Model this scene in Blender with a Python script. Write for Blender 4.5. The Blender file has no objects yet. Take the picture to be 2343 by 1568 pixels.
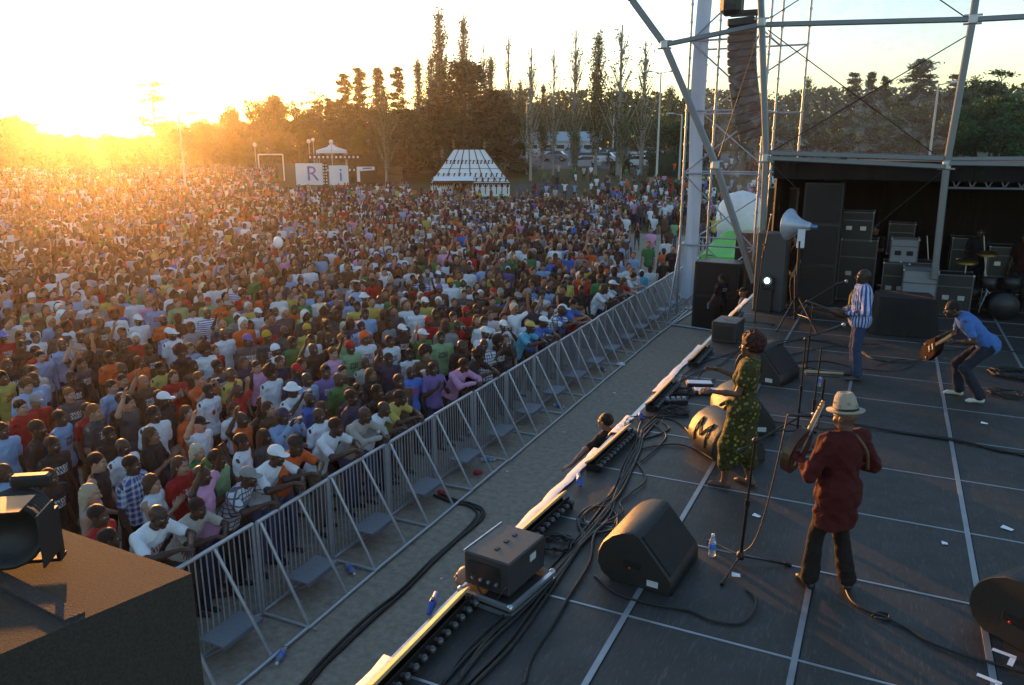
import bpy, math, random, sys
import numpy as np
from mathutils import Vector, Matrix, Euler
R = math.radians
S = bpy.context.scene
# ---------------------------------------------------------------- camera
CAM_H, YAW, PITCH, FPX = 3.55, R(-25.66), R(14.07), 1786.0
cam_d = bpy.data.cameras.new('camera'); cam = bpy.data.objects.new('camera', cam_d)
S.collection.objects.link(cam); S.camera = cam
cam.location = (0, 0, CAM_H)
cam.rotation_euler = (math.pi/2-PITCH, 0, -YAW)
cam_d.sensor_width = 23.6; cam_d.lens = 18.0
cam_d.clip_start = 0.05; cam_d.clip_end = 3000
# ---------------------------------------------------------------- sky, sun, exposure
SUN_EL, SUN_AZ = R(3.4), R(-54.0)          # azimuth from +Y, negative towards -X
W = bpy.data.worlds.new('World'); S.world = W; W.use_nodes = True
nt = W.node_tree; bg = nt.nodes['Background']
sky = nt.nodes.new('ShaderNodeTexSky'); sky.sky_type = 'NISHITA'; sky.sun_disc = False
sky.sun_elevation = SUN_EL; sky.sun_rotation = SUN_AZ
sky.air_density = 1.0; sky.dust_density = 0.7; sky.ozone_density = 2.0
nt.links.new(sky.outputs[0], bg.inputs[0]); bg.inputs[1].default_value = 0.15
sd = bpy.data.lights.new('sun', 'SUN'); so = bpy.data.objects.new('sun', sd); S.collection.objects.link(so)
sd.energy = 2.7; sd.angle = R(0.5); sd.color = (1.0, 0.40, 0.085)
sv = Vector((math.sin(SUN_AZ)*math.cos(SUN_EL), math.cos(SUN_AZ)*math.cos(SUN_EL), math.sin(SUN_EL)))
so.rotation_euler = sv.to_track_quat('Z', 'Y').to_euler(); so.location = (-30, 20, 30)
S.view_settings.view_transform = 'Standard'; S.view_settings.look = 'None'
S.view_settings.exposure = 2.15; S.view_settings.gamma = 1.0
S.cycles.max_bounces = 6; S.cycles.diffuse_bounces = 3; S.cycles.glossy_bounces = 3
S.cycles.transparent_max_bounces = 12; S.cycles.transmission_bounces = 4
S.cycles.use_denoising = True
S.cycles.sample_clamp_indirect = 6.0
HAZE, HAZE_G = 0.00042, 0.86
# ---------------------------------------------------------------- world <- photo ray (the stage deck is Z=0, the ground Z=G)
G = -1.8
_f = Vector((math.sin(YAW)*math.cos(PITCH), math.cos(YAW)*math.cos(PITCH), -math.sin(PITCH)))
_r = Vector((math.cos(YAW), -math.sin(YAW), 0)); _u = _r.cross(_f)
def ray(x, y):
    return _f + _r*((x-1171)/FPX) + _u*((784-y)/FPX)
def at(x, y, Z=0.0):
    d = ray(x, y); t = (Z-CAM_H)/d.z
    return Vector((0, 0, CAM_H)) + d*t
def atY(x, y, Y):
    d = ray(x, y); return Vector((0, 0, CAM_H)) + d*(Y/d.y)
def atD(x, y, dist):
    d = ray(x, y); h = math.hypot(d.x, d.y); return Vector((0, 0, CAM_H)) + d*(dist/h)
def GH(x, y):                       # the park rises gently behind the field on the right
    d = math.hypot(x, y); az = math.degrees(math.atan2(x, y)); k = min(1, max(0, (az+36)/8)); k = .36+.64*k*k*(3-2*k)
    h = float(np.interp(d, (58, 70, 80, 90, 100, 112, 126, 140, 200, 400), (0, .5, 1.1, 1.8, 2.55, 3.15, 3.75, 4.05, 4.5, 5)))
    return h*k
def atg(x, y):                      # the point of the rising ground seen at a place of the photo
    d = ray(x, y); hh = math.hypot(d.x, d.y); t = 15.0
    while t < 420:
        p = Vector((0, 0, CAM_H))+d*(t/hh)
        if p.z <= G+GH(p.x, p.y): return Vector((p.x, p.y, G+GH(p.x, p.y)))
        t += .25
    p = Vector((0, 0, CAM_H))+d*(t/hh); return Vector((p.x, p.y, G+GH(p.x, p.y)))
# ---------------------------------------------------------------- helpers
rnd = random.Random(7)
COL = S.collection
def link(o): COL.objects.link(o); return o
def tag(o, label=None, cat=None, group=None, kind=None):
    if label: o['label'] = label
    if cat: o['category'] = cat
    if group: o['group'] = group
    if kind: o['kind'] = kind
    return o
def thing(name, label, cat, loc=(0, 0, 0), rz=0.0, group=None, rot=None):
    o = bpy.data.objects.new(name, None); link(o); o.location = loc
    o.rotation_euler = rot if rot else (0, 0, rz); o.empty_display_size = .1
    return tag(o, label, cat, group)
def place(o, parent=None, loc=None, rz=0):
    if parent: o.parent = parent
    if loc is not None: o.location = loc
    if rz: o.rotation_euler[2] = rz
    return o
def copy_tree(o, parent=None):
    c = o.copy(); link(c)
    if parent: c.parent = parent
    for ch in list(o.children): copy_tree(ch, c)
    return c
class MB:
    def __init__(s): s.v = []; s.f = []; s.m = []; s.sm = []
    def add(s, vs, fs, m=0, sm=False):
        n = len(s.v); s.v += [tuple(v) for v in vs]; s.f += [tuple(i+n for i in f) for f in fs]
        s.m += [m]*len(fs); s.sm += [sm]*len(fs); return s
    def box(s, c, d, M=None, m=0, bev=0.0):
        x, y, z = d[0]/2, d[1]/2, d[2]/2; c = Vector(c)
        if bev > 0:
            b = min(bev, x*.9, y*.9, z*.9); vs = []; idx = {}
            for sx in (-1, 1):
                for sy in (-1, 1):
                    for sz in (-1, 1):
                        for k in range(3):
                            p = [sx*x, sy*y, sz*z]
                            for a in range(3):
                                if a != k: p[a] -= (sx, sy, sz)[a]*b
                            idx[(sx, sy, sz, k)] = len(vs); vs.append(Vector(p))
            fs = []
            for k in range(3):
                a, b2 = (k+1) % 3, (k+2) % 3
                for sg in (-1, 1):
                    q = []
                    for u, w in ((-1, -1), (1, -1), (1, 1), (-1, 1)):
                        t = [0, 0, 0]; t[k] = sg; t[a] = u; t[b2] = w; q.append(idx[(*t, k)])
                    fs.append(q if sg > 0 else q[::-1])
            for k in range(3):      # edge strips along axis k
                a, b2 = (k+1) % 3, (k+2) % 3
                for u in (-1, 1):
                    for w in (-1, 1):
                        def g(e, kk):
                            t = [0, 0, 0]; t[k] = e; t[a] = u; t[b2] = w; return idx[(*t, kk)]
                        q = [g(-1, a), g(1, a), g(1, b2), g(-1, b2)]
                        fs.append(q if u*w > 0 else q[::-1])
            for sx in (-1, 1):
                for sy in (-1, 1):
                    for sz in (-1, 1):
                        q = [idx[(sx, sy, sz, k)] for k in range(3)]
                        fs.append(q if sx*sy*sz > 0 else q[::-1])
        else:
            vs = [Vector((sx*x, sy*y, sz*z)) for sx in (-1, 1) for sy in (-1, 1) for sz in (-1, 1)]
            fs = [(0, 1, 3, 2), (4, 6, 7, 5), (0, 4, 5, 1), (2, 3, 7, 6), (0, 2, 6, 4), (1, 5, 7, 3)]
        if M is not None: vs = [M @ v for v in vs]
        return s.add([c+v for v in vs], fs, m)
    def tube(s, p, q, r, n=8, r2=None, cap=True, m=0):
        p, q = Vector(p), Vector(q); r2 = r if r2 is None else r2
        d = (q-p)
        if d.length < 1e-6: return s
        d.normalize(); a = d.orthogonal().normalized(); b = d.cross(a)
        vs = [p+(a*math.cos(t)+b*math.sin(t))*r for t in (2*math.pi*i/n for i in range(n))]
        vs += [q+(a*math.cos(t)+b*math.sin(t))*r2 for t in (2*math.pi*i/n for i in range(n))]
        s.add(vs, [(i, (i+1) % n, n+(i+1) % n, n+i) for i in range(n)], m, True)
        if cap: s.add(vs, [tuple(range(n))[::-1], tuple(range(n, 2*n))], m)
        return s
    def path(s, pts, r, n=6, m=0, closed=False):
        pts = [Vector(p) for p in pts]; N = len(pts); vs = []
        for i, p in enumerate(pts):
            if closed: d = pts[(i+1) % N]-pts[i-1]
            else: d = pts[min(i+1, N-1)]-pts[max(i-1, 0)]
            if d.length < 1e-9: d = Vector((0, 0, 1))
            d.normalize(); a = d.cross(Vector((0, 0, 1)))
            if a.length < 1e-3: a = Vector((1, 0, 0))
            a.normalize(); b = a.cross(d)
            rr = r[i] if isinstance(r, (list, tuple)) else r
            vs += [p+(a*math.cos(2*math.pi*k/n)+b*math.sin(2*math.pi*k/n))*rr for k in range(n)]
        fs = []
        for i in range(N if closed else N-1):
            j = (i+1) % N
            for k in range(n): fs.append((i*n+k, i*n+(k+1) % n, j*n+(k+1) % n, j*n+k))
        if not closed: fs += [tuple(range(n))[::-1], tuple(range((N-1)*n, N*n))]
        return s.add(vs, fs, m, True)
    def lathe(s, prof, n=20, M=None, m=0, sm=True):
        vs = []; N = len(prof)
        for r, z in prof:
            for k in range(n):
                t = 2*math.pi*k/n; v = Vector((r*math.cos(t), r*math.sin(t), z)); vs.append(M @ v if M is not None else v)
        fs = [(i*n+k, i*n+(k+1) % n, (i+1)*n+(k+1) % n, (i+1)*n+k) for i in range(N-1) for k in range(n)]
        if prof[0][0] > 1e-4: fs.append(tuple(range(n))[::-1])
        if prof[-1][0] > 1e-4: fs.append(tuple(range((N-1)*n, N*n)))
        return s.add(vs, fs, m, sm)
    def sphere(s, c, r, n=10, m=0, sc=(1, 1, 1)):
        prof = [(max(1e-5, r*math.sin(math.pi*i/n)), -r*math.cos(math.pi*i/n)) for i in range(n+1)]
        M = Matrix.Translation(c) @ Matrix.Diagonal((*sc, 1)); return s.lathe(prof, n+4, M, m)
    def prism(s, out, z0, z1, M=None, m=0):       # outline in XY extruded in Z
        n = len(out); vs = [Vector((x, y, z0)) for x, y in out]+[Vector((x, y, z1)) for x, y in out]
        if M is not None: vs = [M @ v for v in vs]
        return s.add(vs, [(i, (i+1) % n, n+(i+1) % n, n+i) for i in range(n)]+[tuple(range(n))[::-1], tuple(range(n, 2*n))], m)
    def quad(s, a, b, c, d, m=0): return s.add([a, b, c, d], [(0, 1, 2, 3)], m)
    def build(s, name, mats, parent=None, loc=None, fix=False):
        me = bpy.data.meshes.new(name); me.from_pydata(s.v, [], s.f)
        if not isinstance(mats, (list, tuple)): mats = [mats]
        for m in mats: me.materials.append(m)
        me.polygons.foreach_set('material_index', s.m); me.polygons.foreach_set('use_smooth', s.sm)
        me.update(); o = bpy.data.objects.new(name, me); link(o)
        if parent is not None: o.parent = parent
        if loc is not None: o.location = loc
        return o
def frame_M(z, x=None, loc=(0, 0, 0)):           # matrix whose Z axis is z
    z = Vector(z).normalized(); x = Vector(x) if x is not None else z.orthogonal()
    y = z.cross(x).normalized(); x = y.cross(z).normalized()
    return Matrix.Translation(loc) @ Matrix((x, y, z)).transposed().to_4x4()
def spline(pts, k=6):
    P = [Vector(p) for p in pts]; P = [P[0]*2-P[1]]+P+[P[-1]*2-P[-2]]; out = []
    for i in range(1, len(P)-2):
        a, b, c, d = P[i-1:i+3]
        for j in range(k):
            t = j/k; out.append(.5*((2*b)+(c-a)*t+(2*a-5*b+4*c-d)*t*t+(3*b-a-3*c+d)*t**3))
    return out+[P[-2]]
# ---------------------------------------------------------------- materials
_mc = {}
def mat(name, col=(.5, .5, .5), rough=.6, metal=0.0, var=.12, vs=8.0, bump=.0, bs=60.0, emis=None, es=1.0, spec=.5, trans=0.0, alpha=1.0):
    if name in _mc: return _mc[name]
    m = bpy.data.materials.new(name); m.use_nodes = True; _mc[name] = m
    nt = m.node_tree; b = nt.nodes['Principled BSDF']
    b.inputs['Roughness'].default_value = rough; b.inputs['Metallic'].default_value = metal
    b.inputs['Specular IOR Level'].default_value = spec
    tc = nt.nodes.new('ShaderNodeTexCoord')
    if var > 0:
        nz = nt.nodes.new('ShaderNodeTexNoise'); nz.inputs['Scale'].default_value = vs; nz.inputs['Detail'].default_value = 5
        nt.links.new(tc.outputs['Object'], nz.inputs['Vector'])
        mx = nt.nodes.new('ShaderNodeMix'); mx.data_type = 'RGBA'
        mx.inputs[6].default_value = (*[c*(1-var) for c in col], 1); mx.inputs[7].default_value = (*[min(1, c*(1+var)) for c in col], 1)
        nt.links.new(nz.outputs[0], mx.inputs[0]); nt.links.new(mx.outputs[2], b.inputs['Base Color'])
        mr = nt.nodes.new('ShaderNodeMapRange'); mr.inputs[3].default_value = max(0, rough-.1); mr.inputs[4].default_value = min(1, rough+.1)
        nt.links.new(nz.outputs[0], mr.inputs[0]); nt.links.new(mr.outputs[0], b.inputs['Roughness'])
    else: b.inputs['Base Color'].default_value = (*col, 1)
    if bump > 0:
        n2 = nt.nodes.new('ShaderNodeTexNoise'); n2.inputs['Scale'].default_value = bs; n2.inputs['Detail'].default_value = 3
        nt.links.new(tc.outputs['Object'], n2.inputs['Vector'])
        bp = nt.nodes.new('ShaderNodeBump'); bp.inputs['Strength'].default_value = bump; bp.inputs['Distance'].default_value = .02
        nt.links.new(n2.outputs[0], bp.inputs['Height']); nt.links.new(bp.outputs[0], b.inputs['Normal'])
    if emis: b.inputs['Emission Color'].default_value = (*emis, 1); b.inputs['Emission Strength'].default_value = es
    if trans: b.inputs['Transmission Weight'].default_value = trans
    if alpha < 1: b.inputs['Alpha'].default_value = alpha
    return m
def attr_mat(name, rough=.8, bump=.3, bs=40, pattern=None, trans=0.0, spec=.3, useattr=True):
    """base colour = object colour, overridden by the mesh attribute 'Col' where its alpha is 1"""
    m = bpy.data.materials.new(name); m.use_nodes = True; nt = m.node_tree; b = nt.nodes['Principled BSDF']
    b.inputs['Roughness'].default_value = rough; b.inputs['Specular IOR Level'].default_value = spec
    oi = nt.nodes.new('ShaderNodeObjectInfo'); at_ = nt.nodes.new('ShaderNodeAttribute'); at_.attribute_name = 'Col'
    tc = nt.nodes.new('ShaderNodeTexCoord')
    base = oi.outputs['Color']
    def mix(f, a, c, blend='MIX'):
        x = nt.nodes.new('ShaderNodeMix'); x.data_type = 'RGBA'; x.blend_type = blend
        if isinstance(f, float): x.inputs[0].default_value = f
        else: nt.links.new(f, x.inputs[0])
        for s_, q in ((6, a), (7, c)):
            if isinstance(q, tuple): x.inputs[s_].default_value = q
            else: nt.links.new(q, x.inputs[s_])
        return x.outputs[2]
    if pattern:
        def wave(axis, scale, th, dist=.25):
            if axis == 'X':      # upright stripes run round the body
                sx = nt.nodes.new('ShaderNodeSeparateXYZ'); nt.links.new(tc.outputs['Object'], sx.inputs[0]); a = nt.nodes.new('ShaderNodeMath'); a.operation = 'ARCTAN2'; nt.links.new(sx.outputs[0], a.inputs[0]); nt.links.new(sx.outputs[1], a.inputs[1])
                k = nt.nodes.new('ShaderNodeMath'); k.operation = 'MULTIPLY'; k.inputs[1].default_value = round(scale*3.2); nt.links.new(a.outputs[0], k.inputs[0]); s_ = nt.nodes.new('ShaderNodeMath'); s_.operation = 'SINE'; nt.links.new(k.outputs[0], s_.inputs[0])
                g = nt.nodes.new('ShaderNodeMath'); g.operation = 'GREATER_THAN'; g.inputs[1].default_value = th*2-1; nt.links.new(s_.outputs[0], g.inputs[0]); return g.outputs[0]
            w = nt.nodes.new('ShaderNodeTexWave'); w.bands_direction = axis; w.inputs['Scale'].default_value = scale
            w.inputs['Distortion'].default_value = dist; w.inputs['Detail Scale'].default_value = 1.0
            nt.links.new(tc.outputs['Object'], w.inputs['Vector'])
            g = nt.nodes.new('ShaderNodeMath'); g.operation = 'GREATER_THAN'; g.inputs[1].default_value = th
            nt.links.new(w.outputs['Fac'], g.inputs[0]); return g.outputs[0]
        if pattern == 'stripe': base = mix(wave('Z', 7.0, .5), base, (.75, .77, .8, 1))
        if pattern == 'plaid':
            c1 = mix(wave('Z', 4.5, .62), base, (.62, .66, .72, 1)); c2 = mix(wave('X', 4.5, .62), base, (.62, .66, .72, 1))
            base = mix(.5, c1, c2); 
        if pattern == 'check':
            c1 = mix(wave('Z', 5.0, .86), base, (.09, .09, .14, 1)); base = mix(wave('X', 5.0, .86), c1, (.09, .09, .14, 1))
        if pattern == 'vstripe': base = mix(wave('X', 8.5, .5, .0), base, (.05, .07, .26, 1))
        if pattern == 'wax':
            v = nt.nodes.new('ShaderNodeTexVoronoi'); v.inputs['Scale'].default_value = 17
            nt.links.new(tc.outputs['Object'], v.inputs['Vector'])
            cr = nt.nodes.new('ShaderNodeValToRGB'); e = cr.color_ramp.elements
            e[0].position = .0; e[0].color = (.40, .34, .08, 1); e[1].position = .30; e[1].color = (.11, .095, .012, 1)
            e2 = cr.color_ramp.elements.new(.45); e2.color = (.014, .018, .005, 1); e3 = cr.color_ramp.elements.new(.7); e3.color = (.05, .045, .009, 1)
            cr.color_ramp.interpolation = 'EASE'; nt.links.new(v.outputs['Distance'], cr.inputs[0]); base = cr.outputs[0]
    nz = nt.nodes.new('ShaderNodeTexNoise'); nz.inputs['Scale'].default_value = 9; nz.inputs['Detail'].default_value = 4
    nt.links.new(tc.outputs['Object'], nz.inputs['Vector'])
    mr = nt.nodes.new('ShaderNodeMapRange'); mr.inputs[3].default_value = .78; mr.inputs[4].default_value = 1.12
    nt.links.new(nz.outputs[0], mr.inputs[0])
    cb = nt.nodes.new('ShaderNodeCombineColor')
    for i in range(3): nt.links.new(mr.outputs[0], cb.inputs[i])
    base = mix(1.0, base, cb.outputs[0], 'MULTIPLY')
    if useattr: base = mix(at_.outputs['Alpha'], base, at_.outputs['Color'])
    nt.links.new(base, b.inputs['Base Color'])
    n2 = nt.nodes.new('ShaderNodeTexNoise'); n2.inputs['Scale'].default_value = bs; n2.inputs['Detail'].default_value = 4
    nt.links.new(tc.outputs['Object'], n2.inputs['Vector'])
    bp = nt.nodes.new('ShaderNodeBump'); bp.inputs['Strength'].default_value = bump; bp.inputs['Distance'].default_value = .045 if bs < 20 else .02
    nt.links.new(n2.outputs[0], bp.inputs['Height']); nt.links.new(bp.outputs[0], b.inputs['Normal'])
    return m
M_SKIN = attr_mat('skin', .5, .1, 60, spec=.4); M_CLOTH = attr_mat('cloth', .9, .75, 11)
M_STRIPE = attr_mat('cloth_stripe', .9, .75, 11, 'stripe'); M_PLAID = attr_mat('cloth_plaid', .9, .7, 11, 'plaid')
M_CHECK = attr_mat('cloth_check', .9, .7, 11, 'check'); M_VSTRIPE = attr_mat('cloth_vstripe', .85, .8, 9, 'vstripe')
M_WAX = attr_mat('cloth_wax', .8, .8, 9, 'wax'); M_HAIR = attr_mat('hair', .6, 1.0, 90, spec=.3)
BLACK = mat('black_plastic', (.012, .012, .013), .5, bump=.15, bs=300)
BLACKM = mat('black_metal', (.02, .02, .022), .35, .6, bump=.0)
STEEL = mat('galvanised_steel', (.50, .52, .55), .42, .6, .2, 14)
ALU = mat('aluminium', (.5, .52, .56), .35, .8, .15, 10)
RUB = mat('rubber_cable', (.012, .012, .012), .55)
# ---------------------------------------------------------------- figures: smooth-union distance fields turned into one continuous surface
def surfnet(F, org, vx):
    n = np.array(F.shape)-1
    Sg = F < 0
    c = [Sg[i:i+n[0], j:j+n[1], k:k+n[2]] for i in (0, 1) for j in (0, 1) for k in (0, 1)]
    s = sum(x.astype(np.int8) for x in c); act = (s > 0) & (s < 8)
    I = np.argwhere(act)
    if len(I) == 0: return np.zeros((0, 3)), np.zeros((0, 4), int)
    off = [(i, j, k) for i in (0, 1) for j in (0, 1) for k in (0, 1)]
    V = np.stack([F[I[:, 0]+o[0], I[:, 1]+o[1], I[:, 2]+o[2]] for o in off], 1)
    P = np.zeros((len(I), 3)); C = np.zeros(len(I))
    for a in range(8):
        for b in range(a+1, 8):
            d = np.array(off[b])-np.array(off[a])
            if np.abs(d).sum() != 1: continue
            va, vb = V[:, a], V[:, b]; mk = (va < 0) != (vb < 0)
            t = np.where(mk, va/np.where(mk, va-vb, 1), 0)
            P += np.where(mk[:, None], np.array(off[a])+t[:, None]*d, 0); C += mk
    P = I+P/C[:, None]
    id_ = -np.ones(tuple(n), int); id_[act] = np.arange(len(I))
    Q = []
    for ax in range(3):
        a1, a2 = (ax+1) % 3, (ax+2) % 3
        sl0 = [slice(None)]*3; sl1 = [slice(None)]*3
        sl0[ax] = slice(0, -1); sl1[ax] = slice(1, None)
        s0, s1 = Sg[tuple(sl0)], Sg[tuple(sl1)]; E = np.argwhere(s0 != s1)
        E = E[(E[:, a1] > 0) & (E[:, a2] > 0) & (E[:, a1] < n[a1]) & (E[:, a2] < n[a2])]
        if len(E) == 0: continue
        flip = s0[E[:, 0], E[:, 1], E[:, 2]]
        def g(d1, d2):
            q = E.copy(); q[:, a1] -= d1; q[:, a2] -= d2; return id_[q[:, 0], q[:, 1], q[:, 2]]
        q = np.stack([g(1, 1), g(0, 1), g(0, 0), g(1, 0)], 1)
        q[~flip] = q[~flip][:, ::-1]; Q.append(q)
    Q = np.concatenate(Q); Q = Q[(Q >= 0).all(1)]
    return P*vx+org, Q
def cap(a, b, ra, rb=None, k=.02): return ('c', np.array(a, float), np.array(b, float), ra, ra if rb is None else rb, k)
def ell(c, r, Rm=None, k=.03): return ('e', np.array(c, float), np.array(r, float), Rm, max(r), k)
def grow(pr, d, k=None): 
    out = []
    for p in pr:
        if p[0] == 'c': out.append(('c', p[1], p[2], p[3]+d, p[4]+d, p[5] if k is None else k))
        else: out.append(('e', p[1], p[2]+d, p[3], p[4]+d, p[5] if k is None else k))
    return out
def sdf_mesh(pr, vx, cuts=(), noise=None):
    lo = np.full(3, 1e9); hi = -lo
    for p in pr:
        r = max(p[3], p[4]) if p[0] == 'c' else p[4]
        for q in ((p[1], p[2]) if p[0] == 'c' else (p[1],)): lo = np.minimum(lo, q-r); hi = np.maximum(hi, q+r)
    lo -= 3*vx; hi += 3*vx; N = np.ceil((hi-lo)/vx).astype(int)+1
    F = np.full(tuple(N), 1.0, np.float32)
    for p in pr:
        r = (max(p[3], p[4]) if p[0] == 'c' else p[4])+p[5]*1.5+3*vx
        pts = (p[1], p[2]) if p[0] == 'c' else (p[1],)
        a = np.maximum(0, np.floor((np.min(pts, 0)-r-lo)/vx).astype(int)); b = np.minimum(N, np.ceil((np.max(pts, 0)+r-lo)/vx).astype(int)+1)
        gx = [lo[i]+vx*np.arange(a[i], b[i]) for i in range(3)]
        X = np.stack(np.meshgrid(*gx, indexing='ij'), -1)
        if p[0] == 'c':
            ba = p[2]-p[1]; L = max(ba@ba, 1e-9); t = np.clip(((X-p[1])@ba)/L, 0, 1)
            d = np.linalg.norm(X-p[1]-t[..., None]*ba, axis=-1)-(p[3]+(p[4]-p[3])*t)
        else:
            Y = X-p[1]
            if p[3] is not None: Y = Y@p[3]
            k0 = np.linalg.norm(Y/p[2], axis=-1); k1 = np.linalg.norm(Y/p[2]**2, axis=-1)+1e-9; d = k0*(k0-1)/k1
        sl = tuple(slice(a[i], b[i]) for i in range(3)); f = F[sl]; k = p[5]
        h = np.clip(.5+.5*(f-d)/k, 0, 1); F[sl] = f*(1-h)+d*h-k*h*(1-h)
    if cuts or noise:
        gx = [lo[i]+vx*np.arange(N[i]) for i in range(3)]; X = np.stack(np.meshgrid(*gx, indexing='ij'), -1)
        if noise:
            am, fr = noise
            F += am*(np.sin(X[..., 0]*fr+2*np.sin(X[..., 2]*fr*.7))*np.sin(X[..., 1]*fr*1.1+np.sin(X[..., 0]*fr*.6)*2)*np.sin(X[..., 2]*fr*.9+1.5*np.sin(X[..., 1]*fr*.8)))
        for n_, p0 in cuts:     # keep the side opposite to n_
            F = np.maximum(F, (X-np.array(p0))@np.array(n_))
    return surfnet(F, lo, vx)
def mesh_np(name, V, Q, colf=None, mats=()):
    me = bpy.data.meshes.new(name); n, m = len(V), len(Q); w = Q.shape[1]
    me.vertices.add(n); me.vertices.foreach_set('co', V.astype(np.float32).ravel())
    me.loops.add(m*w); me.loops.foreach_set('vertex_index', Q.astype(np.int32).ravel())
    me.polygons.add(m); me.polygons.foreach_set('loop_start', np.arange(0, m*w, w, dtype=np.int32))
    me.polygons.foreach_set('use_smooth', np.ones(m, bool))
    for q in mats: me.materials.append(q)
    if colf is not None:
        a = me.attributes.new('Col', 'FLOAT_COLOR', 'POINT'); a.data.foreach_set('color', colf.astype(np.float32).ravel())
    me.update(calc_edges=True); me.validate(); return me
def nrm(v): v = np.array(v, float); return v/(np.linalg.norm(v)+1e-9)
def basis(f, up=(0, 0, 1)):        # columns: right, forward, up
    f = nrm(f); r = nrm(np.cross(f, up)); u = np.cross(r, f); return np.stack([r, f, u], 1)
def head_prims(c, B, w=1.0, detail=True):
    T = lambda p: c+B@(np.array(p, float))
    pr = [ell(T((0, -.012, .03)), (.074*w, .093, .086), B, .02), ell(T((0, .026, -.035)), (.058*w, .064, .072), B, .03),
          cap(T((0, .05, -.088)), T((0, .058, -.092)), .02*w, k=.035), cap(T((-.04*w, .0, -.07)), T((.04*w, .0, -.07)), .022, k=.03)]
    if detail:
        pr += [cap(T((-.026, .079, .022)), T((.026, .079, .022)), .011, k=.012), cap(T((0, .085, .004)), T((0, .104, -.03)), .007, .013, k=.008),
               ell(T((.077*w, -.008, -.008)), (.010, .019, .031), B, .008), ell(T((-.077*w, -.008, -.008)), (.010, .019, .031), B, .008),
               cap(T((-.014, .086, -.058)), T((.014, .086, -.058)), .0085, k=.008), ell(T((.04, .062, -.022)), (.02, .018, .02), B, .02), ell(T((-.04, .062, -.022)), (.02, .018, .02), B, .02)]
    return pr
def hand_prims(w, d, n, side, curl=.4, s=1.0):
    """w wrist, d finger direction, n palm normal (the fingers curl towards it), side +1/-1 thumb side"""
    d = nrm(d); n = nrm(n-d*np.dot(n, d)); t = nrm(np.cross(d, n))*side; B = np.stack([t, d, n], 1)
    T = lambda p: w+B@(np.array(p, float)*s)
    pr = [ell(T((0, .05, .0)), (.038*s, .052*s, .016*s), B, .012*s), cap(w, T((0, .03, 0)), .024*s, .022*s, k=.02*s)]
    for x, L, sp in ((-.03, .058, -.08), (-.011, .074, -.02), (.009, .08, .03), (.028, .072, .10)):
        a = curl; p0 = T((x, .085, 0)); 
        p1 = T((x+sp*L*.5, .085+L*.5*math.cos(a*.6), L*.5*math.sin(a*.6)))
        p2 = T((x+sp*L*.8, .085+L*.5*math.cos(a*.6)+L*.4*math.cos(a*1.9), L*.5*math.sin(a*.6)+L*.4*math.sin(a*1.9)))
        r = .0088*s if x > -.03 else .0075*s
        pr += [cap(T((x*.9, .06, 0)), p0, r*1.1, r*1.05, k=.006*s), cap(p0, p1, r*1.05, r*.95, k=.003*s), cap(p1, p2, r*.95, r*.8, k=.003*s)]
    pr += [cap(T((.028, .02, .004)), T((.055, .052, .014)), .0125*s, .0105*s, k=.01*s), cap(T((.055, .052, .014)), T((.06, .085, .024)), .010*s, .0085*s, k=.004*s)]
    return pr
# rest joints of a 1.75 m figure that faces +Y
REST = dict(pel=(0, 0, .96), che=(0, .0, 1.27), nk=(0, -.015, 1.46), hd=(0, .02, 1.62), hdir=(0, 1, -.05),
    shR=(.18, 0, 1.415), shL=(-.18, 0, 1.415), elR=(.235, -.03, 1.13), elL=(-.235, -.03, 1.13), wrR=(.24, .06, .89), wrL=(-.24, .06, .89),
    hR=(.0, .15, -1), hL=(0, .15, -1), pR=(-1, .3, 0), pL=(1, .3, 0), tR=1, tL=-1, curl=.45,
    hipR=(.09, 0, .92), hipL=(-.09, 0, .92), knR=(.11, .025, .5), knL=(-.11, .025, .5), anR=(.125, -.03, .09), anL=(-.125, -.03, .09),
    fR=(.25, 1, 0), fL=(-.25, 1, 0))
def J_(**kw): d = dict(REST); d.update(kw); return {k: (np.array(v, float) if isinstance(v, tuple) else v) for k, v in d.items()}
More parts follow.
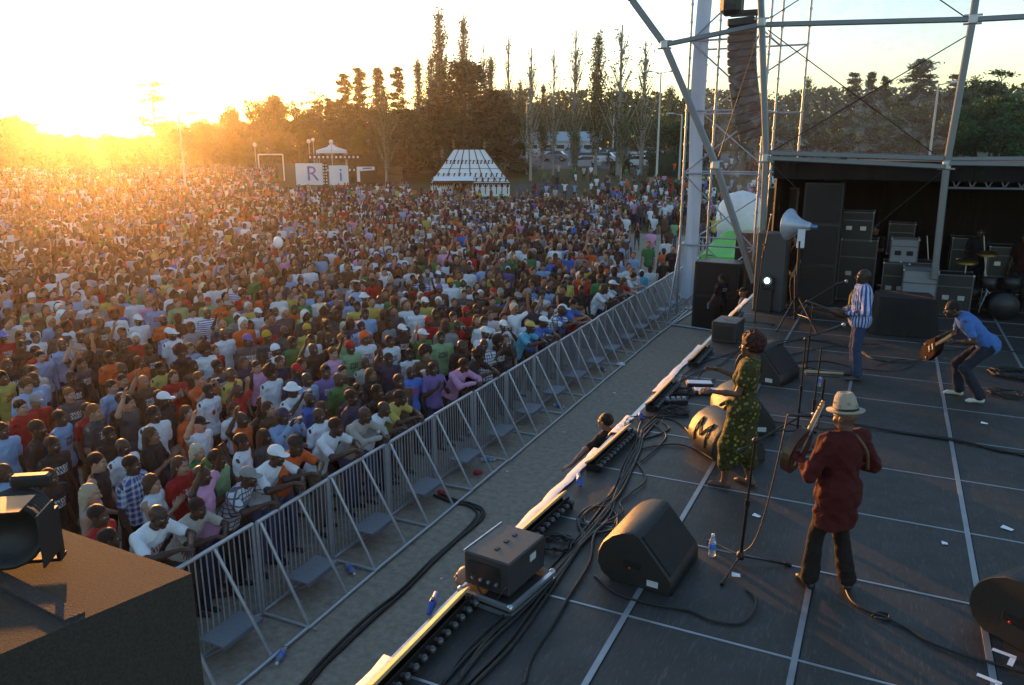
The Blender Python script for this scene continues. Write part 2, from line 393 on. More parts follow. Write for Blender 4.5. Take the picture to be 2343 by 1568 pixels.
class Fig:
    def __init__(s, J, bulk=1.0, fem=False, headw=1.0, foot=True):
        s.J = J; b = bulk; s.fem = fem
        up = nrm(J['nk']-J['pel']); rt = nrm(J['shR']-J['shL']); fw = nrm(np.cross(up, rt)); TB = np.stack([rt, fw, up], 1); s.TB = TB
        s.HB = basis(J['hdir'], nrm(np.array((0, 0, 1.)) + .0*up)); s.headw = headw
        mid = (J['che']*.55+J['pel']*.45)
        sw = .93 if fem else 1.0
        s.torso = [ell(J['che']+TB@np.array((0, .0, .03)), (.158*b*sw, .108*b, .19), TB, .05), ell(mid, (.135*b*sw, .098*b, .17), TB, .05),
                   ell(J['pel']+TB@np.array((0, 0, -.02)), (.158*b*(1.04 if fem else 1), .115*b, .13), TB, .05),
                   cap(J['shL']+TB@np.array((.03, 0, 0)), J['shR']-TB@np.array((.03, 0, 0)), .058*b, k=.05)]
        if fem: s.torso += [ell(J['che']+TB@np.array((.065, .075, .0)), (.055, .05, .055), TB, .03), ell(J['che']+TB@np.array((-.065, .075, .0)), (.055, .05, .055), TB, .03)]
        s.neck = [cap(J['nk']-up*.04, J['hd']-s.HB@np.array((0, .02, .05)), .053*headw, .05*headw, k=.03), cap(J['nk']-up*.02+TB@np.array((-.09, 0, -.01)), J['nk']-up*.02+TB@np.array((.09, 0, -.01)), .032, k=.05)]
        a = b*(.86 if fem else 1)
        s.upper = {c: [cap(J['sh'+c], J['el'+c], .051*a, .039*a, k=.04), ell(J['sh'+c], (.056*a, .056*a, .06*a), None, .04)] for c in 'LR'}
        s.fore = {c: [cap(J['el'+c], J['el'+c]*.55+J['wr'+c]*.45, .039*a, .036*a, k=.02), cap(J['el'+c]*.55+J['wr'+c]*.45, J['wr'+c], .036*a, .024*a, k=.02)] for c in 'LR'}
        s.hand = {c: hand_prims(J['wr'+c], J['h'+c], J['p'+c], J['t'+c], J.get('curl'+c, J['curl'])) for c in 'LR'}
        l = b*(.97 if fem else 1)
        s.leg = {c: [cap(J['hip'+c], J['kn'+c], .083*l, .052*l, k=.04), cap(J['kn'+c], J['kn'+c]*.6+J['an'+c]*.4, .050*l, .052*l, k=.03), cap(J['kn'+c]*.6+J['an'+c]*.4, J['an'+c], .052*l, .033*l, k=.03)] for c in 'LR'}
        s.foot = {}
        for c in 'LR':
            f = nrm(J['f'+c]); A = J['an'+c]; dn = np.array((0, 0, -1.))
            base = A+dn*.055
            s.foot[c] = [cap(A, base-f*.03, .036, .03, k=.02), cap(base-f*.03, base+f*.13, .034, .028, k=.03), cap(base+f*.13+dn*.008, base+f*.165+dn*.01, .027, .02, k=.02)]
        s.up = up
    def body(s, vx=.012, hvx=.008, legs=True, hands=True, shoe=None):
        pr = s.torso+s.neck+s.upper['L']+s.upper['R']+s.fore['L']+s.fore['R']
        if legs: pr = pr+s.leg['L']+s.leg['R']+s.foot['L']+s.foot['R']
        V, Q = sdf_mesh(pr, vx); C = np.zeros((len(V), 4)); parts = [(V, Q, C)]
        if shoe is not None and legs:
            for c in 'LR':
                m = (V[:, 2] < s.J['an'+c][2]+.02) & (np.linalg.norm(V[:, :2]-s.J['an'+c][:2], axis=1) < .27) 
                C[m] = (*shoe, 1)
        HV, HQ = sdf_mesh(head_prims(s.J['hd'], s.HB, s.headw)+[cap(s.J['nk'], s.J['hd']-s.HB@np.array((0, .015, .04)), .05*s.headw, .052*s.headw, k=.03)], hvx)
        L = (HV-s.J['hd'])@s.HB; HC = np.zeros((len(HV), 4)); fr = L[:, 1] > .05
        for sx in (-1, 1):
            d = np.hypot(L[:, 0]-sx*.03, (L[:, 2]-.002)*1.6)
            HC[fr & (d < .0165)] = (.5, .45, .4, 1); HC[fr & (d < .0085)] = (.012, .008, .006, 1)
            bw = (np.abs(L[:, 0]-sx*.03) < .02) & (np.abs(L[:, 2]-.025) < .006); HC[fr & bw] = (.015, .01, .008, 1)
        lp = fr & (np.abs(L[:, 2]+.058) < .008) & (np.abs(L[:, 0]) < .024); HC[lp] = (.16, .05, .04, .8)
        parts.append((HV, HQ, HC))
        if hands:
            for c in 'LR':
                hv, hq = sdf_mesh(s.hand[c], .006); parts.append((hv, hq, np.zeros((len(hv), 4))))
        return parts
    def shirt(s, style='t', vx=.012, d=.016, low=.02, noise=(.006, 26)):
        J = s.J; pr = grow(s.torso, d)
        hem = J['pel']-s.up*(.06+low)
        pr += [ell(J['pel']+s.up*.01, (s.torso[2][2]+d)*np.array((1.0, 1.02, 1.0)), s.TB, .05)]
        pr += [cap(J['nk']-s.up*.05+s.TB@np.array((-.07, 0, 0)), J['nk']-s.up*.05+s.TB@np.array((.07, 0, 0)), .05, k=.04)]
        def lim(c, t0, up_=True):
            a, b = J['sh'+c], J['el'+c]; e = a+(b-a)*t0; return e
        for c in 'LR':
            if style == 't':
                e = lim(c, .68); pr += [cap(J['sh'+c], e, .062, .058, k=.04)]
            elif style == 'l':
                pr += grow(s.upper[c], d*.9)+[cap(J['el'+c], J['wr'+c]*.93+J['el'+c]*.07, .05, .036, k=.03)]
            elif style == 'k': pass
        if low > .1: pr += [cap(J['pel']+s.TB@np.array((x, 0, .02)), J['pel']+s.TB@np.array((x*1.15, 0, -low-.12)), .118+d*.4, .125+d*.5, k=.05) for x in (-.055, .055)]
        V, Q = sdf_mesh(pr, vx, cuts=[(-s.up, hem)], noise=noise)
        return [(V, Q, np.zeros((len(V), 4)))]
    def trousers(s, vx=.014, d=.014, short=False, flare=.0, noise=(.005, 24)):
        J = s.J; pr = grow([s.torso[2]], d*.7)
        for c in 'LR':
            if short: pr += [cap(J['hip'+c], J['kn'+c], .098, .078, k=.03)]
            else:
                pr += [cap(J['hip'+c], J['kn'+c], .096, .069, k=.03), cap(J['kn'+c], J['an'+c]*.96+J['kn'+c]*.04, .069, .06+flare, k=.02)]
        V, Q = sdf_mesh(pr, vx, cuts=[(s.up, J['pel']+s.up*.10)], noise=noise)
        return [(V, Q, np.zeros((len(V), 4)))]
def join(parts):
    V = np.concatenate([p[0] for p in parts]); C = np.concatenate([p[2] for p in parts]); Q = []; n = 0
    for p in parts: Q.append(p[1]+n); n += len(p[0])
    return V, np.concatenate(Q), C
def fmesh(name, parts, m):
    V, Q, C = join(parts); return mesh_np(name, V, Q, C, [m])
_hair = {}
def hair_mesh(k):
    """hair and headwear in head coordinates (origin = head centre, +Y = face)"""
    if k in _hair: return _hair[k]
    I = np.eye(3); cuts = []; noise = (.004, 120); vx = .010; m = M_HAIR; colf = None
    top = ell((0, -.022, .04), (.083, .098, .09), I, .02)
    if k == 's': pr = [top]; cuts = [((0, .8, -.62), (0, .052, .035)), ((0, 0, -1), (0, 0, -.045))]
    elif k == 'c': pr = [ell((0, -.02, .05), (.098, .11, .10), I, .02)]; cuts = [((0, .75, -.66), (0, .06, .03)), ((0, 0, -1), (0, 0, -.06))]; noise = (.016, 62)
    elif k == 'f': pr = [ell((0, -.03, .055), (.125, .13, .125), I, .02)]; cuts = [((0, .8, -.6), (0, .065, .03))]; noise = (.020, 55)
    elif k == 'L': pr = [top, cap((-.05, -.045, 0), (-.07, -.04, -.22), .05, .045), cap((.05, -.045, 0), (.07, -.04, -.22), .05, .045), cap((0, -.07, 0), (0, -.09, -.27), .06, .05)]; cuts = [((0, .85, -.5), (0, .05, .035))]; noise = (.008, 60)
    elif k == 'B': pr = [ell((0, -.02, .045), (.092, .1, .093), I, .02), cap((-.055, -.03, 0), (-.062, -.02, -.09), .045, .04), cap((.055, -.03, 0), (.062, -.02, -.09), .045, .04), cap((0, -.06, 0), (0, -.065, -.1), .06, .05)]; cuts = [((0, .85, -.5), (0, .055, .035))]; noise = (.01, 55)
    elif k == 'cap':
        m = M_CLOTH; noise = None; vx = .009; pr = [ell((0, -.014, .045), (.086, .104, .09), I, .01)]; cuts = [((0, 0, -1), (0, 0, .038))]
        V, Q = sdf_mesh(pr, vx, cuts); V2, Q2 = sdf_mesh([ell((0, .10, .047), (.066, .075, .010), I, .01)], .007)
        k_ = [(V, Q, np.zeros((len(V), 4))), (V2, Q2, np.zeros((len(V2), 4)))]; _hair[k] = fmesh('cap', k_, m); return _hair[k]
    elif k == 'bucket':
        m = M_CLOTH; noise = None; pr = [ell((0, -.012, .06), (.085, .1, .085), I, .01), ell((0, -.005, .035), (.14, .15, .016), I, .03)]
    elif k == 'beanie': m = M_CLOTH; noise = (.003, 150); pr = [ell((0, -.02, .05), (.088, .105, .108), I, .01)]; cuts = [((0, .35, -.94), (0, 0, .025))]
    elif k == 'wrap': m = M_CLOTH; noise = (.008, 60); pr = [ell((0, -.03, .055), (.098, .12, .11), I, .01), cap((0, -.1, 0), (0.02, -.13, -.14), .03, .02)]; cuts = [((0, .7, -.7), (0, .03, .03))]
    V, Q = sdf_mesh(pr, vx, cuts, noise); C = np.zeros((len(V), 4))
    if k == 'beanie': pass
    _hair[k] = fmesh('hair' if m == M_HAIR else 'hat', [(V, Q, C)], m); return _hair[k]
# ---------------------------------------------------------------- ground
def ground_mat():
    m = bpy.data.materials.new('ground'); m.use_nodes = True; nt = m.node_tree; b = nt.nodes['Principled BSDF']; N = nt.nodes.new; L = nt.links.new
    tc = N('ShaderNodeTexCoord'); sp = N('ShaderNodeSeparateXYZ'); L(tc.outputs['Object'], sp.inputs[0])
    n1 = N('ShaderNodeTexNoise'); n1.inputs['Scale'].default_value = .35; n1.inputs['Detail'].default_value = 8; L(tc.outputs['Object'], n1.inputs['Vector'])
    n2 = N('ShaderNodeTexNoise'); n2.inputs['Scale'].default_value = 9; n2.inputs['Detail'].default_value = 8; n2.inputs['Roughness'].default_value = .75; L(tc.outputs['Object'], n2.inputs['Vector'])
    cr = N('ShaderNodeValToRGB'); e = cr.color_ramp.elements; e[0].position = .33; e[0].color = (.27, .225, .175, 1); e[1].position = .68; e[1].color = (.49, .42, .335, 1); L(n2.outputs[0], cr.inputs[0])
    cg = N('ShaderNodeValToRGB'); e = cg.color_ramp.elements; e[0].position = .35; e[0].color = (.045, .06, .02, 1); e[1].position = .7; e[1].color = (.16, .15, .07, 1); L(n2.outputs[0], cg.inputs[0])
    ad = N('ShaderNodeMath'); ad.operation = 'MULTIPLY_ADD'; ad.inputs[1].default_value = 16; L(n1.outputs[0], ad.inputs[0]); L(sp.outputs[1], ad.inputs[2])
    mr = N('ShaderNodeMapRange'); mr.inputs[1].default_value = 54; mr.inputs[2].default_value = 58; L(ad.outputs[0], mr.inputs[0])
    mx = N('ShaderNodeMix'); mx.data_type = 'RGBA'; L(mr.outputs[0], mx.inputs[0]); L(cr.outputs[0], mx.inputs[6]); L(cg.outputs[0], mx.inputs[7])
    m2 = N('ShaderNodeMix'); m2.data_type = 'RGBA'; m2.blend_type = 'MULTIPLY'; m2.inputs[0].default_value = .22; L(mx.outputs[2], m2.inputs[6]); L(n1.outputs[0], m2.inputs[7])
    L(m2.outputs[2], b.inputs['Base Color']); b.inputs['Roughness'].default_value = .95; b.inputs['Specular IOR Level'].default_value = .15
    bp = N('ShaderNodeBump'); bp.inputs['Strength'].default_value = .8; bp.inputs['Distance'].default_value = .03; L(n2.outputs[0], bp.inputs['Height']); L(bp.outputs[0], b.inputs['Normal'])
    return m
ring = [4, 10, 18, 28, 40, 50, 58, 64, 70, 75, 80, 85, 90, 95, 100, 106, 112, 119, 126, 133, 140, 160, 200, 300, 500, 1500]; gb = MB(); n = 150
pts = [(r*math.cos(2*math.pi*k/n), r*math.sin(2*math.pi*k/n)) for r in ring for k in range(n)]
gb.add([(0, 0, 0)]+[(x, y, GH(x, y)) for x, y in pts], [(0, 1+k, 1+(k+1) % n) for k in range(n)]+[(1+i*n+k, 1+(i+1)*n+k, 1+(i+1)*n+(k+1) % n, 1+i*n+(k+1) % n) for i in range(len(ring)-1) for k in range(n)], 0, True)
go = gb.build('ground', ground_mat(), loc=(0, 0, G)); tag(go, kind='structure')
# car park asphalt beyond the grass
cp = MB(); vs = []
for j in range(9):
    for i in range(15): az = R(-25.5+15*i/14); d = 101+5*j; x, y = d*math.sin(az), d*math.cos(az); vs.append((x, y, G+GH(x, y)+.03))
cp.add(vs, [(j*15+i, j*15+i+1, (j+1)*15+i+1, (j+1)*15+i) for j in range(8) for i in range(14)])
tag(cp.build('car_park', mat('asphalt', (.09, .09, .095), .9)), kind='structure')
# ---------------------------------------------------------------- trees
def leaf_mat(name, c, tr=.35):
    m = bpy.data.materials.new(name); m.use_nodes = True; nt = m.node_tree; N = nt.nodes.new; L = nt.links.new
    b = nt.nodes['Principled BSDF']; out = nt.nodes['Material Output']
    tc = N('ShaderNodeTexCoord'); nz = N('ShaderNodeTexNoise'); nz.inputs['Scale'].default_value = 6; nz.inputs['Detail'].default_value = 4; L(tc.outputs['Object'], nz.inputs['Vector'])
    cr = N('ShaderNodeValToRGB'); e = cr.color_ramp.elements; e[0].position = .35; e[0].color = (*[x*.6 for x in c], 1); e[1].position = .65; e[1].color = (*[x*1.5 for x in c], 1); L(nz.outputs[0], cr.inputs[0])
    L(cr.outputs[0], b.inputs['Base Color']); b.inputs['Roughness'].default_value = .6; b.inputs['Specular IOR Level'].default_value = .25
    t = N('ShaderNodeBsdfTranslucent'); t.inputs[0].default_value = (c[0]*2.2, c[1]*2.0, c[2]*.8, 1)
    mx = N('ShaderNodeMixShader'); mx.inputs[0].default_value = tr; L(b.outputs[0], mx.inputs[1]); L(t.outputs[0], mx.inputs[2]); L(mx.outputs[0], out.inputs[0]); return m
LEAF = dict(broad=leaf_mat('leaves_broad', (.022, .068, .022), .10), poplar=leaf_mat('leaves_poplar', (.038, .082, .024), .18), cedar=leaf_mat('needles', (.016, .042, .020), .08), young=leaf_mat('leaves_young', (.06, .09, .025), .25))
BARK = mat('bark', (.10, .08, .06), .95, var=.35, vs=20, bump=.5, bs=30); BARKP = mat('bark_pale', (.30, .28, .25), .9, var=.3, vs=16)
def leaves_mesh(name, P, size, rs, flat=0.0, stretch=1.0):
    n = len(P); d = rs.normal(size=(n, 3)); d[:, 2] *= (1-flat*.7); d /= np.linalg.norm(d, axis=1)[:, None]
    e = np.cross(d, rs.normal(size=(n, 3))); e /= np.linalg.norm(e, axis=1)[:, None]
    s = (size*rs.uniform(.5, 1.35, n))[:, None]
    V = np.stack([P-d*s*stretch, P+e*s*.55, P+d*s*stretch, P-e*s*.55], 1).reshape(-1, 3)
    return mesh_np(name, V, np.arange(4*n).reshape(n, 4))
def tree_template(kind, seed):
    """crown and trunk meshes for a tree of unit height"""
    rs = np.random.RandomState(seed); T = MB(); P = []
    if kind == 'broad':
        nb = 26; T.tube((0, 0, 0), (.01, .0, .30), .024, 8, .016)
        for i in range(nb):
            a = rs.uniform(0, 6.28); r = rs.uniform(0, .33)**1.0; z = .62+rs.uniform(-.2, .26)*(1-(r/.42)**2); c = np.array((r*math.cos(a), r*math.sin(a), z)); R_ = rs.uniform(.07, .13)
            d = rs.normal(size=(340, 3)); d /= np.linalg.norm(d, axis=1)[:, None]; d[:, 2] *= .75
            P.append(c+d*R_*(rs.uniform(0.45, 1.08, (340, 1))))
            if i % 3 == 0: T.tube((.01, 0, .26), c, .012, 5, .003)
        P = np.concatenate(P); sz = .016; fl = 0
    elif kind in ('poplar', 'bare'):
        T.tube((0, 0, 0), (0, 0, .96), .011, 6, .003); n = 95 if kind == 'poplar' else 60
        for i in range(n):
            z0 = .13+.76*rs.rand(); a = rs.uniform(0, 6.28); Lb = .30*(1.05-z0)*rs.uniform(.5, 1.2)+.03; ou = rs.uniform(.10, .34)*Lb
            p0 = np.array((0, 0, z0)); p1 = p0+np.array((math.cos(a)*ou*1.1, math.sin(a)*ou*1.1, Lb)); T.tube(p0, p1, .0036, 4, .0014, cap=False)
            k = int((70 if z0 < .6 else 26)*rs.uniform(.4, 1.5)) if kind == 'poplar' else int((34 if z0 < .42 else 7)*rs.uniform(.2, 1.6))
            t = rs.uniform(.1, 1.1, (k, 1)); P.append(p0+(p1-p0)*t+rs.normal(size=(k, 3))*(.012, .012, .022))
        P = np.concatenate(P); sz = .0075; fl = 0
    elif kind == 'cedar':
        T.tube((0, 0, 0), (0, 0, .98), .016, 7, .002)
        for i in range(20):
            z = .16+.80*(i/19)**.9; Rr = .26*(1.06-z)**.75*rs.uniform(.5, 1.2)+.012
            for j in range(rs.randint(5, 8)):
                a = rs.uniform(0, 6.28); L_ = Rr*rs.uniform(.65, 1.1); tip = np.array((math.cos(a)*L_, math.sin(a)*L_, z+rs.uniform(-.02, .02))); T.tube((0, 0, z-.01), tip, .004, 4, .001, cap=False)
                k = 70; t = rs.uniform(.2, 1.05, (k, 1)); q = np.array((0, 0, z))+(tip-np.array((0, 0, z)))*t
                P.append(q+rs.normal(size=(k, 3))*np.array((.020, .020, .009))*(1.2-.4*t))
        P = np.concatenate(P); sz = .011; fl = .8
    elif kind == 'pine':      # sparse pine with clumps at branch ends
        T.tube((0, 0, 0), (.02, 0, .96), .012, 6, .003)
        for i in range(15):
            z = rs.uniform(.45, .97); a = rs.uniform(0, 6.28); L_ = rs.uniform(.08, .24)*(1.25-z); tip = np.array((math.cos(a)*L_, math.sin(a)*L_, z+rs.uniform(0, .05))); T.tube((.01, 0, z-.04), tip, .004, 4, .0015, cap=False)
            P.append(tip+rs.normal(size=(110, 3))*(.034, .034, .014))
        P = np.concatenate(P); sz = .011; fl = .5
    elif kind == 'fir':       # dense dark cone
        T.tube((0, 0, 0), (0, 0, .9), .02, 7, .003)
        for i in range(90):
            z = .06+.9*rs.rand()**1.15; Rr = .34*(1.0-z)**.7; a = rs.uniform(0, 6.28); c = np.array((math.cos(a)*Rr*rs.uniform(.5, 1), math.sin(a)*Rr*rs.uniform(.5, 1), z)); P.append(c+rs.normal(size=(150, 3))*(.035, .035, .022))
        P = np.concatenate(P); sz = .012; fl = .5
    elif kind == 'young':
        T.tube((0, 0, 0), (0, 0, .5), .014, 6, .008)
        for i in range(16):
            a = rs.uniform(0, 6.28); r = rs.uniform(0, .2); c = np.array((r*math.cos(a), r*math.sin(a), rs.uniform(.42, .88))); P.append(c+rs.normal(size=(200, 3))*.055)
        P = np.concatenate(P); sz = .02; fl = 0
    P[:, 2] = np.maximum(P[:, 2], .03)
    cm = leaves_mesh('crown', P, sz, rs, fl); cm.materials.append(LEAF[{'poplar': 'poplar', 'bare': 'poplar', 'cedar': 'cedar', 'pine': 'cedar', 'fir': 'cedar', 'young': 'young'}.get(kind, 'broad')])
    t = T.build('trunk', BARKP if kind in ('poplar', 'bare') else BARK); tm = t.data; bpy.data.objects.remove(t); return cm, tm
_tt = {}
def tree(kind, x, ytop, dist, seed, label, wide=1.0, group=None):
    if (kind, seed) not in _tt: _tt[(kind, seed)] = tree_template(kind, seed)
    cm, tm = _tt[(kind, seed)]; dist = dist if x > 1190 or x < 0 else min(dist, 134); dist = dist*.84 if 1190 < x < 1600 and dist < 130 else dist; p = atD(x, ytop, dist); g0 = G+GH(p.x, p.y); h = p.z-g0
    nm = {'broad': 'broadleaf_tree', 'poplar': 'poplar_tree', 'bare': 'poplar_tree', 'cedar': 'cedar_tree', 'pine': 'pine_tree', 'fir': 'conifer_tree', 'young': 'young_tree'}[kind]
    t = thing(nm, label, 'tree', (p.x, p.y, g0), rnd.uniform(0, 6.28), group)
    for n_, me in (('crown', cm), ('trunk', tm)):
        o = bpy.data.objects.new(n_, me); link(o); o.parent = t; o.scale = (h*wide, h*wide, h)
    return t
TREES = [  # kind, x, ytop, distance, seed, wide, label
 ('broad', -60, 262, 150, 1, 1.1, 'glowing tree cut by the left edge beside the sunset'), ('broad', 18, 252, 150, 2, .9, 'orange lit round tree left of the sinking sun'),
 ('broad', 95, 285, 165, 3, 1.1, 'low tree swallowed by glare left of the sun'), ('broad', 170, 297, 175, 1, 1.1, 'low tree right under the sun'), ('broad', 250, 299, 175, 2, 1.2, 'low glare washed tree just right of the sun'),  # tops inside the glare shaped low so sunlight clears them
 ('pine', 343, 186, 135, 5, 1.25, 'tall sparse pine washed out beside the sun glare'), ('broad', 318, 292, 170, 3, 1.1, 'low tree under the tall sparse pine'), ('broad', 395, 283, 175, 1, 1.0, 'tree behind the lone tall lamp post'),
 ('broad', 455, 264, 150, 2, .95, 'left shoulder of the big dark stone pine group'), ('broad', 530, 218, 135, 3, .85, 'broad tree left of the tallest stone pine crown'),
 ('broad', 612, 198, 130, 1, .95, 'tallest rounded stone pine crown in orange haze'), ('broad', 690, 240, 132, 2, .95, 'rounded tree right of the tallest stone pine crown'),
 ('young', 535, 296, 105, 4, .8, 'small pale green tree in front of the stone pines'), ('young', 640, 300, 112, 5, .8, 'small tree under the rounded stone pine'), ('young', 822, 282, 100, 6, .75, 'yellow green young tree left of the fluffy poplar'),
 ('pine', 722, 205, 128, 7, .9, 'thin ragged pine left of the tiered cedars'), ('cedar', 752, 222, 125, 8, 1.0, 'shorter cedar at the left of the cedar row'), ('cedar', 785, 166, 125, 9, .8, 'pointed cedar second in the cedar row'),
 ('cedar', 820, 151, 125, 8, .85, 'tallest tiered cedar above the letter banners'), ('cedar', 862, 150, 128, 10, .75, 'cedar right of the tallest tiered cedar'), ('cedar', 908, 150, 128, 9, .75, 'cedar between fluffy poplar and tall poplars'),
 ('broad', 790, 262, 138, 3, 1.2, 'dark tree filling the base of the cedar row'), ('broad', 880, 270, 135, 1, 1.2, 'dark tree behind the fluffy poplar'),
 ('poplar', 876, 192, 92, 11, 1.5, 'fluffy yellow green poplar in front of the cedars'), ('poplar', 955, 122, 110, 12, 1.2, 'leafy poplar left of the highest poplar'),
 ('poplar', 1003, 6, 112, 13, 1.15, 'highest poplar with a thin pointed top'), ('poplar', 1058, 30, 116, 14, 1.15, 'second highest poplar right of the highest one'), ('poplar', 985, 118, 105, 11, 1.2, 'shorter poplar between the two left poplars'),
 ('fir', 1062, 140, 94, 15, 1.75, 'huge dark conifer rising behind the white tent'), ('fir', 1000, 205, 96, 16, 1.5, 'dark conifer left behind the tent ridge'), ('fir', 1135, 205, 96, 15, 1.5, 'dark conifer right behind the tent'),
 ('fir', 930, 245, 104, 16, 1.5, 'low dark conifer left of the tent'), ('poplar', 1122, 118, 120, 12, 1.2, 'poplar right of the huge dark conifer'), ('bare', 1106, 90, 125, 17, 1.1, 'thin bare poplar behind the huge conifer'),
 ('bare', 1163, 70, 125, 18, 1.1, 'thin bare poplar beside the tent right side'), ('poplar', 1190, 176, 118, 13, 1.3, 'short bushy poplar over the tent right edge'), ('bare', 1215, 98, 105, 17, 1.2, 'bare poplar with a long pale trunk by the car park'),
 ('poplar', 1243, 186, 122, 14, 1.4, 'short poplar over the industrial building'), ('bare', 1268, 100, 112, 18, 1.0, 'very thin bare poplar left of the poplar row'), ('bare', 1318, 58, 112, 17, 1.4, 'first tall bare topped poplar by the car park'),
 ('poplar', 1370, 60, 112, 13, 1.2, 'leafy tall poplar in the middle of the poplar row'), ('bare', 1424, 42, 112, 18, 1.6, 'widest bare topped poplar over the parked cars'), ('bare', 1478, 84, 112, 17, 1.7, 'last bare topped poplar before the stage frame'),
 ('poplar', 1318, 262, 108, 14, 1.5, 'stout low poplar under the first bare topped poplar'), ('poplar', 1425, 240, 106, 11, 1.5, 'stout low poplar under the widest bare topped one'),
 ('broad', 1200, 228, 150, 2, 1.2, 'dark round tree left of the industrial building'), ('broad', 1262, 226, 175, 3, 1.1, 'dark round tree behind the industrial building'), ('broad', 1335, 250, 165, 1, 1.2, 'dark tree behind the first poplars'),
 ('broad', 1400, 256, 165, 2, 1.2, 'dark tree behind the middle poplars'), ('broad', 1465, 250, 160, 3, 1.3, 'dark tree behind the last poplars'), ('poplar', 1535, 190, 125, 12, 1.8, 'bushy poplar beside the stage arch tube'),
 ('broad', 1545, 255, 150, 1, 1.3, 'dark tree beside the scaffold tower'), ('broad', 1650, 260, 120, 2, 1.3, 'tree seen through the clear plastic behind the speakers'), ('broad', 1730, 272, 120, 3, 1.2, 'tree low behind the centre stage post'),
 ('poplar', 1848, 172, 110, 14, 1.6, 'poplar blurred through the clear plastic wall'), ('broad', 1895, 246, 105, 1, 1.2, 'round tree at the left of the plastic window'), ('broad', 1800, 285, 100, 2, 1.2, 'low tree behind the rear lattice tower'),
 ('cedar', 1955, 164, 105, 9, .8, 'first small pointed cedar through the plastic'), ('cedar', 1996, 160, 105, 10, .7, 'second small cedar through the plastic'), ('cedar', 2027, 172, 105, 8, .7, 'third small cedar through the plastic'),
 ('broad', 1975, 238, 98, 3, 1.3, 'bushy tree under the small cedars'), ('broad', 2060, 226, 96, 1, 1.3, 'bushy tree left below the great cedar'), ('cedar', 2112, 132, 100, 8, 1.3, 'great spreading cedar behind the plastic wall'),
 ('broad', 2150, 218, 95, 2, 1.3, 'bushy tree right below the great cedar'), ('cedar', 2190, 168, 100, 9, 1.0, 'cedar hidden behind the right stage post'), ('poplar', 2232, 165, 100, 12, 1.8, 'poplar right of the right stage post'),
 ('pine', 2290, 160, 95, 5, 1.2, 'flat topped pine at the right edge'), ('broad', 2250, 196, 90, 3, 1.3, 'dark tree right of the right stage post'), ('broad', 2335, 190, 88, 1, 1.3, 'dark tree cut by the right edge'), ('broad', 2430, 185, 88, 2, 1.3, 'dark tree beyond the right edge'),
]
for i, (x, yt, d, w) in enumerate(((1230, 262, 190, 1.5), (1560, 268, 118, 1.5), (1620, 250, 112, 1.5), (1690, 256, 110, 1.5), (1780, 262, 104, 1.5), (1850, 262, 100, 1.5), (960, 258, 116, 1.5), (1030, 250, 118, 1.5), (1100, 248, 118, 1.5), (1165, 246, 120, 1.4), (1375, 262, 178, 1.5), (1440, 262, 178, 1.5), (1505, 258, 178, 1.5), (1575, 262, 140, 1.5), (905, 282, 126, 1.5), (745, 262, 130, 1.3), (1940, 262, 92, 1.4), (2030, 268, 90, 1.4), (2110, 262, 88, 1.4), (2200, 250, 86, 1.4), (2290, 240, 84, 1.4))):
    TREES.append(('broad', x, yt, d, 1+i % 3, w, 'dark filling tree '+('left over the building', 'left of the white cloth', 'behind the white cloth', 'behind the line array foot', 'right of the centre post', 'left in the plastic window', 'left behind the tent', 'behind the tent ridge', 'right behind the tent', 'beside the tent right side', 'behind the car park left part', 'behind the car park middle', 'behind the car park right part', 'behind the dark hedge', 'above the brown crates', 'below the tiered cedars', 'low under the first small cedar', 'low under the third small cedar', 'low under the great cedar', 'low behind the right post', 'low at the right edge')[i]))
for k, x, yt, d, sd_, w, lb in TREES: tree(k, x, yt, d, sd_, lb, w)
# far woods: one mass nobody could count, closing the gaps between the single trees
rs = np.random.RandomState(3); P = []
for az in np.arange(-66, 34, .55):
    if -56.5 < az < -49: hh = 5.5  # woods lowered towards the sun to let its light through
    elif az < -40: hh = 8.5
    else: hh = 12.5
    hh *= rs.uniform(.85, 1.12); d = 196+rs.uniform(-7, 7); a = R(az); c = np.array((math.sin(a)*d, math.cos(a)*d, GH(math.sin(a)*d, math.cos(a)*d)))
    q = rs.normal(size=(560, 3))*(1.5, 1.5, 1); q[:, 2] = rs.uniform(0, 1, 560)*hh; P.append(c+q)
wm = leaves_mesh('far_woods', np.concatenate(P), .62, rs); wm.materials.append(LEAF['broad']); wo = bpy.data.objects.new('far_woods', wm); link(wo); wo.location = (0, 0, G); tag(wo, 'mass of woodland closing the park behind the trees', kind='stuff', cat='woods')
# clipped bushes
def bush(x0, x1, yb, h, label, seed, dep=3.0):
    rs = np.random.RandomState(seed); a, b = atg(x0, yb), atg(x1, yb); c = (a+b)/2; L_ = (b-a).length; n = int(L_*420)
    t = rs.uniform(-.5, .5, n); ang = rs.uniform(0, math.pi, n); rr = rs.uniform(.75, 1.03, n)*(1+.12*np.sin(t*L_*2.1))
    P = np.stack([t*L_, np.cos(ang)*rr*dep/2, np.sin(ang)*rr*h], 1); me = leaves_mesh('foliage', P, .15, rs); me.materials.append(LEAF['cedar'])
    core = MB(); core.box((0, 0, h*.42), (L_*.94, dep*.7, h*.8)); 
    th = thing('bush', label, 'bush', (c.x, c.y, c.z-.1), math.atan2(b.y-a.y, b.x-a.x)); o = bpy.data.objects.new('foliage', me); link(o); o.parent = th
    core.build('branches', LEAF['cedar'], th)
bush(1478, 1590, 402, 3.0, 'dark wide hedge between the car park and the scaffold tower', 21, 4)
bush(812, 880, 420, 4.4, 'rounded dark bush behind the letter banners', 22, 4)
bush(1395, 1440, 398, 1.6, 'small dark bush below the parked cars', 23)
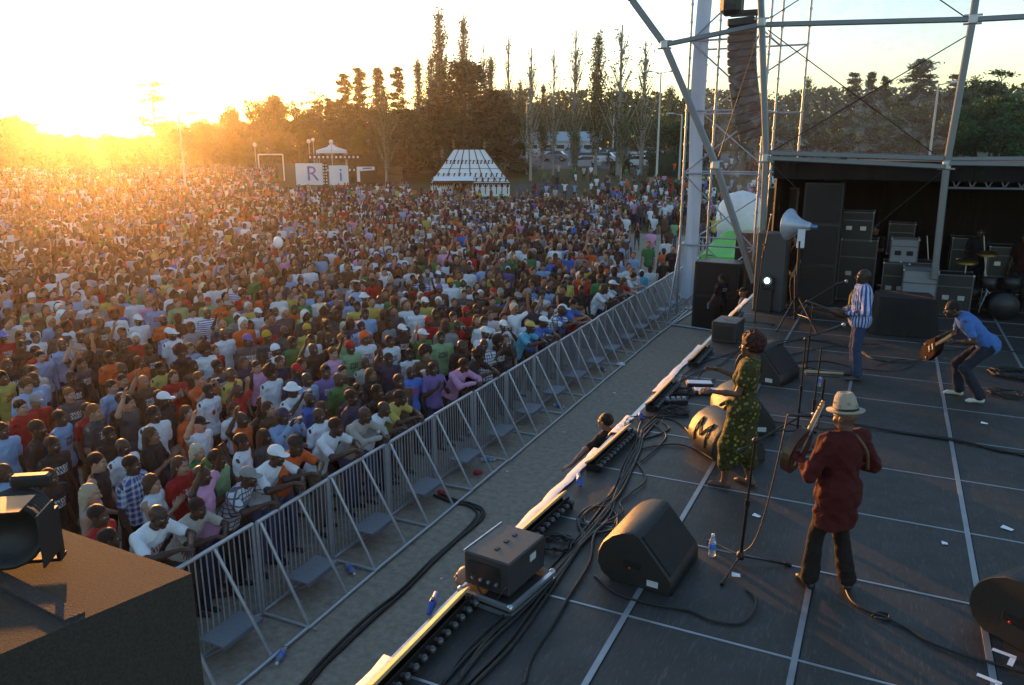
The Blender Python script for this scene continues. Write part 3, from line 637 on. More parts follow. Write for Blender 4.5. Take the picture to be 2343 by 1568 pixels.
# ---------------------------------------------------------------- lamps and posts
def globe_lamp(x, ytop, dist, label):
    p = atD(x, ytop, dist); g0 = G+GH(p.x, p.y); h = p.z-g0; t = thing('globe_lamp', label, 'lamp post', (p.x, p.y, g0), group='globe lamps by the park path')
    MB().tube((0, 0, 0), (0, 0, h-.4), .06, 8, .045).build('pole', STEEL, t); MB().sphere((0, 0, h-.2), .26, 8).build('lamp_globe', mat('globe', (.75, .75, .72), .3, var=.05), t)
for x, y, d, l in ((582, 328, 105, 'globe lamp alone in the haze left of the goal frame'), (706, 320, 100, 'first globe lamp left of the white gazebo peak'), (716, 317, 120, 'globe lamp close behind the first one'), (757, 321, 96, 'globe lamp straight above the white gazebo peak'), (841, 319, 100, 'globe lamp over the rounded dark bush')): globe_lamp(x, y, d, l)
def street_lamp(x, ytop, dist, label, heads=(1,)):
    p = atD(x, ytop, dist); g0 = G+GH(p.x, p.y); h = p.z-g0; t = thing('street_lamp', label, 'lamp post', (p.x, p.y, g0), R(20))
    MB().tube((0, 0, 0), (0, 0, h), .13, 8, .07).build('pole', mat('painted_pole', (.55, .53, .5), .5), t)
    for s_ in heads:
        MB().tube((0, 0, h-.1), (s_*1.0, 0, h+.1), .04).box((s_*1.3, 0, h+.1), (.8, .3, .16), bev=.04).build('lamp_head', STEEL, t)
street_lamp(408, 262, 80, 'lone tall lamp post right of the sun glare', (1,)); street_lamp(1512, 166, 85, 'tall double headed lamp post in front of the poplars', (-1, 1)); street_lamp(1205, 228, 95, 'street lamp with one arm above the tent right side', (1,))
street_lamp(1405, 235, 130, 'small far street lamp between the last poplars', (1,)); street_lamp(1560, 262, 90, 'thin lamp post behind the hedge', (-1,)); street_lamp(2147, 192, 70, 'pale lamp post behind the plastic window', (1,))
# ---------------------------------------------------------------- industrial building
p = atD(1272, 347, 158); ib = thing('industrial_building', 'low pale blue industrial building behind the car park', 'building', (p.x, p.y, G+GH(p.x, p.y)-.3), R(16)); ib.scale = (.62, .62, .56)
MB().box((0, 0, 2.2), (26, 14, 4.4)).build('wall', mat('pale_wall', (.55, .57, .6), .8), ib)
MB().prism([(-14, -7.6), (14, -7.6), (14, 7.6), (-14, 7.6)], 4.4, 7.6).build('roof', mat('blue_roof', (.45, .58, .78), .6, var=.08), ib)
for i in range(6): MB().box((-10.5+i*4.2, -7.05, 2.6), (2.4, .16, 1.2)).build('window', mat('dark_glass', (.03, .04, .05), .15), ib)
# ---------------------------------------------------------------- parked cars
def car_proto():
    t = thing('parked_car', 'x', 'car', group='cars parked beyond the grass')
    sec = [(-2.05, .35, .55), (-2.0, .85, .78), (-1.35, .98, .84), (-.95, 1.0, .86), (.95, .98, .86), (1.75, .86, .82), (2.08, .65, .7), (2.1, .35, .6)]
    b = MB(); n = len(sec); vs = []
    for x, z, w in sec: vs += [(x, -w, .28), (x, -w, z*.8), (x, -w*.9, z), (x, w*.9, z), (x, w, z*.8), (x, w, .28)]
    fs = [(i*6+k, i*6+k+1, (i+1)*6+k+1, (i+1)*6+k) for i in range(n-1) for k in range(5)]+[tuple(range(6))[::-1], tuple(range((n-1)*6, n*6))]
    b.add(vs, fs, 0, True); body = b.build('body', M_CARP, t)
    c = MB(); top = [(-1.5, .96), (-1.0, 1.40), (.25, 1.43), (1.05, .97)]
    vs = [(x, s*(.62 if z > 1.2 else .78), z) for s in (-1, 1) for x, z in top]; c.add(vs, [(0, 1, 2, 3), (7, 6, 5, 4), (1, 0, 4, 5), (3, 2, 6, 7)]); c.build('windows', mat('car_glass', (.02, .025, .03), .08, spec=.8), t)
    MB().box((-.38, 0, 1.435), (1.28, 1.22, .05), bev=.02).build('roof', M_CARP, t)
    for x in (-1.28, 1.32):
        for s in (-1, 1):
            w = MB(); w.tube((x, s*.70, .32), (x, s*.88, .32), .32, 16); wo_ = w.build('wheel', RUB, t)
            MB().tube((x, s*.87, .32), (x, s*.89, .32), .18, 12).build('rim', ALU, wo_)
    for s in (-1, 1):
        MB().box((2.07, s*.52, .62), (.08, .3, .12), bev=.02).build('headlight', mat('lamp_glass', (.7, .7, .7), .1), t)
        MB().box((-2.03, s*.58, .72), (.06, .22, .14), bev=.02).build('tail_light', mat('red_lens', (.35, .01, .01), .2), t)
    return t
M_CARP = attr_mat('car_paint', .25, .0, 1, spec=.6, useattr=False)
CARS = [(1261, 360, 12, 'w', 'white car parked leftmost in the back row'), (1268, 367, 8, 'g', 'grey car half hidden under the first poplar'), (1311, 358, 14, 'b', 'blue grey car in the back row by the building'),
 (1355, 353, 5, 's', 'silver car farthest back between two poplars'), (1346, 371, 10, 'w', 'white car in the middle of the front row'), (1379, 371, 6, 'w', 'white car right of the middle poplar'), (1395, 357, 9, 'k', 'dark car behind the middle poplar'),
 (1338, 384, 11, 's', 'silver car nearest the crowd below the bare poplar'), (1468, 382, 4, 'w', 'pale car nearest the crowd at the right'), (1487, 358, 12, 'w', 'white car left of the hedge in the back row'), (1491, 371, 9, 's', 'silver car left of the dark hedge'), (1555, 352, 7, 'k', 'dark van like car far behind the hedge'), (1430, 360, 8, 's', 'silver car behind the stout low poplar')]
CC = dict(w=(.75, .76, .78, 1), g=(.2, .2, .21, 1), b=(.2, .3, .45, 1), s=(.45, .47, .5, 1), k=(.02, .02, .025, 1), r=(.3, .02, .02, 1))
cproto = car_proto()
for i, (x, y, rz, c, lb) in enumerate(CARS):
    o = cproto if i == 0 else copy_tree(cproto); p = atD(x, y, float(np.interp(y, (352, 358, 371, 384), (134, 126, 112, 103)))); o.location = (p.x, p.y, G+GH(p.x, p.y)+.03); o.rotation_euler[2] = R(rz+(180 if i % 2 else 0)); o['label'] = lb
    for ch in o.children:
        ch.color = CC[c]
# ---------------------------------------------------------------- goal frame, gazebo, banners
p, q = atD(592, 376, 108), atD(648, 376, 108); gf = thing('goal_frame', 'white goal frame standing in the crowd left of the gazebo', 'goal', ((p.x+q.x)/2, (p.y+q.y)/2, G), math.atan2(q.y-p.y, q.x-p.x))
w2 = (q-p).length/2; gh = atD(620, 354, math.hypot((p.x+q.x)/2, (p.y+q.y)/2)).z-G; MB().tube((-w2, 0, 0), (-w2, 0, gh), .09).tube((w2, 0, 0), (w2, 0, gh), .09).tube((-w2, 0, gh), (w2, 0, gh), .09).tube((-w2, 1.6, 0), (-w2, 0, gh), .05).tube((w2, 1.6, 0), (w2, 0, gh), .05).build('goal_tubes', mat('white_paint', (.8, .8, .8), .4), gf)
CAN = mat('canvas_white', (.78, .78, .8), .8, var=.06, vs=3, bump=.15, bs=6)
p = atD(762, 400, 100); D0 = math.hypot(p.x, p.y); gz = thing('gazebo', 'white pointed gazebo roof behind the letter banners', 'gazebo', (p.x, p.y, G+GH(p.x, p.y)-.2), R(35))
zt = atD(757, 341, D0).z-G; ze = atD(757, 358, D0).z-G; w = 1.75
rf = MB(); rf.add([(-w, -w, ze), (w, -w, ze), (w, w, ze), (-w, w, ze), (-.5, -.5, ze+.45*(zt-ze)), (.5, -.5, ze+.45*(zt-ze)), (.5, .5, ze+.45*(zt-ze)), (-.5, .5, ze+.45*(zt-ze)), (0, 0, zt), (-w, -w, ze-.35), (w, -w, ze-.35), (w, w, ze-.35), (-w, w, ze-.35)],
  [(0, 1, 5, 4), (1, 2, 6, 5), (2, 3, 7, 6), (3, 0, 4, 7), (4, 5, 8), (5, 6, 8), (6, 7, 8), (7, 4, 8), (9, 10, 1, 0), (10, 11, 2, 1), (11, 12, 3, 2), (12, 9, 0, 3)]); rf.build('roof', CAN, gz)
for sx in (-1, 1):
    for sy in (-1, 1): MB().tube((sx*w*.96, sy*w*.96, 0), (sx*w*.96, sy*w*.96, ze-.1), .05).build('leg', ALU, gz)
def text_mesh(s, size, ext=.01):
    cu = bpy.data.curves.new('t', 'FONT'); cu.body = s; cu.size = size; cu.extrude = ext; cu.align_x = 'CENTER'; cu.align_y = 'CENTER'; o = bpy.data.objects.new('t', cu); link(o)
    bpy.context.view_layer.update(); me = bpy.data.meshes.new_from_object(o.evaluated_get(bpy.context.evaluated_depsgraph_get())); bpy.data.objects.remove(o); me.materials.clear(); return me
BLUEP = mat('banner_blue', (.05, .13, .5), .7)
def banner(x0, x1, yt, yb, kind, label):
    cx = (x0+x1)/2; pb = atg(cx, 430); D = math.hypot(pb.x, pb.y); sc = D/FPX*1.12; w = (x1-x0)*sc; zt = atD(cx, yt, D).z; zb = atD(cx, yb, D).z; h = zt-zb
    az = math.atan2(pb.x, pb.y); t = thing('letter_banner', label, 'banner', (pb.x, pb.y, pb.z), -az); z0 = zb-pb.z
    b = MB(); nx = 8; vs = []; 
    if kind == 'F': b.box((0, 0, z0+h*.5), (w, .10, h)); fr = b.build('panel', mat('matt_black', (.015, .015, .015), .8), t)
    else:
        for j in range(9):
            for i in range(nx+1): vs.append((-w/2+w*i/nx, -.02-.06*math.sin(i*1.3+j*.5), z0+h*j/8))
        b.add(vs, [(j*(nx+1)+i, j*(nx+1)+i+1, (j+1)*(nx+1)+i+1, (j+1)*(nx+1)+i) for j in range(8) for i in range(nx)], 0, True)
        b.add([(-w/2, .04, z0), (w/2, .04, z0), (w/2, .04, z0+h), (-w/2, .04, z0+h)], [(3, 2, 1, 0)]); b.build('cloth', CAN, t)
    for s_ in (-1, 1): MB().tube((s_*w*.5, .1, 0), (s_*w*.5, .1, z0+h+.05), .05).build('post', BLACKM, t)
    st = MB()      # film strip with sprocket holes: dark strip, pale squares
    if kind == 'R':
        st.box((w*.56, -.12, z0+h*.5), (.5, .05, h*1.05))
        for k in range(7): st.box((w*.56-.15, -.14, z0+h*(.08+.14*k)), (.13, .03, .16), m=1).box((w*.56+.15, -.14, z0+h*(.08+.14*k)), (.13, .03, .16), m=1)
        st.build('film_strip', [mat('matt_black', (0, 0, 0)), CAN], t)
    if kind == 'F':
        MB().prism([(-w*.45, z0+h*.1), (-w*.30, z0+h*.1), (-w*.30, z0+h*.72), (w*.45, z0+h*.78), (w*.45, z0+h*.98), (-w*.45, z0+h*.98)], .06, .10, Matrix.Rotation(R(90), 4, 'X')).build('white_shape', CAN, t)
        MB().prism([(-w*.15, z0+h*.83), (w*.3, z0+h*.86), (w*.3, z0+h*.93), (-w*.15, z0+h*.91)], .11, .13, Matrix.Rotation(R(90), 4, 'X')).build('blue_mark', BLUEP, t)
    else:
        me = text_mesh(kind, h*.95, .02); me.materials.append(BLUEP); o = bpy.data.objects.new('letter', me); link(o); o.parent = t; o.location = (w*.10, -.14, z0+h*.5); o.rotation_euler = (R(90), 0, 0)
banner(684, 736, 374, 424, 'R', 'white banner with a large blue letter R'); banner(758, 795, 379, 424, 'i', 'white banner with a small blue letter i'); banner(819, 858, 381, 420, 'F', 'black panel with a bent white shape and blue mark')
p = atg(745, 426); D = math.hypot(p.x, p.y); az = math.atan2(p.x, p.y); z = atD(760, 360, D).z-p.z
fs_ = thing('film_strip_frame', 'black film strip arch with square holes below the gazebo', 'frame', (p.x, p.y, p.z), -az); b = MB(); hl = MB()
for zz in (z, z-1.5): b.box((1.2, 0, zz), (6.2, .12, .55))
for xx in (-1.6, 4.1): b.box((xx, .01, z/2), (.5, .1, z))
for zz in (z, z-1.5):
    for k in range(12): b.box((-1.6+k*.5, -.06, zz), (.22, .03, .26), m=1)
b.build('strip', [mat('matt_black', (0, 0, 0)), CAN], fs_)
for x, y, w, l in ((875, 424, 1.1, 'small brown crate right of the black letter panel'), (905, 424, 1.8, 'brown market stall box left of the tent')):
    p = atg(x, y); t = thing('wooden_crate', l, 'crate', (p.x, p.y, p.z), R(30)); b = MB()
    for k in range(5): b.box((0, 0, .22+k*.42), (w, w, .36), bev=.02)
    b.build('planks', mat('brown_wood', (.16, .085, .04), .8, var=.3), t)
# ---------------------------------------------------------------- big white tent
pa, pb = atg(985, 447), atg(1166, 447); c = (pa+pb)/2; w = (pb-pa).length/2*.92; D = math.hypot(c.x, c.y); az = math.atan2(c.x, c.y)
tz = lambda y: atD(1076, y, D).z-c.z
tent = thing('tent', 'white ceremonial tent with black trim standing behind the crowd', 'tent', (c.x, c.y, c.z), -az+R(2)); ze, zr = tz(415), tz(343); rw = w*.40; dp = w*.62
def roof_pt(u, v, side):   # u along, v 0 eave..1 ridge; sagging
    s = v-.22*math.sin(math.pi*v); hw = w*(1-s)+rw*s; return Vector((u*hw, side*dp*(1-s), ze+(zr-ze)*s*(.92+.08*v)))
rf = MB(); nu, nv = 12, 8; fn = lambda u, v: roof_pt(u, v, -1)
for side in (-1, 1):
    vs = [roof_pt(-1+2*i/nu, j/nv, side) for j in range(nv+1) for i in range(nu+1)]; fs = [(j*(nu+1)+i, j*(nu+1)+i+1, (j+1)*(nu+1)+i+1, (j+1)*(nu+1)+i) for j in range(nv) for i in range(nu)]
    rf.add(vs, fs if side < 0 else [f[::-1] for f in fs], 0, True)
for e in (-1, 1):
    vs = []
    for j in range(nv+1):
        s = j/nv-.22*math.sin(math.pi*j/nv)
        for i in range(7): vs.append((e*(w*(1-s)+rw*s), dp*(1-s)*(-1+2*i/6), ze+(zr-ze)*s*(.92+.08*j/nv)))
    fs = [(j*7+i, j*7+i+1, (j+1)*7+i+1, (j+1)*7+i) for j in range(nv) for i in range(6)]; rf.add(vs, fs if e > 0 else [f[::-1] for f in fs], 0, True)
TRIM = mat('black_trim', (.012, .012, .015), .8)
for i in range(nu+1):
    if i % 2 == 0: rf.path([roof_pt(-1+2*i/nu, j/8, -1)+Vector((0, -.03, .03)) for j in range(9)], .045, 4, m=1)
for v in (0, .3, .62, 1.0): rf.path([roof_pt(-1+2*i/12, v, -1)+Vector((0, -.03, .03)) for i in range(13)], .022, 4, m=1)
for v in (.13, .42, .76):
    for i in range(13):
        if v < .3 and i < 6: continue
        q = roof_pt(-.92+1.84*i/12, v, -1)+Vector((0, -.07, .04)); rf.box(q, (.10, .04, .34), m=1).box(q+Vector((.07, 0, .15)), (.14, .04, .10), m=1).box(q+Vector((-.06, 0, -.12)), (.1, .04, .09), m=1)
rf.build('roof', [CAN, TRIM], tent)
wl = MB()
for a, b in (((-w, -dp), (-w*.45, -dp)), ((w*.02, -dp), (w, -dp)), ((w, -dp), (w, dp)), ((w, dp), (-w, dp)), ((-w, dp), (-w, -dp))):
    wl.add([(a[0], a[1], 0), (b[0], b[1], 0), (b[0], b[1], ze), (a[0], a[1], ze)], [(0, 1, 2, 3)])
wl.build('wall', CAN, tent); va = MB(); va.box((0, -dp-.03, ze-.12), (2*w+.1, .05, .10)); sl = MB()
for k in range(40): x = -w+2*w*(k+.5)/40; va.add([(x-.08, -dp-.05, ze-.17), (x+.08, -dp-.05, ze-.17), (x, -dp-.05, ze-.42)], [(0, 2, 1)])
for k in range(7): x = w*.10+k*w*.14; va.box((x, -dp-.03, ze*.42), (.08, .04, ze*.5)).add([(x-.16, -dp-.05, ze*.66), (x+.16, -dp-.05, ze*.66), (x, -dp-.05, ze*.9)], [(0, 1, 2)])
va.build('valance', TRIM, tent)
aw = MB(); vs = [(-w*.92+w*.98*i/8, -dp-.15-2.2*j/4, ze+.55-.35*j/4-.25*math.sin(math.pi*i/8)*0-.12*math.sin(math.pi*j/4)) for j in range(5) for i in range(9)]
aw.add(vs, [(j*9+i, (j+1)*9+i, (j+1)*9+i+1, j*9+i+1) for j in range(4) for i in range(8)], 0, True); ao = aw.build('awning', CAN, tent)
sc_ = MB()
for k in range(26): x = -w*.92+w*.98*(k+.5)/26; sc_.add([(x-.1, -dp-2.38, ze+.18), (x+.1, -dp-2.38, ze+.18), (x, -dp-2.38, ze-.1)], [(0, 2, 1)])
sc_.box((-w*.43, -dp-2.37, ze+.2), (w*.98, .04, .07)); sc_.build('scallop', TRIM, ao)
for x in (-w*.92, w*.06): MB().tube((x, -dp-2.3, 0), (x, -dp-2.3, ze+.2), .04).build('pole', BLACKM, tent)
for s_ in (-1, 1):
    fi = MB(); fi.tube((s_*rw, 0, zr-.1), (s_*rw, 0, zr+1.0), .035, 6, .01).sphere((s_*rw, 0, zr+.25), .13, 6).sphere((s_*rw, 0, zr+.55), .1, 6); fi.build('finial', mat('brass', (.25, .16, .05), .4, .8), tent)
# ---------------------------------------------------------------- stage deck
def deck_mat():
    m = bpy.data.materials.new('deck_board'); m.use_nodes = True; nt = m.node_tree; b = nt.nodes['Principled BSDF']; N = nt.nodes.new; L = nt.links.new
    tc = N('ShaderNodeTexCoord'); n1 = N('ShaderNodeTexNoise'); n1.inputs['Scale'].default_value = 1.3; n1.inputs['Detail'].default_value = 9; n1.inputs['Roughness'].default_value = .7; L(tc.outputs['Object'], n1.inputs['Vector'])
    cr = N('ShaderNodeValToRGB'); e = cr.color_ramp.elements; e[0].position = .3; e[0].color = (.018, .0172, .0165, 1); e[1].position = .72; e[1].color = (.036, .0345, .033, 1); L(n1.outputs[0], cr.inputs[0]); mp = N('ShaderNodeMapping'); mp.inputs['Scale'].default_value = (9, 1.1, 1); L(tc.outputs['Object'], mp.inputs['Vector']); n4 = N('ShaderNodeTexNoise'); n4.inputs['Scale'].default_value = 5; n4.inputs['Detail'].default_value = 10; n4.inputs['Distortion'].default_value = 1.5; L(mp.outputs[0], n4.inputs['Vector'])
    c4 = N('ShaderNodeValToRGB'); e = c4.color_ramp.elements; e[0].position = .54; e[0].color = (0, 0, 0, 1); e[1].position = .74; e[1].color = (.8, .8, .8, 1); L(n4.outputs[0], c4.inputs[0])
    m4 = N('ShaderNodeMix'); m4.data_type = 'RGBA'; L(c4.outputs[0], m4.inputs[0]); L(cr.outputs[0], m4.inputs[6]); m4.inputs[7].default_value = (.085, .08, .072, 1); L(m4.outputs[2], b.inputs['Base Color'])
    n2 = N('ShaderNodeTexNoise'); n2.inputs['Scale'].default_value = 4; n2.inputs['Detail'].default_value = 6; L(tc.outputs['Object'], n2.inputs['Vector'])
    mr = N('ShaderNodeMapRange'); mr.inputs[3].default_value = .42; mr.inputs[4].default_value = .72; L(n2.outputs[0], mr.inputs[0]); L(mr.outputs[0], b.inputs['Roughness'])
    n3 = N('ShaderNodeTexVoronoi'); n3.inputs['Scale'].default_value = 130; L(tc.outputs['Object'], n3.inputs['Vector']); bp = N('ShaderNodeBump'); bp.inputs['Strength'].default_value = .15; bp.inputs['Distance'].default_value = .01; L(n3.outputs[0], bp.inputs['Height']); L(bp.outputs[0], b.inputs['Normal']); return m
XE, YB = -2.84, 24.5
LX = [-1.54+1.255*i for i in range(-1, 9)]; LY = [5.25+1.345*i for i in range(-6, 15)]
stg = thing('stage', 'raised black stage deck of boards with aluminium seams', 'stage', (0, 0, 0))
MB().box(((XE+9.5)/2, 10.5, -.06), (9.5-XE, 28, .12)).build('deck', deck_mat(), stg)
DK = mat('dark_drape', (.006, .006, .007), .95, bump=.4, bs=6)
MB().box(((XE+9.5)/2, 10.5, (G-.12)/2), (9.5-XE-.2, 27.8, -G-.12)).build('skirt', DK, stg)
sm_ = MB(); gp = MB()
for x in LX[1:]: sm_.box((x, 10.5, .002), (.045, 27.9, .008)); gp.box((x+.028, 10.5, .0015), (.008, 27.9, .005))
for y in LY: sm_.box(((XE+9.5)/2, y, .0015), (9.4-XE, .024, .006)); gp.box(((XE+9.5)/2, y+.017, .001), (9.4-XE, .009, .004))
sm_.build('seam', mat('seam_metal', (.30, .32, .35), .4, .55, .35, 5), stg); gp.build('gap', mat('gap_black', (.004, .004, .004), .9), stg)
MB().box((XE-.03, 10.5, -.05), (.06, 28, .10)).build('edge_rail', ALU, stg)
# white fascia sheet laid over the edge rail
SH = mat('white_sheet', (.58, .60, .64), .6, var=.08, bump=.4, bs=8)
for (y0, y1), lb in zip(((2.0, 4.0), (6.0, 8.4), (9.0, 9.7), (10.9, 14.0), (15.9, 19.0)), ('at the bottom edge beside the nearest batten', 'beyond the rack box', 'by the man in the pit', 'before the small black box', 'at the far end below the guard')):
    n = 14; vs = []; sh = MB()
    for i in range(n+1):
        y = y0+(y1-y0)*i/n; w = .02*math.sin(i*1.7); vs += [(XE-.15+w, y, -.07), (XE-.09+w*.5, y, .022+.008*math.sin(i*2.3)), (XE+.01+w*.4, y, .024+.005*math.cos(i*1.9))]
    sh.add(vs, [(i*3+k, i*3+k+1, (i+1)*3+k+1, (i+1)*3+k) for i in range(n) for k in (0, 1)], 0, True)
    tag(sh.build('plastic_strip', SH), 'creased white plastic strip on the stage edge '+lb, 'plastic strip', 'white strips taped along the stage edge')
# ---------------------------------------------------------------- footlight battens
WOOD = mat('raw_wood', (.42, .27, .13), .7, var=.3, vs=12, bump=.3, bs=20); BULB = mat('bulb', (.05, .05, .055), .15, spec=.7, var=.1)
def batten(y0, y1, label, x=-2.70, tilt=0.0):
    L_ = y1-y0; t = thing('footlight_batten', label, 'footlights', (x, (y0+y1)/2, 0), tilt, 'footlight battens along the stage edge')
    MB().box((-.045, 0, .125), (.12, L_, .022), Matrix.Rotation(R(-38), 3, 'Y'), bev=.004).build('plank', WOOD, t)
    MB().box((-.055, 0, .06), (.03, L_*.98, .118)).box((.0, 0, .012), (.12, L_*.96, .02)).box((.03, 0, .068), (.012, L_*.97, .10)).build('housing', mat('matt_black', (.01, .01, .01), .8), t)
    n = max(6, int(L_/.105))
    for i in range(n):
        y = -L_/2+(i+.5)*L_/n; b = MB(); b.tube((.036, y, .07), (.06, y, .07), .022, 8).sphere((.078, y, .07), .031, 7); b.build('bulb', BULB, t)
    for s_ in (-1, 1): MB().box((0, s_*(L_/2-.03), .04), (.16, .03, .08)).build('foot', BLACKM, t)
batten(3.55, 4.85, 'nearest wooden footlight batten glowing orange below the black rack box'); batten(5.75, 6.85, 'footlight batten between rack box and blue plug', tilt=R(-3)); batten(7.75, 9.05, 'footlight batten in front of the man in the pit', tilt=R(-2))
batten(10.05, 11.35, 'footlight batten beside the two pedal boxes'); batten(12.55, 13.75, 'footlight batten nearest the small black box'); batten(16.0, 17.1, 'farthest footlight batten below the guard', x=-2.74)
# ---------------------------------------------------------------- crowd barrier
def barrier_unit():
    t = thing('crowd_barrier', 'x', 'barrier', group='steel crowd barrier sections in front of the stage')
    W_ = 1.34; f = MB()
    f.tube((0, -W_/2+.02, 1.2), (0, W_/2-.02, 1.2), .024).tube((0, -W_/2+.02, .06), (0, W_/2-.02, .06), .02)
    for s_ in (-1, 1): f.tube((0, s_*(W_/2-.022), .02), (0, s_*(W_/2-.022), 1.2), .022)
    f.build('frame', STEEL, t); b = MB()
    for i in range(1, 17): b.tube((0, -W_/2+W_*i/17, .07), (0, -W_/2+W_*i/17, 1.19), .0085, 5, cap=False)
    b.build('bars', STEEL, t)
    for s_ in (-1, 1): MB().tube((.02, s_*(W_/2-.06) if s_ < 0 else .06, 1.19), (.62, s_*(W_/2-.06) if s_ < 0 else .12, .04), .02).build('brace', STEEL, t)
    MB().tube((.66, -W_/2, .03), (.66, W_/2, .03), .024).tube((0, -W_/2+.03, .03), (.66, -W_/2+.03, .03), .02).build('base_rail', STEEL, t)
    p = MB(); p.box((.19, .02, .30), (.34, .58, .015)).box((.36, .02, .275), (.012, .58, .05)).tube((.02, .31, .3), (.02, .31, .08), .012).tube((.35, .3, .29), (.05, .3, .08), .012).tube((.35, -.26, .29), (.05, -.26, .08), .012); p.build('step_plate', mat('step_plate', (.34, .37, .42), .4, .7, .25, 30, bump=.5, bs=140), t)
    return t
bproto = barrier_unit(); ORD = 'nearest second third fourth fifth sixth seventh eighth ninth tenth eleventh twelfth thirteenth fourteenth fifteenth sixteenth seventeenth eighteenth nineteenth twentieth'.split()
def bx_at(y): return -6.2-.0*(y)
for i in range(20):
    o = bproto if i == 0 else copy_tree(bproto); y = 4.02+1.345*i; o.location = (-6.13-.016*max(0, y-5), y, G); o.rotation_euler = (0, R(rnd.uniform(-.8, .8)), R(.9+rnd.uniform(-.7, .7))); o.location.x += rnd.uniform(-.012, .012)
    o['label'] = ('barrier section nearest the camera beside the carpeted cabinet' if i == 0 else 'steel barrier section with foot step, %s from the camera' % ORD[i]) if i < 19 else 'farthest barrier section at the scaffold tower'
# litter in the pit
def bottle(loc, label, lying=0, col=(.45, .6, .8), s=1.0, yaw=0):
    t = thing('water_bottle', label, 'bottle', loc, rot=(R(90)*lying, 0, yaw)); t.scale = (s, s, s); off = .033 if lying else 0
    pl = mat('clear_pet', (.7, .78, .85), .12, var=.1, trans=.75, spec=.6)
    M = Matrix.Translation((0, off, 0)) if lying else None
    MB().lathe([(.001, .0), (.031, .003), (.033, .02), (.030, .05), (.033, .09), (.032, .14), (.022, .17), (.013, .19), (.013, .2)], 14, M).build('body', pl, t)
    MB().lathe([(.0335, .075), (.0338, .076), (.0338, .125), (.0335, .126)], 14, M).build('wrapper', mat('blue_label', (.06, .16, .6), .5), t)
    MB().lathe([(.001, .215), (.015, .214), (.015, .196), (.001, .195)], 10, M).build('cap', mat('bottle_cap', (.7, .72, .78), .4), t)
bottle(at(1628, 1272), 'standing water bottle by the foot of the nearest microphone stand', s=1.0); bottle(at(1873, 884), 'water bottle standing between the microphone stands')
for x, y, l, yw in ((795, 1300, 'crushed bottle with blue label inside the barrier frame', 1.0), (652, 1492, 'crushed blue bottle lying at the base rail in the pit', .4), (1098, 1057, 'bottle lying beyond the sixth barrier step', 2), (1375, 845, 'bottle at the barrier base rail farther along', .7), (1265, 930, 'small bottle lying behind the barrier base rail', 1.4)):
    p = at(x, y, G); bottle((p.x, p.y, G+.003), l, 1, yaw=yw, s=1.25)
def scrap(x, y, Z, w, h, label, col=(.8, .82, .86), yaw=0.0, nm='paper_scrap', cat='paper'):
    p = at(x, y, Z); o = MB().add([(-w/2, -h/2, .003), (w/2, -h/2, .006), (w/2, h/2, .003), (-w/2, h/2, .012), (0, 0, .009)], [(0, 1, 4), (1, 2, 4), (2, 3, 4), (3, 0, 4)]).build(nm, mat('paper_%d' % int(col[0]*100+col[1]*10), col, .7, var=.05)); o.location = (p.x, p.y, Z+.006); o.rotation_euler[2] = yaw; tag(o, label, cat)
for i, (x, y, w, h, l, yw) in enumerate(((1730, 1182, .075, .05, 'white tape square behind the nearest microphone stand', -.4), (1683, 1318, .07, .06, 'white tape square left of the stand foot', .2), (2303, 1211, .1, .06, 'white tape piece near the right frame edge', -.5), (2160, 1245, .05, .05, 'tiny white tape piece on the bare right boards', .1), (2251, 970, .08, .06, 'white tape piece beyond the right seam', -.2), (1711, 1078, .05, .03, 'small white scrap beside the singer legs', .3))): scrap(x, y, 0, w, h, l, yaw=yw)
for x, y, l in ((2296, 1497, 'L shaped white tape mark near the right monitor'), (2262, 1556, 'L shaped white tape mark at the bottom edge')):
    p = at(x, y); o = MB().box((0, 0, .008), (.15, .035, .004)).box((.06, -.07, .008), (.035, .12, .004)).build('tape_mark', mat('white_tape', (.75, .78, .85), .6)); o.location = (p.x, p.y, 0); o.rotation_euler[2] = -.3; tag(o, l, 'tape')
scrap(650, 0+1493, G, .0, .0, 'x') if 0 else None
for x, y, c, l in ((1090, 1088, (.5, .02, .02), 'red crumpled cup on the ground inside the barrier'), (1008, 1133, (.55, .03, .03), 'red plug lying where the black cables start'), (1232, 825+115, (.7, .7, .72), 'white crumpled paper inside the barrier')):
    p = at(x, y, G); b = MB(); b.sphere((0, 0, .05), .05, 6, sc=(1.3, .8, .8)).tube((0, 0, .05), (.09, .03, .06), .035, 8, .03); o = b.build('crumpled_cup', mat('cup_%d' % int(c[0]*100), c, .5)); o.location = (p.x, p.y, G); tag(o, l, 'litter')
p = at(1420, 838, G); tag(MB().sphere((0, 0, .05), .08, 6, sc=(1.5, 1, .7)).build('paper_cup', mat('white_cup', (.8, .8, .82), .6), loc=(p.x, p.y, G)), 'white paper lump on the barrier base rail halfway along', 'litter')
for i, (x, y) in enumerate(((1290, 990), (1330, 1120), (1160, 1080), (1010, 1325), (905, 1300), (1470, 800), (1240, 1150), (720, 1440), (880, 1180), (1120, 1290), (600, 1530), (1405, 900))):
    scrap(x, y, G, rnd.uniform(.04, .10), rnd.uniform(.03, .06), 'small pale scrap of litter trodden into the pit ground', col=((.6, .58, .52), (.35, .3, .24), (.7, .7, .72))[i % 3], yaw=i*1.3, nm='litter_scrap', cat='litter')
for o in [o for o in COL.objects if o.name.startswith('litter_scrap')]: o['group'] = 'litter scraps on the pit ground'
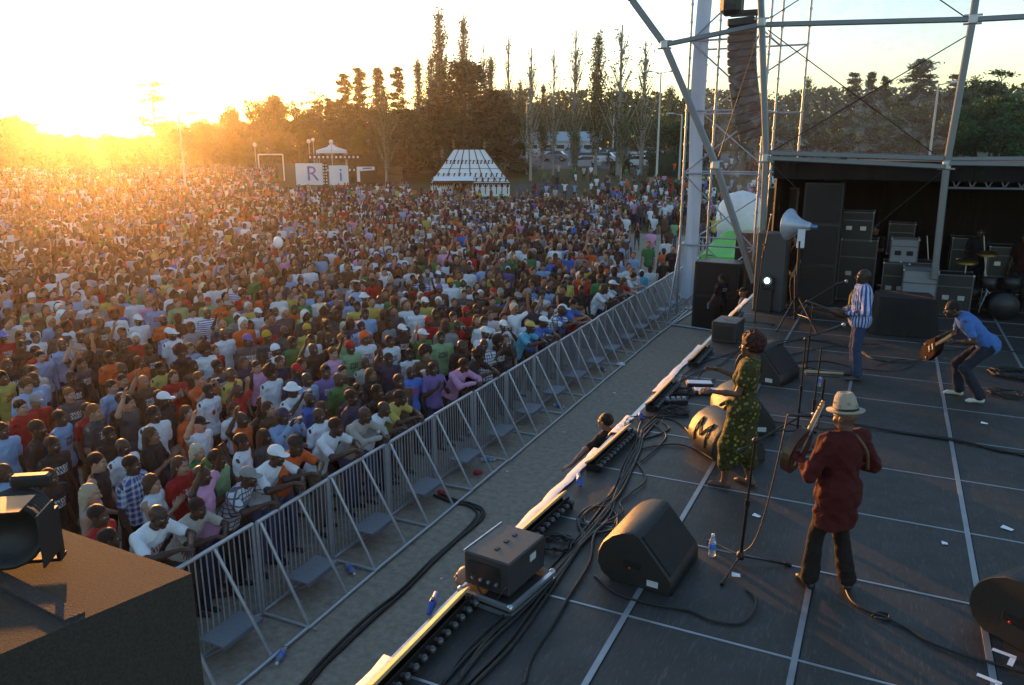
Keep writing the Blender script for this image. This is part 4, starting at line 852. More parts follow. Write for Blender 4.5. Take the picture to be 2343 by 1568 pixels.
# ---------------------------------------------------------------- cables
def cable(pts, label, Z=0.0, r=.011, n=1, spread=.03, seed=0, loops=None, name='cable', k=8, grp=None, wig=.03):
    for i in range(n):
        rs = random.Random(seed*31+i); off = (rs.uniform(-1, 1)*spread, rs.uniform(-1, 1)*spread)
        W3 = [at(x, y, Z) for x, y in pts]; W3 = [Vector((p.x+off[0]+rs.uniform(-1, 1)*wig, p.y+off[1]+rs.uniform(-1, 1)*wig, Z+r+rs.uniform(0, .012))) for p in W3]
        o = MB().path(spline(W3, k), r, 6).build(name, RUB); tag(o, label, 'cable', grp or (label if n > 1 else None))
g1 = 'black cables bundled along the stage front'
BUN = [(1035, 1568), (1105, 1480), (1190, 1400), (1255, 1330), (1330, 1240), (1385, 1180), (1420, 1120), (1455, 1040), (1470, 990)]
cable(BUN, 'black cable of the thick bundle running along the stage front', r=.012, n=7, spread=.055, seed=1, grp=g1)
cable([(1060, 1568), (1160, 1470), (1240, 1380), (1300, 1290), (1330, 1230), (1320, 1200), (1345, 1170), (1400, 1130), (1430, 1060), (1470, 1000), (1500, 960)], 'grey cable of the bundle bulging towards the stage edge', r=.013, n=2, spread=.04, seed=2, grp=g1)
cable([(1190, 1568), (1215, 1500), (1265, 1430), (1300, 1370), (1335, 1290), (1350, 1230), (1380, 1190)], 'single black cable leaving the bundle right of the flight lid', r=.014, seed=3)
lp = [(1395, 1195), (1345, 1205), (1322, 1190), (1340, 1165), (1375, 1160), (1408, 1175), (1400, 1205), (1370, 1220), (1340, 1215)]
cable(lp, 'coiled cable loop on the bundle beyond the rack box', r=.012, n=2, spread=.03, seed=4)
for j, pl in enumerate(([(1470, 985), (1500, 950), (1530, 930), (1560, 905), (1600, 880), (1640, 870)], [(1460, 1000), (1475, 960), (1520, 960), (1560, 975), (1590, 1015)], [(1450, 1035), (1500, 1025), (1550, 1022), (1600, 1035), (1640, 1060)], [(1465, 1010), (1430, 985), (1435, 960), (1470, 955), (1530, 955), (1575, 950)],
        [(1440, 1010), (1480, 1005), (1530, 985), (1520, 965), (1540, 940)], [(1455, 1050), (1480, 1100), (1450, 1130), (1420, 1150), (1430, 1175), (1400, 1200)], [(1540, 935), (1545, 900), (1560, 860), (1610, 830), (1660, 815), (1700, 800)], [(1550, 930), (1580, 900), (1600, 850), (1640, 840), (1700, 790)],
        [(1480, 960), (1510, 925), (1540, 880), (1600, 850)], [(1500, 975), (1530, 1000), (1500, 1030), (1470, 1060)])):
    cable(pl, 'tangled black cable number %s near the pedal boxes'.replace('number %s ', '') , r=.010, n=1, seed=10+j, grp='tangled cables near the pedal boxes')
cable([(1350, 1320), (1400, 1360), (1480, 1385), (1560, 1400), (1620, 1425), (1680, 1428), (1715, 1405), (1718, 1375), (1695, 1352)], 'thin cable curling from the near wedge to the microphone stand foot', r=.009, seed=30, wig=.01)
cable([(1925, 1325), (1945, 1375), (1985, 1405), (2015, 1415), (2070, 1440), (2130, 1475), (2200, 1505), (2260, 1520), (2345, 1545)], 'long thin cable running from the hatted man to the lower right', r=.010, seed=31, wig=.01)
cable([(1985, 1410), (1998, 1400), (2022, 1405), (2020, 1418), (1990, 1414)], 'little cable loop behind the hatted man', r=.009, seed=32, wig=0)
cable([(1950, 975), (2010, 985), (2080, 995), (2180, 1010), (2270, 1030), (2345, 1045)], 'thick cable pair crossing the deck right of the hatted man', r=.014, n=2, spread=.02, seed=33)
cable([(1745, 965), (1800, 975), (1880, 985), (1960, 980)], 'cable running behind the microphone stands', r=.010, seed=34); cable([(1700, 800), (1760, 785), (1850, 780), (1950, 800), (2000, 825), (2080, 830), (2130, 815)], 'cable crossing behind the striped shirt man', r=.010, n=2, spread=.06, seed=35)
cable([(1760, 860), (1800, 835), (1880, 828), (1960, 845), (2040, 850), (2080, 835), (2060, 825), (2000, 838)], 'cable looping behind the striped shirt man feet', r=.010, seed=36); cable([(1780, 820), (1860, 800), (1930, 790), (2010, 790)], 'cable under the tall horn stand', r=.010, seed=37); cable([(2010, 690), (2080, 770), (2150, 800), (2230, 795), (2342, 810)], 'far cable passing the guitarist', r=.010, seed=39)
def coil(x, y, R0, n, label, seed, Z=0.0):
    rs = random.Random(seed); c = at(x, y, Z); pts = []
    for i in range(n*14): a = i*2*math.pi/14; r = R0*(.55+.45*rs.random()) ; pts.append((c.x+r*math.cos(a)*1.1, c.y+r*math.sin(a), Z+.012+.05*rs.random()))
    tag(MB().path(spline(pts, 2), .008, 5).build('cable_coil', RUB), label, 'cable')
coil(1272, 1250, .17, 7, 'messy cable coil behind the black rack box', 1); coil(2325, 860, .38, 12, 'large messy cable heap at the right frame edge', 2); coil(2300, 905, .22, 5, 'smaller cable heap below the large one', 5); coil(1560, 900, .2, 6, 'messy cable coil under the pedal boxes', 3); coil(1545, 945, .18, 6, 'messy cable coil round the power strip', 4)
PITC = [(700, 1568), (760, 1500), (850, 1420), (930, 1350), (1000, 1280), (1060, 1225), (1095, 1190), (1098, 1170), (1070, 1155), (1040, 1150), (1000, 1135)]
cable(PITC, 'black pit cable running from the barrier to the bottom edge', Z=G, r=.019, n=4, spread=.06, seed=50, grp='black cables on the pit ground')
def vert_cable(p, q, sag, label, r=.006):
    p, q = Vector(p), Vector(q); tag(MB().path([p.lerp(q, t)+Vector((0, 0, -sag*math.sin(math.pi*t))) for t in (i/12 for i in range(13))], r, 5).build('cable', RUB), label, 'cable')
def plug(x, y, label, yaw, Z=0.0, L_=.2, z0=0.04):
    p = at(x, y, Z); t = thing('blue_plug', label, 'plug', (p.x, p.y, Z+z0), yaw); pm = mat('plug_blue', (.02, .09, .42), .45)
    b = MB(); M = frame_M((1, 0, 0)); b.lathe([(.001, -L_/2), (.02, -L_/2+.005), (.026, -.03), (.033, -.028), (.033, .03), (.026, .032), (.024, L_/2-.01), (.001, L_/2)], 12, M); b.build('shell', pm, t); MB().box((0, 0, .034), (.05, .03, .02), bev=.004).build('latch', mat('plug_dark', (.02, .03, .08), .5), t)
plug(1325, 1112, 'blue power plug lying at the second batten end', 2.0, z0=.07, L_=.3); plug(1465, 958, 'blue power plug beside the cable fan', 1.9, L_=.22); plug(990, 1385, 'blue plug hanging over the edge beside the nearest batten', 1.9, z0=.02, L_=.3); plug(1395, 843+0, 'small blue plug on the edge sheet', 1.7) if 0 else None
p = at(1545, 925); ps = thing('power_strip', 'black power strip full of plugs among the cables', 'power strip', (p.x, p.y, 0), .5); MB().box((0, 0, .035), (.34, .09, .06), bev=.01).build('body', BLACK, ps)
for k in range(4): MB().box((-.12+k*.08, 0, .085), (.05, .055, .05), bev=.008).build('plug', mat('plug_grey', (.25, .26, .3), .5), ps)
for x, y, l in ((1600, 876, 'left pedal box with white lid next to the singer hand'), (1617, 893, 'right pedal box with white lid below the singer hand')):
    p = at(x, y, .05); t = thing('pedal_box', l, 'pedal', (p.x, p.y, 0), .35); MB().box((0, 0, .03), (.40, .2, .055), bev=.006).build('case', BLACK, t); MB().box((0, 0, .062), (.36, .16, .012), bev=.003).build('lid', mat('pale_lid', (.6, .64, .72), .5), t)
# ---------------------------------------------------------------- floor wedges
CAB = mat('cabinet_paint', (.013, .013, .014), .42, var=.15, vs=30, bump=.35, bs=160); GRILL = mat('grille', (.008, .008, .009), .55, bump=.8, bs=220)
def wedge(loc, rz, label, logo=False, s=1.0, W_=.62, colm=None):
    t = thing('stage_monitor', label, 'monitor', loc, rz); t.scale = (s, s, s)
    pr = [(-.20, .0), (-.29, .06), (-.33, .15), (-.325, .25), (-.28, .35), (-.20, .43), (-.10, .485), (.0, .5), (.05, .48), (.34, .15), (.36, .11), (.36, .0)]
    M = Matrix(((1, 0, 0, 0), (0, 0, 1, -W_/2), (0, 1, 0, 0), (0, 0, 0, 1))); b = MB()
    n = len(pr)
    def ring(f, y): c = Vector((.03, .22)); return [(c.x+(x-c.x)*f, y, c.y+(z-c.y)*f) for x, z in pr]
    vs = ring(.965, -W_/2)+ring(1, -W_/2+.02)+ring(1, W_/2-.02)+ring(.965, W_/2)
    b.add(vs, [(j*n+i, j*n+(i+1) % n, (j+1)*n+(i+1) % n, (j+1)*n+i) for j in range(3) for i in range(n)], 0, True); b.add(vs, [tuple(range(n)), tuple(range(3*n, 4*n))[::-1]])
    b.build('cabinet', colm or CAB, t)
    d = Vector((.29, 0, -.33)).normalized(); nn = Vector((.33, 0, .29)).normalized(); g = MB(); g.box(Vector((.197, 0, .315))+nn*.004, (.40, W_-.07, .014), Matrix((d, Vector((0, 1, 0)), nn)).transposed(), bev=.005); g.build('grille', GRILL, t)
    for sg in (-1, 1):
        MB().box((.0, sg*(W_/2+.001), .2), (.16, .012, .07), bev=.005).build('side_handle', mat('gap_black', (.004, .004, .004), .9), t)
    MB().box((.19, -(W_/2+.003), .075), (.10, .004, .055)).build('sticker', mat('sticker', (.5, .5, .52), .6), t)
    MB().sphere((-.02, -(W_/2+.006), .17), .012, 5).build('power_light', mat('red_led', (.5, .01, .01), .3), t)
    if logo:
        g = MB(); gm = mat('gap_black', (.004, .004, .004), .9)
        def onback(u, v):        # u along width, v 0..1 up the curved back
            z = .10+.34*v; x = float(np.interp(z, [q_[1] for q_ in pr[:8]], [q_[0] for q_ in pr[:8]])); return Vector((x-.004, u, z+.002))
        for ln in ([(-.14, .12), (-.14, .95), (.0, .45), (.14, .95), (.14, .12)],):
            for (u0, v0), (u1, v1) in zip(ln, ln[1:]): g.path([onback(u0+(u1-u0)*t/6, v0+(v1-v0)*t/6)+Vector((-.004, 0, .003)) for t in range(7)], .008, 4)
        g.build('badge', gm, t)
    return t
wedge((-1.60, 6.05, 0), R(-4), 'largest near floor monitor with an orange lit rounded back', s=.96, W_=.78)
wedge((-1.50, 8.98, 0), R(38), 'golden lit floor monitor with a crown like M badge', logo=True, W_=.66, s=1.0)
wedge((-1.50, 10.05, 0), R(20), 'black floor monitor half hidden behind the singer hips', W_=.7, s=1.05); wedge((-1.52, 12.45, 0), R(-15), 'dark floor monitor behind the singer head', W_=.7, s=1.1)
wedge((1.36, 6.42, 0), R(-38), 'black floor monitor cut by the right edge', W_=.75, s=1.05)
# ---------------------------------------------------------------- rack box on flight lid, small box
rb = thing('rack_box', 'black rack box with latches on a flight case lid', 'equipment box', (-2.57, 5.22, .10), R(-6)); MB().box((0, 0, .155), (.43, .57, .29), bev=.012).build('case', mat('rack_case', (.03, .03, .032), .45, bump=.1, bs=200), rb)
MB().box((-.214, 0, .30), (.012, .57, .014)).build('edge_trim', ALU, rb)
for y in (-.12, .02, .15): MB().box((.0, y, .303), (.03, .045, .006)).build('latch', BLACKM, rb)
MB().box((-.02, -.289, .14), (.3, .01, .2)).build('front_panel', mat('rack_panel', (.015, .015, .016), .35), rb)
for k in range(4): MB().tube((-.12+k*.075, -.29, .1), (-.12+k*.075, -.31, .1), .014).build('connector', ALU, rb)
MB().box((.217, .08, .2), (.006, .09, .06)).build('sticker', mat('sticker', (.5, .5, .52), .6), rb)
vert_cable((-2.72, 4.91, .25), (-2.40, 4.90, .22), .2, 'cable drooping across the front of the rack box', .008)
fl = thing('flight_case', 'aluminium edged flight case lid under the rack box', 'flight case', (-2.53, 5.18, 0), R(-8)); MB().box((0, 0, .05), (.50, .66, .092), bev=.01).build('shell', BLACK, fl)
MB().box((.25, 0, .085), (.035, .66, .03)).box((.25, 0, .02), (.03, .66, .03)).box((0, -.33, .085), (.5, .035, .03)).box((0, -.33, .02), (.5, .03, .03)).build('edging', ALU, fl)
for sx in (-1, 1):
    for sy in (-1, 1): MB().sphere((sx*.24, sy*.32, .085), .03, 6).build('corner', ALU, fl)
sb = thing('equipment_box', 'small black box at the stage edge behind the singer', 'equipment box', (-2.55, 14.75, 0), R(-4)); MB().box((0, 0, .2), (.46, .62, .38), bev=.012).build('case', mat('rack_case'), sb)
for k in range(3): MB().box((-.05+k*.06, -.05*k, .394), (.04, .12, .006)).build('mark', mat('faint_mark', (.12, .12, .12), .6), sb)
MB().box((0, -.315, .2), (.36, .01, .26)).build('front_panel', mat('rack_panel'), sb)
# ---------------------------------------------------------------- near cabinet with lamp, bottom left
CARP = mat('carpet_cover', (.046, .036, .029), .98, var=.9, vs=95, bump=.7, bs=170)
nb = thing('speaker_cabinet', 'big brown carpeted speaker cabinet filling the lower left corner', 'speaker', (0, 0, 0))
MB().prism([(-2.22, 1.85), (-3.02, 1.87), (-3.12, .75), (-2.52, .72)], .95, 2.0).build('upper_box', CARP, nb); MB().prism([(-2.22, 1.85), (-3.02, 1.87), (-3.12, .75), (-2.52, .72)], 0.004, .94).build('lower_box', CARP, nb)
MB().prism([(-2.34, 1.50), (-3.04, 1.56), (-3.05, 1.50), (-2.36, 1.44)], 2.0, 2.008).build('groove', mat('carpet_dark', (.04, .035, .04), .95, bump=.8, bs=120), nb)
lp_ = thing('stage_lamp', 'black theatre lamp with barn doors on the carpeted cabinet', 'lamp', (-2.86, 1.62, 2.0), R(35)); b = MB()
b.lathe([(.001, -.12), (.07, -.12), (.105, -.09), (.115, .10), (.125, .13), (.125, .15), (.11, .15), (.10, .12), (.001, .11)], 20, frame_M((.2, -1, .1), loc=(0, 0, .17))); b.build('body', BLACK, lp_)
MB().box((-.14, 0, .12), (.012, .05, .2)).box((.14, 0, .12), (.012, .05, .2)).box((0, 0, .02), (.3, .06, .014)).build('yoke', BLACKM, lp_)
for dx, dz, rr in ((0, .15, 0), (.16, .03, 90), (-.16, .03, 90)): MB().box((dx*.95+.03, -.17, .17+dz), (.2, .14, .006) if rr == 0 else (.006, .14, .2)).build('barn_door', BLACK, lp_)
MB().box((.05, .06, .315), (.14, .05, .05), bev=.01).build('connector', BLACK, lp_)
for k in range(5): MB().lathe([(.118, -.07+k*.035), (.122, -.065+k*.035), (.118, -.06+k*.035)], 20, frame_M((.2, -1, .1), loc=(0, 0, .17))).build('cooling_fin', BLACK, lp_)
# ---------------------------------------------------------------- microphone stands
CHR = mat('mic_mesh', (.35, .36, .38), .35, .8, bump=.6, bs=300)
def mic_at(p, q, parent):     # microphone from tail p to head q
    p, q = Vector(p), Vector(q); d = (q-p).normalized(); b = MB(); b.tube(p, q-d*.05, .011, 10, .017); m = b.build('microphone', BLACK, parent); MB().sphere(q-d*.025, .027, 8, sc=(1, 1, 1)).build('mic_head', CHR, m)
def stand(base, ztop, label, boom=None, mic=None, top=None, rot=0.0, leg=.32, r=.011, name='microphone_stand', cat='microphone stand', mid=None):
    t = thing(name, label, cat, (base.x, base.y, 0)); bv = Vector((base.x, base.y, 0)); T_ = (top-bv) if top is not None else Vector((0, 0, ztop))
    MB().tube((0, 0, .06), T_*.5, r*1.25).tube(T_*.5, T_, r*.85).tube(T_*.48, T_*.53, r*1.9).build('pole', BLACKM, t); MB().lathe([(.001, .05), (.03, .05), (.035, .08), (.03, .11), (.001, .12)], 12).build('hub', BLACK, t)
    for k in range(3):
        a = rot+k*2*math.pi/3; l = MB(); l.tube((0, 0, .08), (leg*math.cos(a), leg*math.sin(a), .015), .0095).tube((leg*.9*math.cos(a), leg*.9*math.sin(a), .024), (leg*1.04*math.cos(a), leg*1.04*math.sin(a), .012), .016); l.build('leg', BLACKM, t)
    if boom: p, q = (Vector(v)-bv for v in boom); MB().tube(p, q, .009).tube(p, p.lerp(q, .12), .017).build('boom', BLACKM, t); c = p+(q-p)*.45; MB().sphere(T_, .026, 6).build('clutch', BLACK, t)
    if mic: mic_at(Vector(mic[0])-bv, Vector(mic[1])-bv, t)
    return t
B1 = at(1692, 1290); stand(B1, 0, 'nearest microphone stand with boom pointing at the lute', top=atY(1727, 1008, B1.y), boom=(atY(1685, 1036, B1.y-.1), atY(1822, 958, B1.y+.2)), mic=(atY(1801, 950, B1.y+.15), atY(1866, 951, B1.y+.3)), rot=.35, leg=.42)
vert_cable(atY(1801, 951, B1.y+.1), (B1.x+.02, B1.y+.05, .1), .35, 'cable hanging from the nearest microphone')
B2 = at(1822, 1000); stand(B2, 0, 'microphone stand whose boom crosses the striped shirt man knees', top=atY(1843, 776, B2.y), boom=(atY(1776, 790, B2.y), atY(1915, 752, B2.y+.2)), mic=(atY(1889, 758, B2.y+.2), atY(1934, 742, B2.y+.25)), rot=.9)
B3 = at(1846, 1045); stand(B3, 0, 'slim straight stand between the other microphone stands', top=atY(1879, 795, B3.y), rot=0.1, leg=.36)
B4 = at(1874, 962); s4 = stand(B4, 0, 'short thick stand carrying the sticks tray', top=atY(1886, 868, B4.y), rot=.5, r=.018)
tp = atY(1880, 856, B4.y); tr = thing('sticks_tray', 'small tray with drum sticks on a short stand', 'tray', tp, .15); MB().box((0, 0, 0), (.42, .22, .012), bev=.004).build('tray', BLACKM, tr); MB().tube((-.22, -.03, .02), (.26, .02, .02), .009).tube((-.2, .05, .02), (.24, -.02, .035), .009).build('stick', mat('stick_wood', (.4, .28, .16), .6), tr)
B6 = at(1843, 850); stand(B6, 0, 'boom stand with the microphone in front of the striped shirt man', top=atY(1860, 697, B6.y), boom=(atY(1836, 697, B6.y-.1), atY(1915, 649, B6.y+.1)), mic=(atY(1912, 650, B6.y+.1), atY(1939, 643, B6.y+.15)), rot=.2)
B5 = at(1725, 746); stand(B5, 0, 'tall microphone stand far back at the stage edge', top=atY(1747, 560, B5.y), boom=(atY(1744, 590, B5.y), atY(1762, 500, B5.y+.3)), mic=(atY(1760, 505, B5.y+.3), atY(1766, 490, B5.y+.35)), rot=.6, leg=.42)
# horn shaped silver lamp on a tall tripod
HB_ = at(1817, 742); hs = thing('tripod_stand', 'tall black wide legged tripod carrying the silver horn', 'stand', (HB_.x, HB_.y, 0)); HT = atY(1829, 552, HB_.y); hz = HT.z
MB().tube((0, 0, .1), (HT.x-HB_.x, 0, hz), .03).tube((0, 0, .35), (HT.x-HB_.x, 0, hz*.6), .045).build('pole', BLACKM, hs)
for k, (x, y) in enumerate(((1738, 778), (1897, 780), (1850, 722))):
    q = at(x, y); q = Vector((q.x-HB_.x, q.y-HB_.y, 0)); q = q.normalized()*min(.95, q.length); MB().tube((0, 0, .62), (q.x, q.y, .02), .018).tube((0, 0, .22), (q.x*.62, q.y*.62, .25), .012).build('leg', BLACKM, hs)
a, b2 = atY(1856, 519, HB_.y), atY(1785, 512, HB_.y+.30); hn = thing('horn_lamp', 'silver bell shaped horn lamp pointing towards the crowd', 'lamp', a); hn.scale = (.9, .9, .9); d = (b2-a); L_ = .66
M = frame_M(d); MB().lathe([(.001, .0), (.06, .005), (.09, .05), (.11, .16), (.16, .30), (.25, .44), (.34, .53), (.36, .55), (.35, .56), (.33, .54), (.24, .45), (.15, .31), (.09, .16), (.001, .08)], 28, M).build('bell', mat('silver_paint', (.42, .46, .55), .42, .45, .2, 9, bump=.2, bs=14), hn)
MB().lathe([(.001, -.14), (.045, -.13), (.05, -.02), (.06, .02)], 14, M).build('rear_cap', mat('blue_metal', (.12, .2, .4), .35, .6), hn)
pl_ = HT-a; MB().box((pl_.x, pl_.y, pl_.z+.02), (.16, .05, .42), bev=.01).box((pl_.x*.5, pl_.y*.5, -.03), (.1, .05, .09)).build('bracket', mat('pale_lid', (.6, .64, .72), .5), hn)
# ---------------------------------------------------------------- stage frame: arch tubes, beams, wires, clear plastic
TUB = mat('frame_tube', (.17, .19, .22), .4, .6, .15, 5); Yp = 18.6
fr = thing('roof_truss', 'grey steel arch frame of the stage roof', 'stage frame', (0, 0, 0))
def P(x, y, Y=Yp): return atY(x, y, Y)
def beam(pts, r, name='beam', n=8):
    for p_, q_ in zip(pts, pts[1:]): 
        b = MB(); d = (q_-p_); M = frame_M(d, (0, 1, 0)); b.box(p_.lerp(q_, .5), (r*2, r*2.3, d.length), M.to_3x3(), bev=r*.35); b.build(name, TUB, fr)
A0, A1, A2, A3, A4 = P(1380, -70), P(1445, 0), P(1520, 103), P(1637, 378), P(1726, 648)
beam([A0+(A0-A1)*1.5, A1, A2, A3, A4], .062, 'arch_tube')
beam([P(1733, -160), P(1742, 52), P(1752, 362), P(1742, 560), P(1736, 692)], .058, 'post'); beam([P(2252, -140), P(2225, 42), P(2165, 378), P(2136, 640)], .058, 'post')
beam([A2, P(1742, 57)], .045, 'beam'); beam([P(1752, 57), P(2222, 45)], .045, 'beam'); beam([P(2230, 45), P(2700, 20)], .045, 'beam')
beam([P(1760, 350), P(2160, 363)], .05, 'beam'); beam([P(1755, 362, Yp-.12), P(2163, 382, Yp-.12)], .042, 'beam'); beam([P(2172, 374, Yp-.12), P(2650, 380, Yp-.12)], .042, 'beam'); beam([P(2172, 364), P(2650, 362)], .035, 'beam')
for q in (A2, A3, P(1742, 52), P(1752, 362), P(2225, 45), P(2165, 378)): b = MB(); b.box(q, (.16, .18, .18), bev=.02); b.tube(q+Vector((-.16, 0, .08)), q+Vector((.16, 0, .08)), .02).tube(q+Vector((-.16, 0, -.08)), q+Vector((.16, 0, -.08)), .02); b.build('joint', STEEL, fr)
for k, (a, b_) in enumerate((((1760, 350), (2215, 80)), ((1757, 70), (2160, 370)), ((2120, -20), (2215, 45)), ((1765, 40), (1850, -15)), ((1760, 370), (1830, 440)), ((2160, 388), (2000, 520)), ((1640, 370), (1742, 60)))): MB().tube(P(*a), P(*b_), .012, 5).build('wire', BLACKM, fr)
# lattice behind the low right beam
lt = thing('lattice_truss', 'small lattice truss running right of the second post', 'truss', (0, 0, 0)); b = MB(); a, c = P(2172, 395, Yp+.5), P(2650, 398, Yp+.5); e = Vector((0, 0, -.32)); b.tube(a, c, .03).tube(a+e, c+e, .03)
for i in range(12): u = a.lerp(c, i/12); v = a.lerp(c, (i+.5)/12)+e; w_ = a.lerp(c, (i+1)/12); b.tube(u, v, .018, 6).tube(v, w_, .018, 6)
b.build('lattice', TUB, lt)
def plastic_mat():
    m = bpy.data.materials.new('clear_plastic'); m.use_nodes = True; nt = m.node_tree; N = nt.nodes.new; L = nt.links.new; out = nt.nodes['Material Output']; nt.nodes.remove(nt.nodes['Principled BSDF'])
    tr = N('ShaderNodeBsdfTransparent'); tr.inputs[0].default_value = (.86, .87, .9, 1); gl = N('ShaderNodeBsdfGlossy'); gl.inputs['Roughness'].default_value = .12; gl.inputs[0].default_value = (.75, .78, .85, 1)
    tl = N('ShaderNodeBsdfTranslucent'); tl.inputs[0].default_value = (.6, .62, .68, 1)
    tc = N('ShaderNodeTexCoord'); nz = N('ShaderNodeTexNoise'); nz.inputs['Scale'].default_value = 2.6; nz.inputs['Detail'].default_value = 7; nz.inputs['Distortion'].default_value = 2.2; L(tc.outputs['Object'], nz.inputs['Vector'])
    bp = N('ShaderNodeBump'); bp.inputs['Strength'].default_value = 1.0; bp.inputs['Distance'].default_value = .12; L(nz.outputs[0], bp.inputs['Height']); L(bp.outputs[0], gl.inputs['Normal'])
    mr = N('ShaderNodeMapRange'); mr.inputs[1].default_value = .47; mr.inputs[2].default_value = .62; mr.inputs[3].default_value = .03; mr.inputs[4].default_value = .13; L(nz.outputs[0], mr.inputs[0])
    m1 = N('ShaderNodeMixShader'); L(mr.outputs[0], m1.inputs[0]); L(tr.outputs[0], m1.inputs[1]); L(gl.outputs[0], m1.inputs[2]); m2 = N('ShaderNodeMixShader'); m2.inputs[0].default_value = .02; L(m1.outputs[0], m2.inputs[1]); L(tl.outputs[0], m2.inputs[2]); L(m2.outputs[0], out.inputs[0]); return m
PLAS = plastic_mat()
def sheet(name, c4, label, n=14, am=.05):
    b = MB(); vs = []; A_, B_, C_, D_ = c4
    for j in range(n+1):
        for i in range(n+1): u, v = i/n, j/n; p = (A_*(1-u)+B_*u)*(1-v)+(D_*(1-u)+C_*u)*v; vs.append(p+Vector((0, am*math.sin(u*9+v*5)*math.sin(math.pi*u)*math.sin(math.pi*v), 0)))
    b.add(vs, [(j*(n+1)+i, j*(n+1)+i+1, (j+1)*(n+1)+i+1, (j+1)*(n+1)+i) for j in range(n) for i in range(n)], 0, True); tag(b.build(name, PLAS), label, 'plastic sheet')
sheet('plastic_sheet', [P(1757, 345, Yp+.1), P(2160, 358, Yp+.1), P(2248, -60, Yp+.1), P(1742, -60, Yp+.1)], 'large wrinkled clear plastic sheet between the two posts')
sheet('plastic_sheet', [P(1728, 640, Yp+.1), P(1740, 640, Yp+.1), P(1744, 100, Yp+.1), P(1528, 125, Yp+.1)], 'clear plastic sheet between arch tube and first post') if 0 else sheet('plastic_sheet', [A4+Vector((0, .1, 0)), P(1740, 560, Yp+.1), P(1742, 60, Yp+.1), A2+Vector((0, .1, 0))], 'clear plastic sheet between arch tube and first post')
# ---------------------------------------------------------------- backstage drapes; roof and sides added to keep it dark
dr = thing('backstage_blackout', 'black drape with added roof and sides darkening the backline', 'drape', (0, 0, 0))
def curtain(p, q, z0, z1, name):
    p, q = Vector(p), Vector(q); n = int((q-p).length*9); vs = []; d = (q-p).normalized(); nn = Vector((-d.y, d.x, 0))
    for i in range(n+1):
        c = p.lerp(q, i/n)+nn*.06*math.sin(i*1.1+math.sin(i*.37)*2); vs += [(c.x, c.y, z0), (c.x, c.y, z1)]
    MB().add(vs, [(2*i, 2*i+2, 2*i+3, 2*i+1) for i in range(n)], 0, True).build(name, DK, dr)
curtain((-2.2, 22.6, 0), (9, 22.6, 0), .01, 3.18, 'rear_drape'); curtain((-2.45, 19.2, 0), (-2.2, 22.6, 0), .01, 3.16, 'blackout_side'); curtain((-2.5, 18.95, 0), (9, 18.95, 0), 2.85, 3.25, 'pelmet')
MB().box((3.3, 20.8, 3.2), (11.6, 3.7, .06)).build('roof', DK, dr); MB().box((9.0, 20.8, 1.8), (.08, 3.6, 3.3)).build('blackout_end', DK, dr)  # roof and end wall added to shut light out of the backline
# ---------------------------------------------------------------- backline
CASE = mat('case_black', (.014, .014, .016), .5, var=.1); PALE = mat('case_pale', (.19, .205, .23), .5, var=.1)
def flight(loc, d, rz, label, skin=None, handles=True):
    t = thing('flight_case', label, 'flight case', loc, rz); w, l, h = d; MB().box((0, 0, h/2), d, bev=.008).build('shell', skin or CASE, t); e = MB(); k = .022
    for sx in (-1, 1):
        for sy in (-1, 1): e.box((sx*w/2, sy*l/2, h/2), (k, k, h*1.005))
        for z in (0.01, h): e.box((sx*w/2, 0, z), (k, l, k))
    for sy in (-1, 1):
        for z in (0.01, h, h*.72): e.box((0, sy*l/2, z), (w, k, k))
    e.build('edging', mat('edge_metal', (.12, .125, .14), .4, .7), t); c = MB()
    for sx in (-1, 1):
        for sy in (-1, 1):
            for z in (0.015, h): c.sphere((sx*w/2, sy*l/2, z), .028, 5)
    c.build('corner_balls', ALU, t)
    if handles:
        for x in (-w*.22, w*.22): MB().box((x, -l/2-.008, h*.45), (.13, .02, .10), bev=.006).build('handle', ALU if not skin else BLACKM, t)
    return t
f_ = lambda x, y, Y: atY(x, y, Y)
def caseD(x0, y0, x1, y1, Y, dep, label, skin=None, rz=0, zb=None, **k):
    a, b_ = f_(x0, y0, Y), f_(x1, y1, Y); z0 = max(.02, b_.z) if zb is None else zb; return flight(((a.x+b_.x)/2, Y+dep/2, z0), (abs(b_.x-a.x), dep, a.z-z0), rz, label, skin, **k)
caseD(1925, 485, 1992, 548, 19.9, .6, 'rack case on top of the case left behind the stage hand', zb=1.42); caseD(1925, 548, 1992, 690, 19.9, .6, 'tall dark rack case behind the striped shirt man', zb=.02)
caseD(2040, 547, 2096, 600, 19.6, .4, 'pale silver case on top of the pile with two latches', PALE, zb=.98); caseD(2022, 602, 2072, 668, 19.3, .6, 'black case with metal edges under the pale silver case', zb=.02); caseD(2060, 600, 2142, 618, 19.5, .6, 'shallow black case beneath the pale silver case', zb=.80)
caseD(2068, 618, 2140, 672, 18.7, .55, 'case with a large blank pale front panel', PALE, handles=False, zb=.02); caseD(2146, 628, 2218, 700, 18.9, .6, 'black metal edged case right of the pale fronted case', zb=.02); caseD(2035, 512, 2090, 545, 21.2, .5, 'far twin lidded case behind the pale silver case', zb=1.0)
caseD(2265, 565, 2330, 640, 20.5, .7, 'dark case half lost at the right edge', zb=.7); caseD(2180, 545, 2240, 620, 21.3, .6, 'dark rack case in the shadow behind the pile', zb=.5)
ct = thing('draped_table', 'low table hidden under a black cloth', 'table', (.42, 16.9, 0), R(8)); dm = MB(); n = 40; vs = []
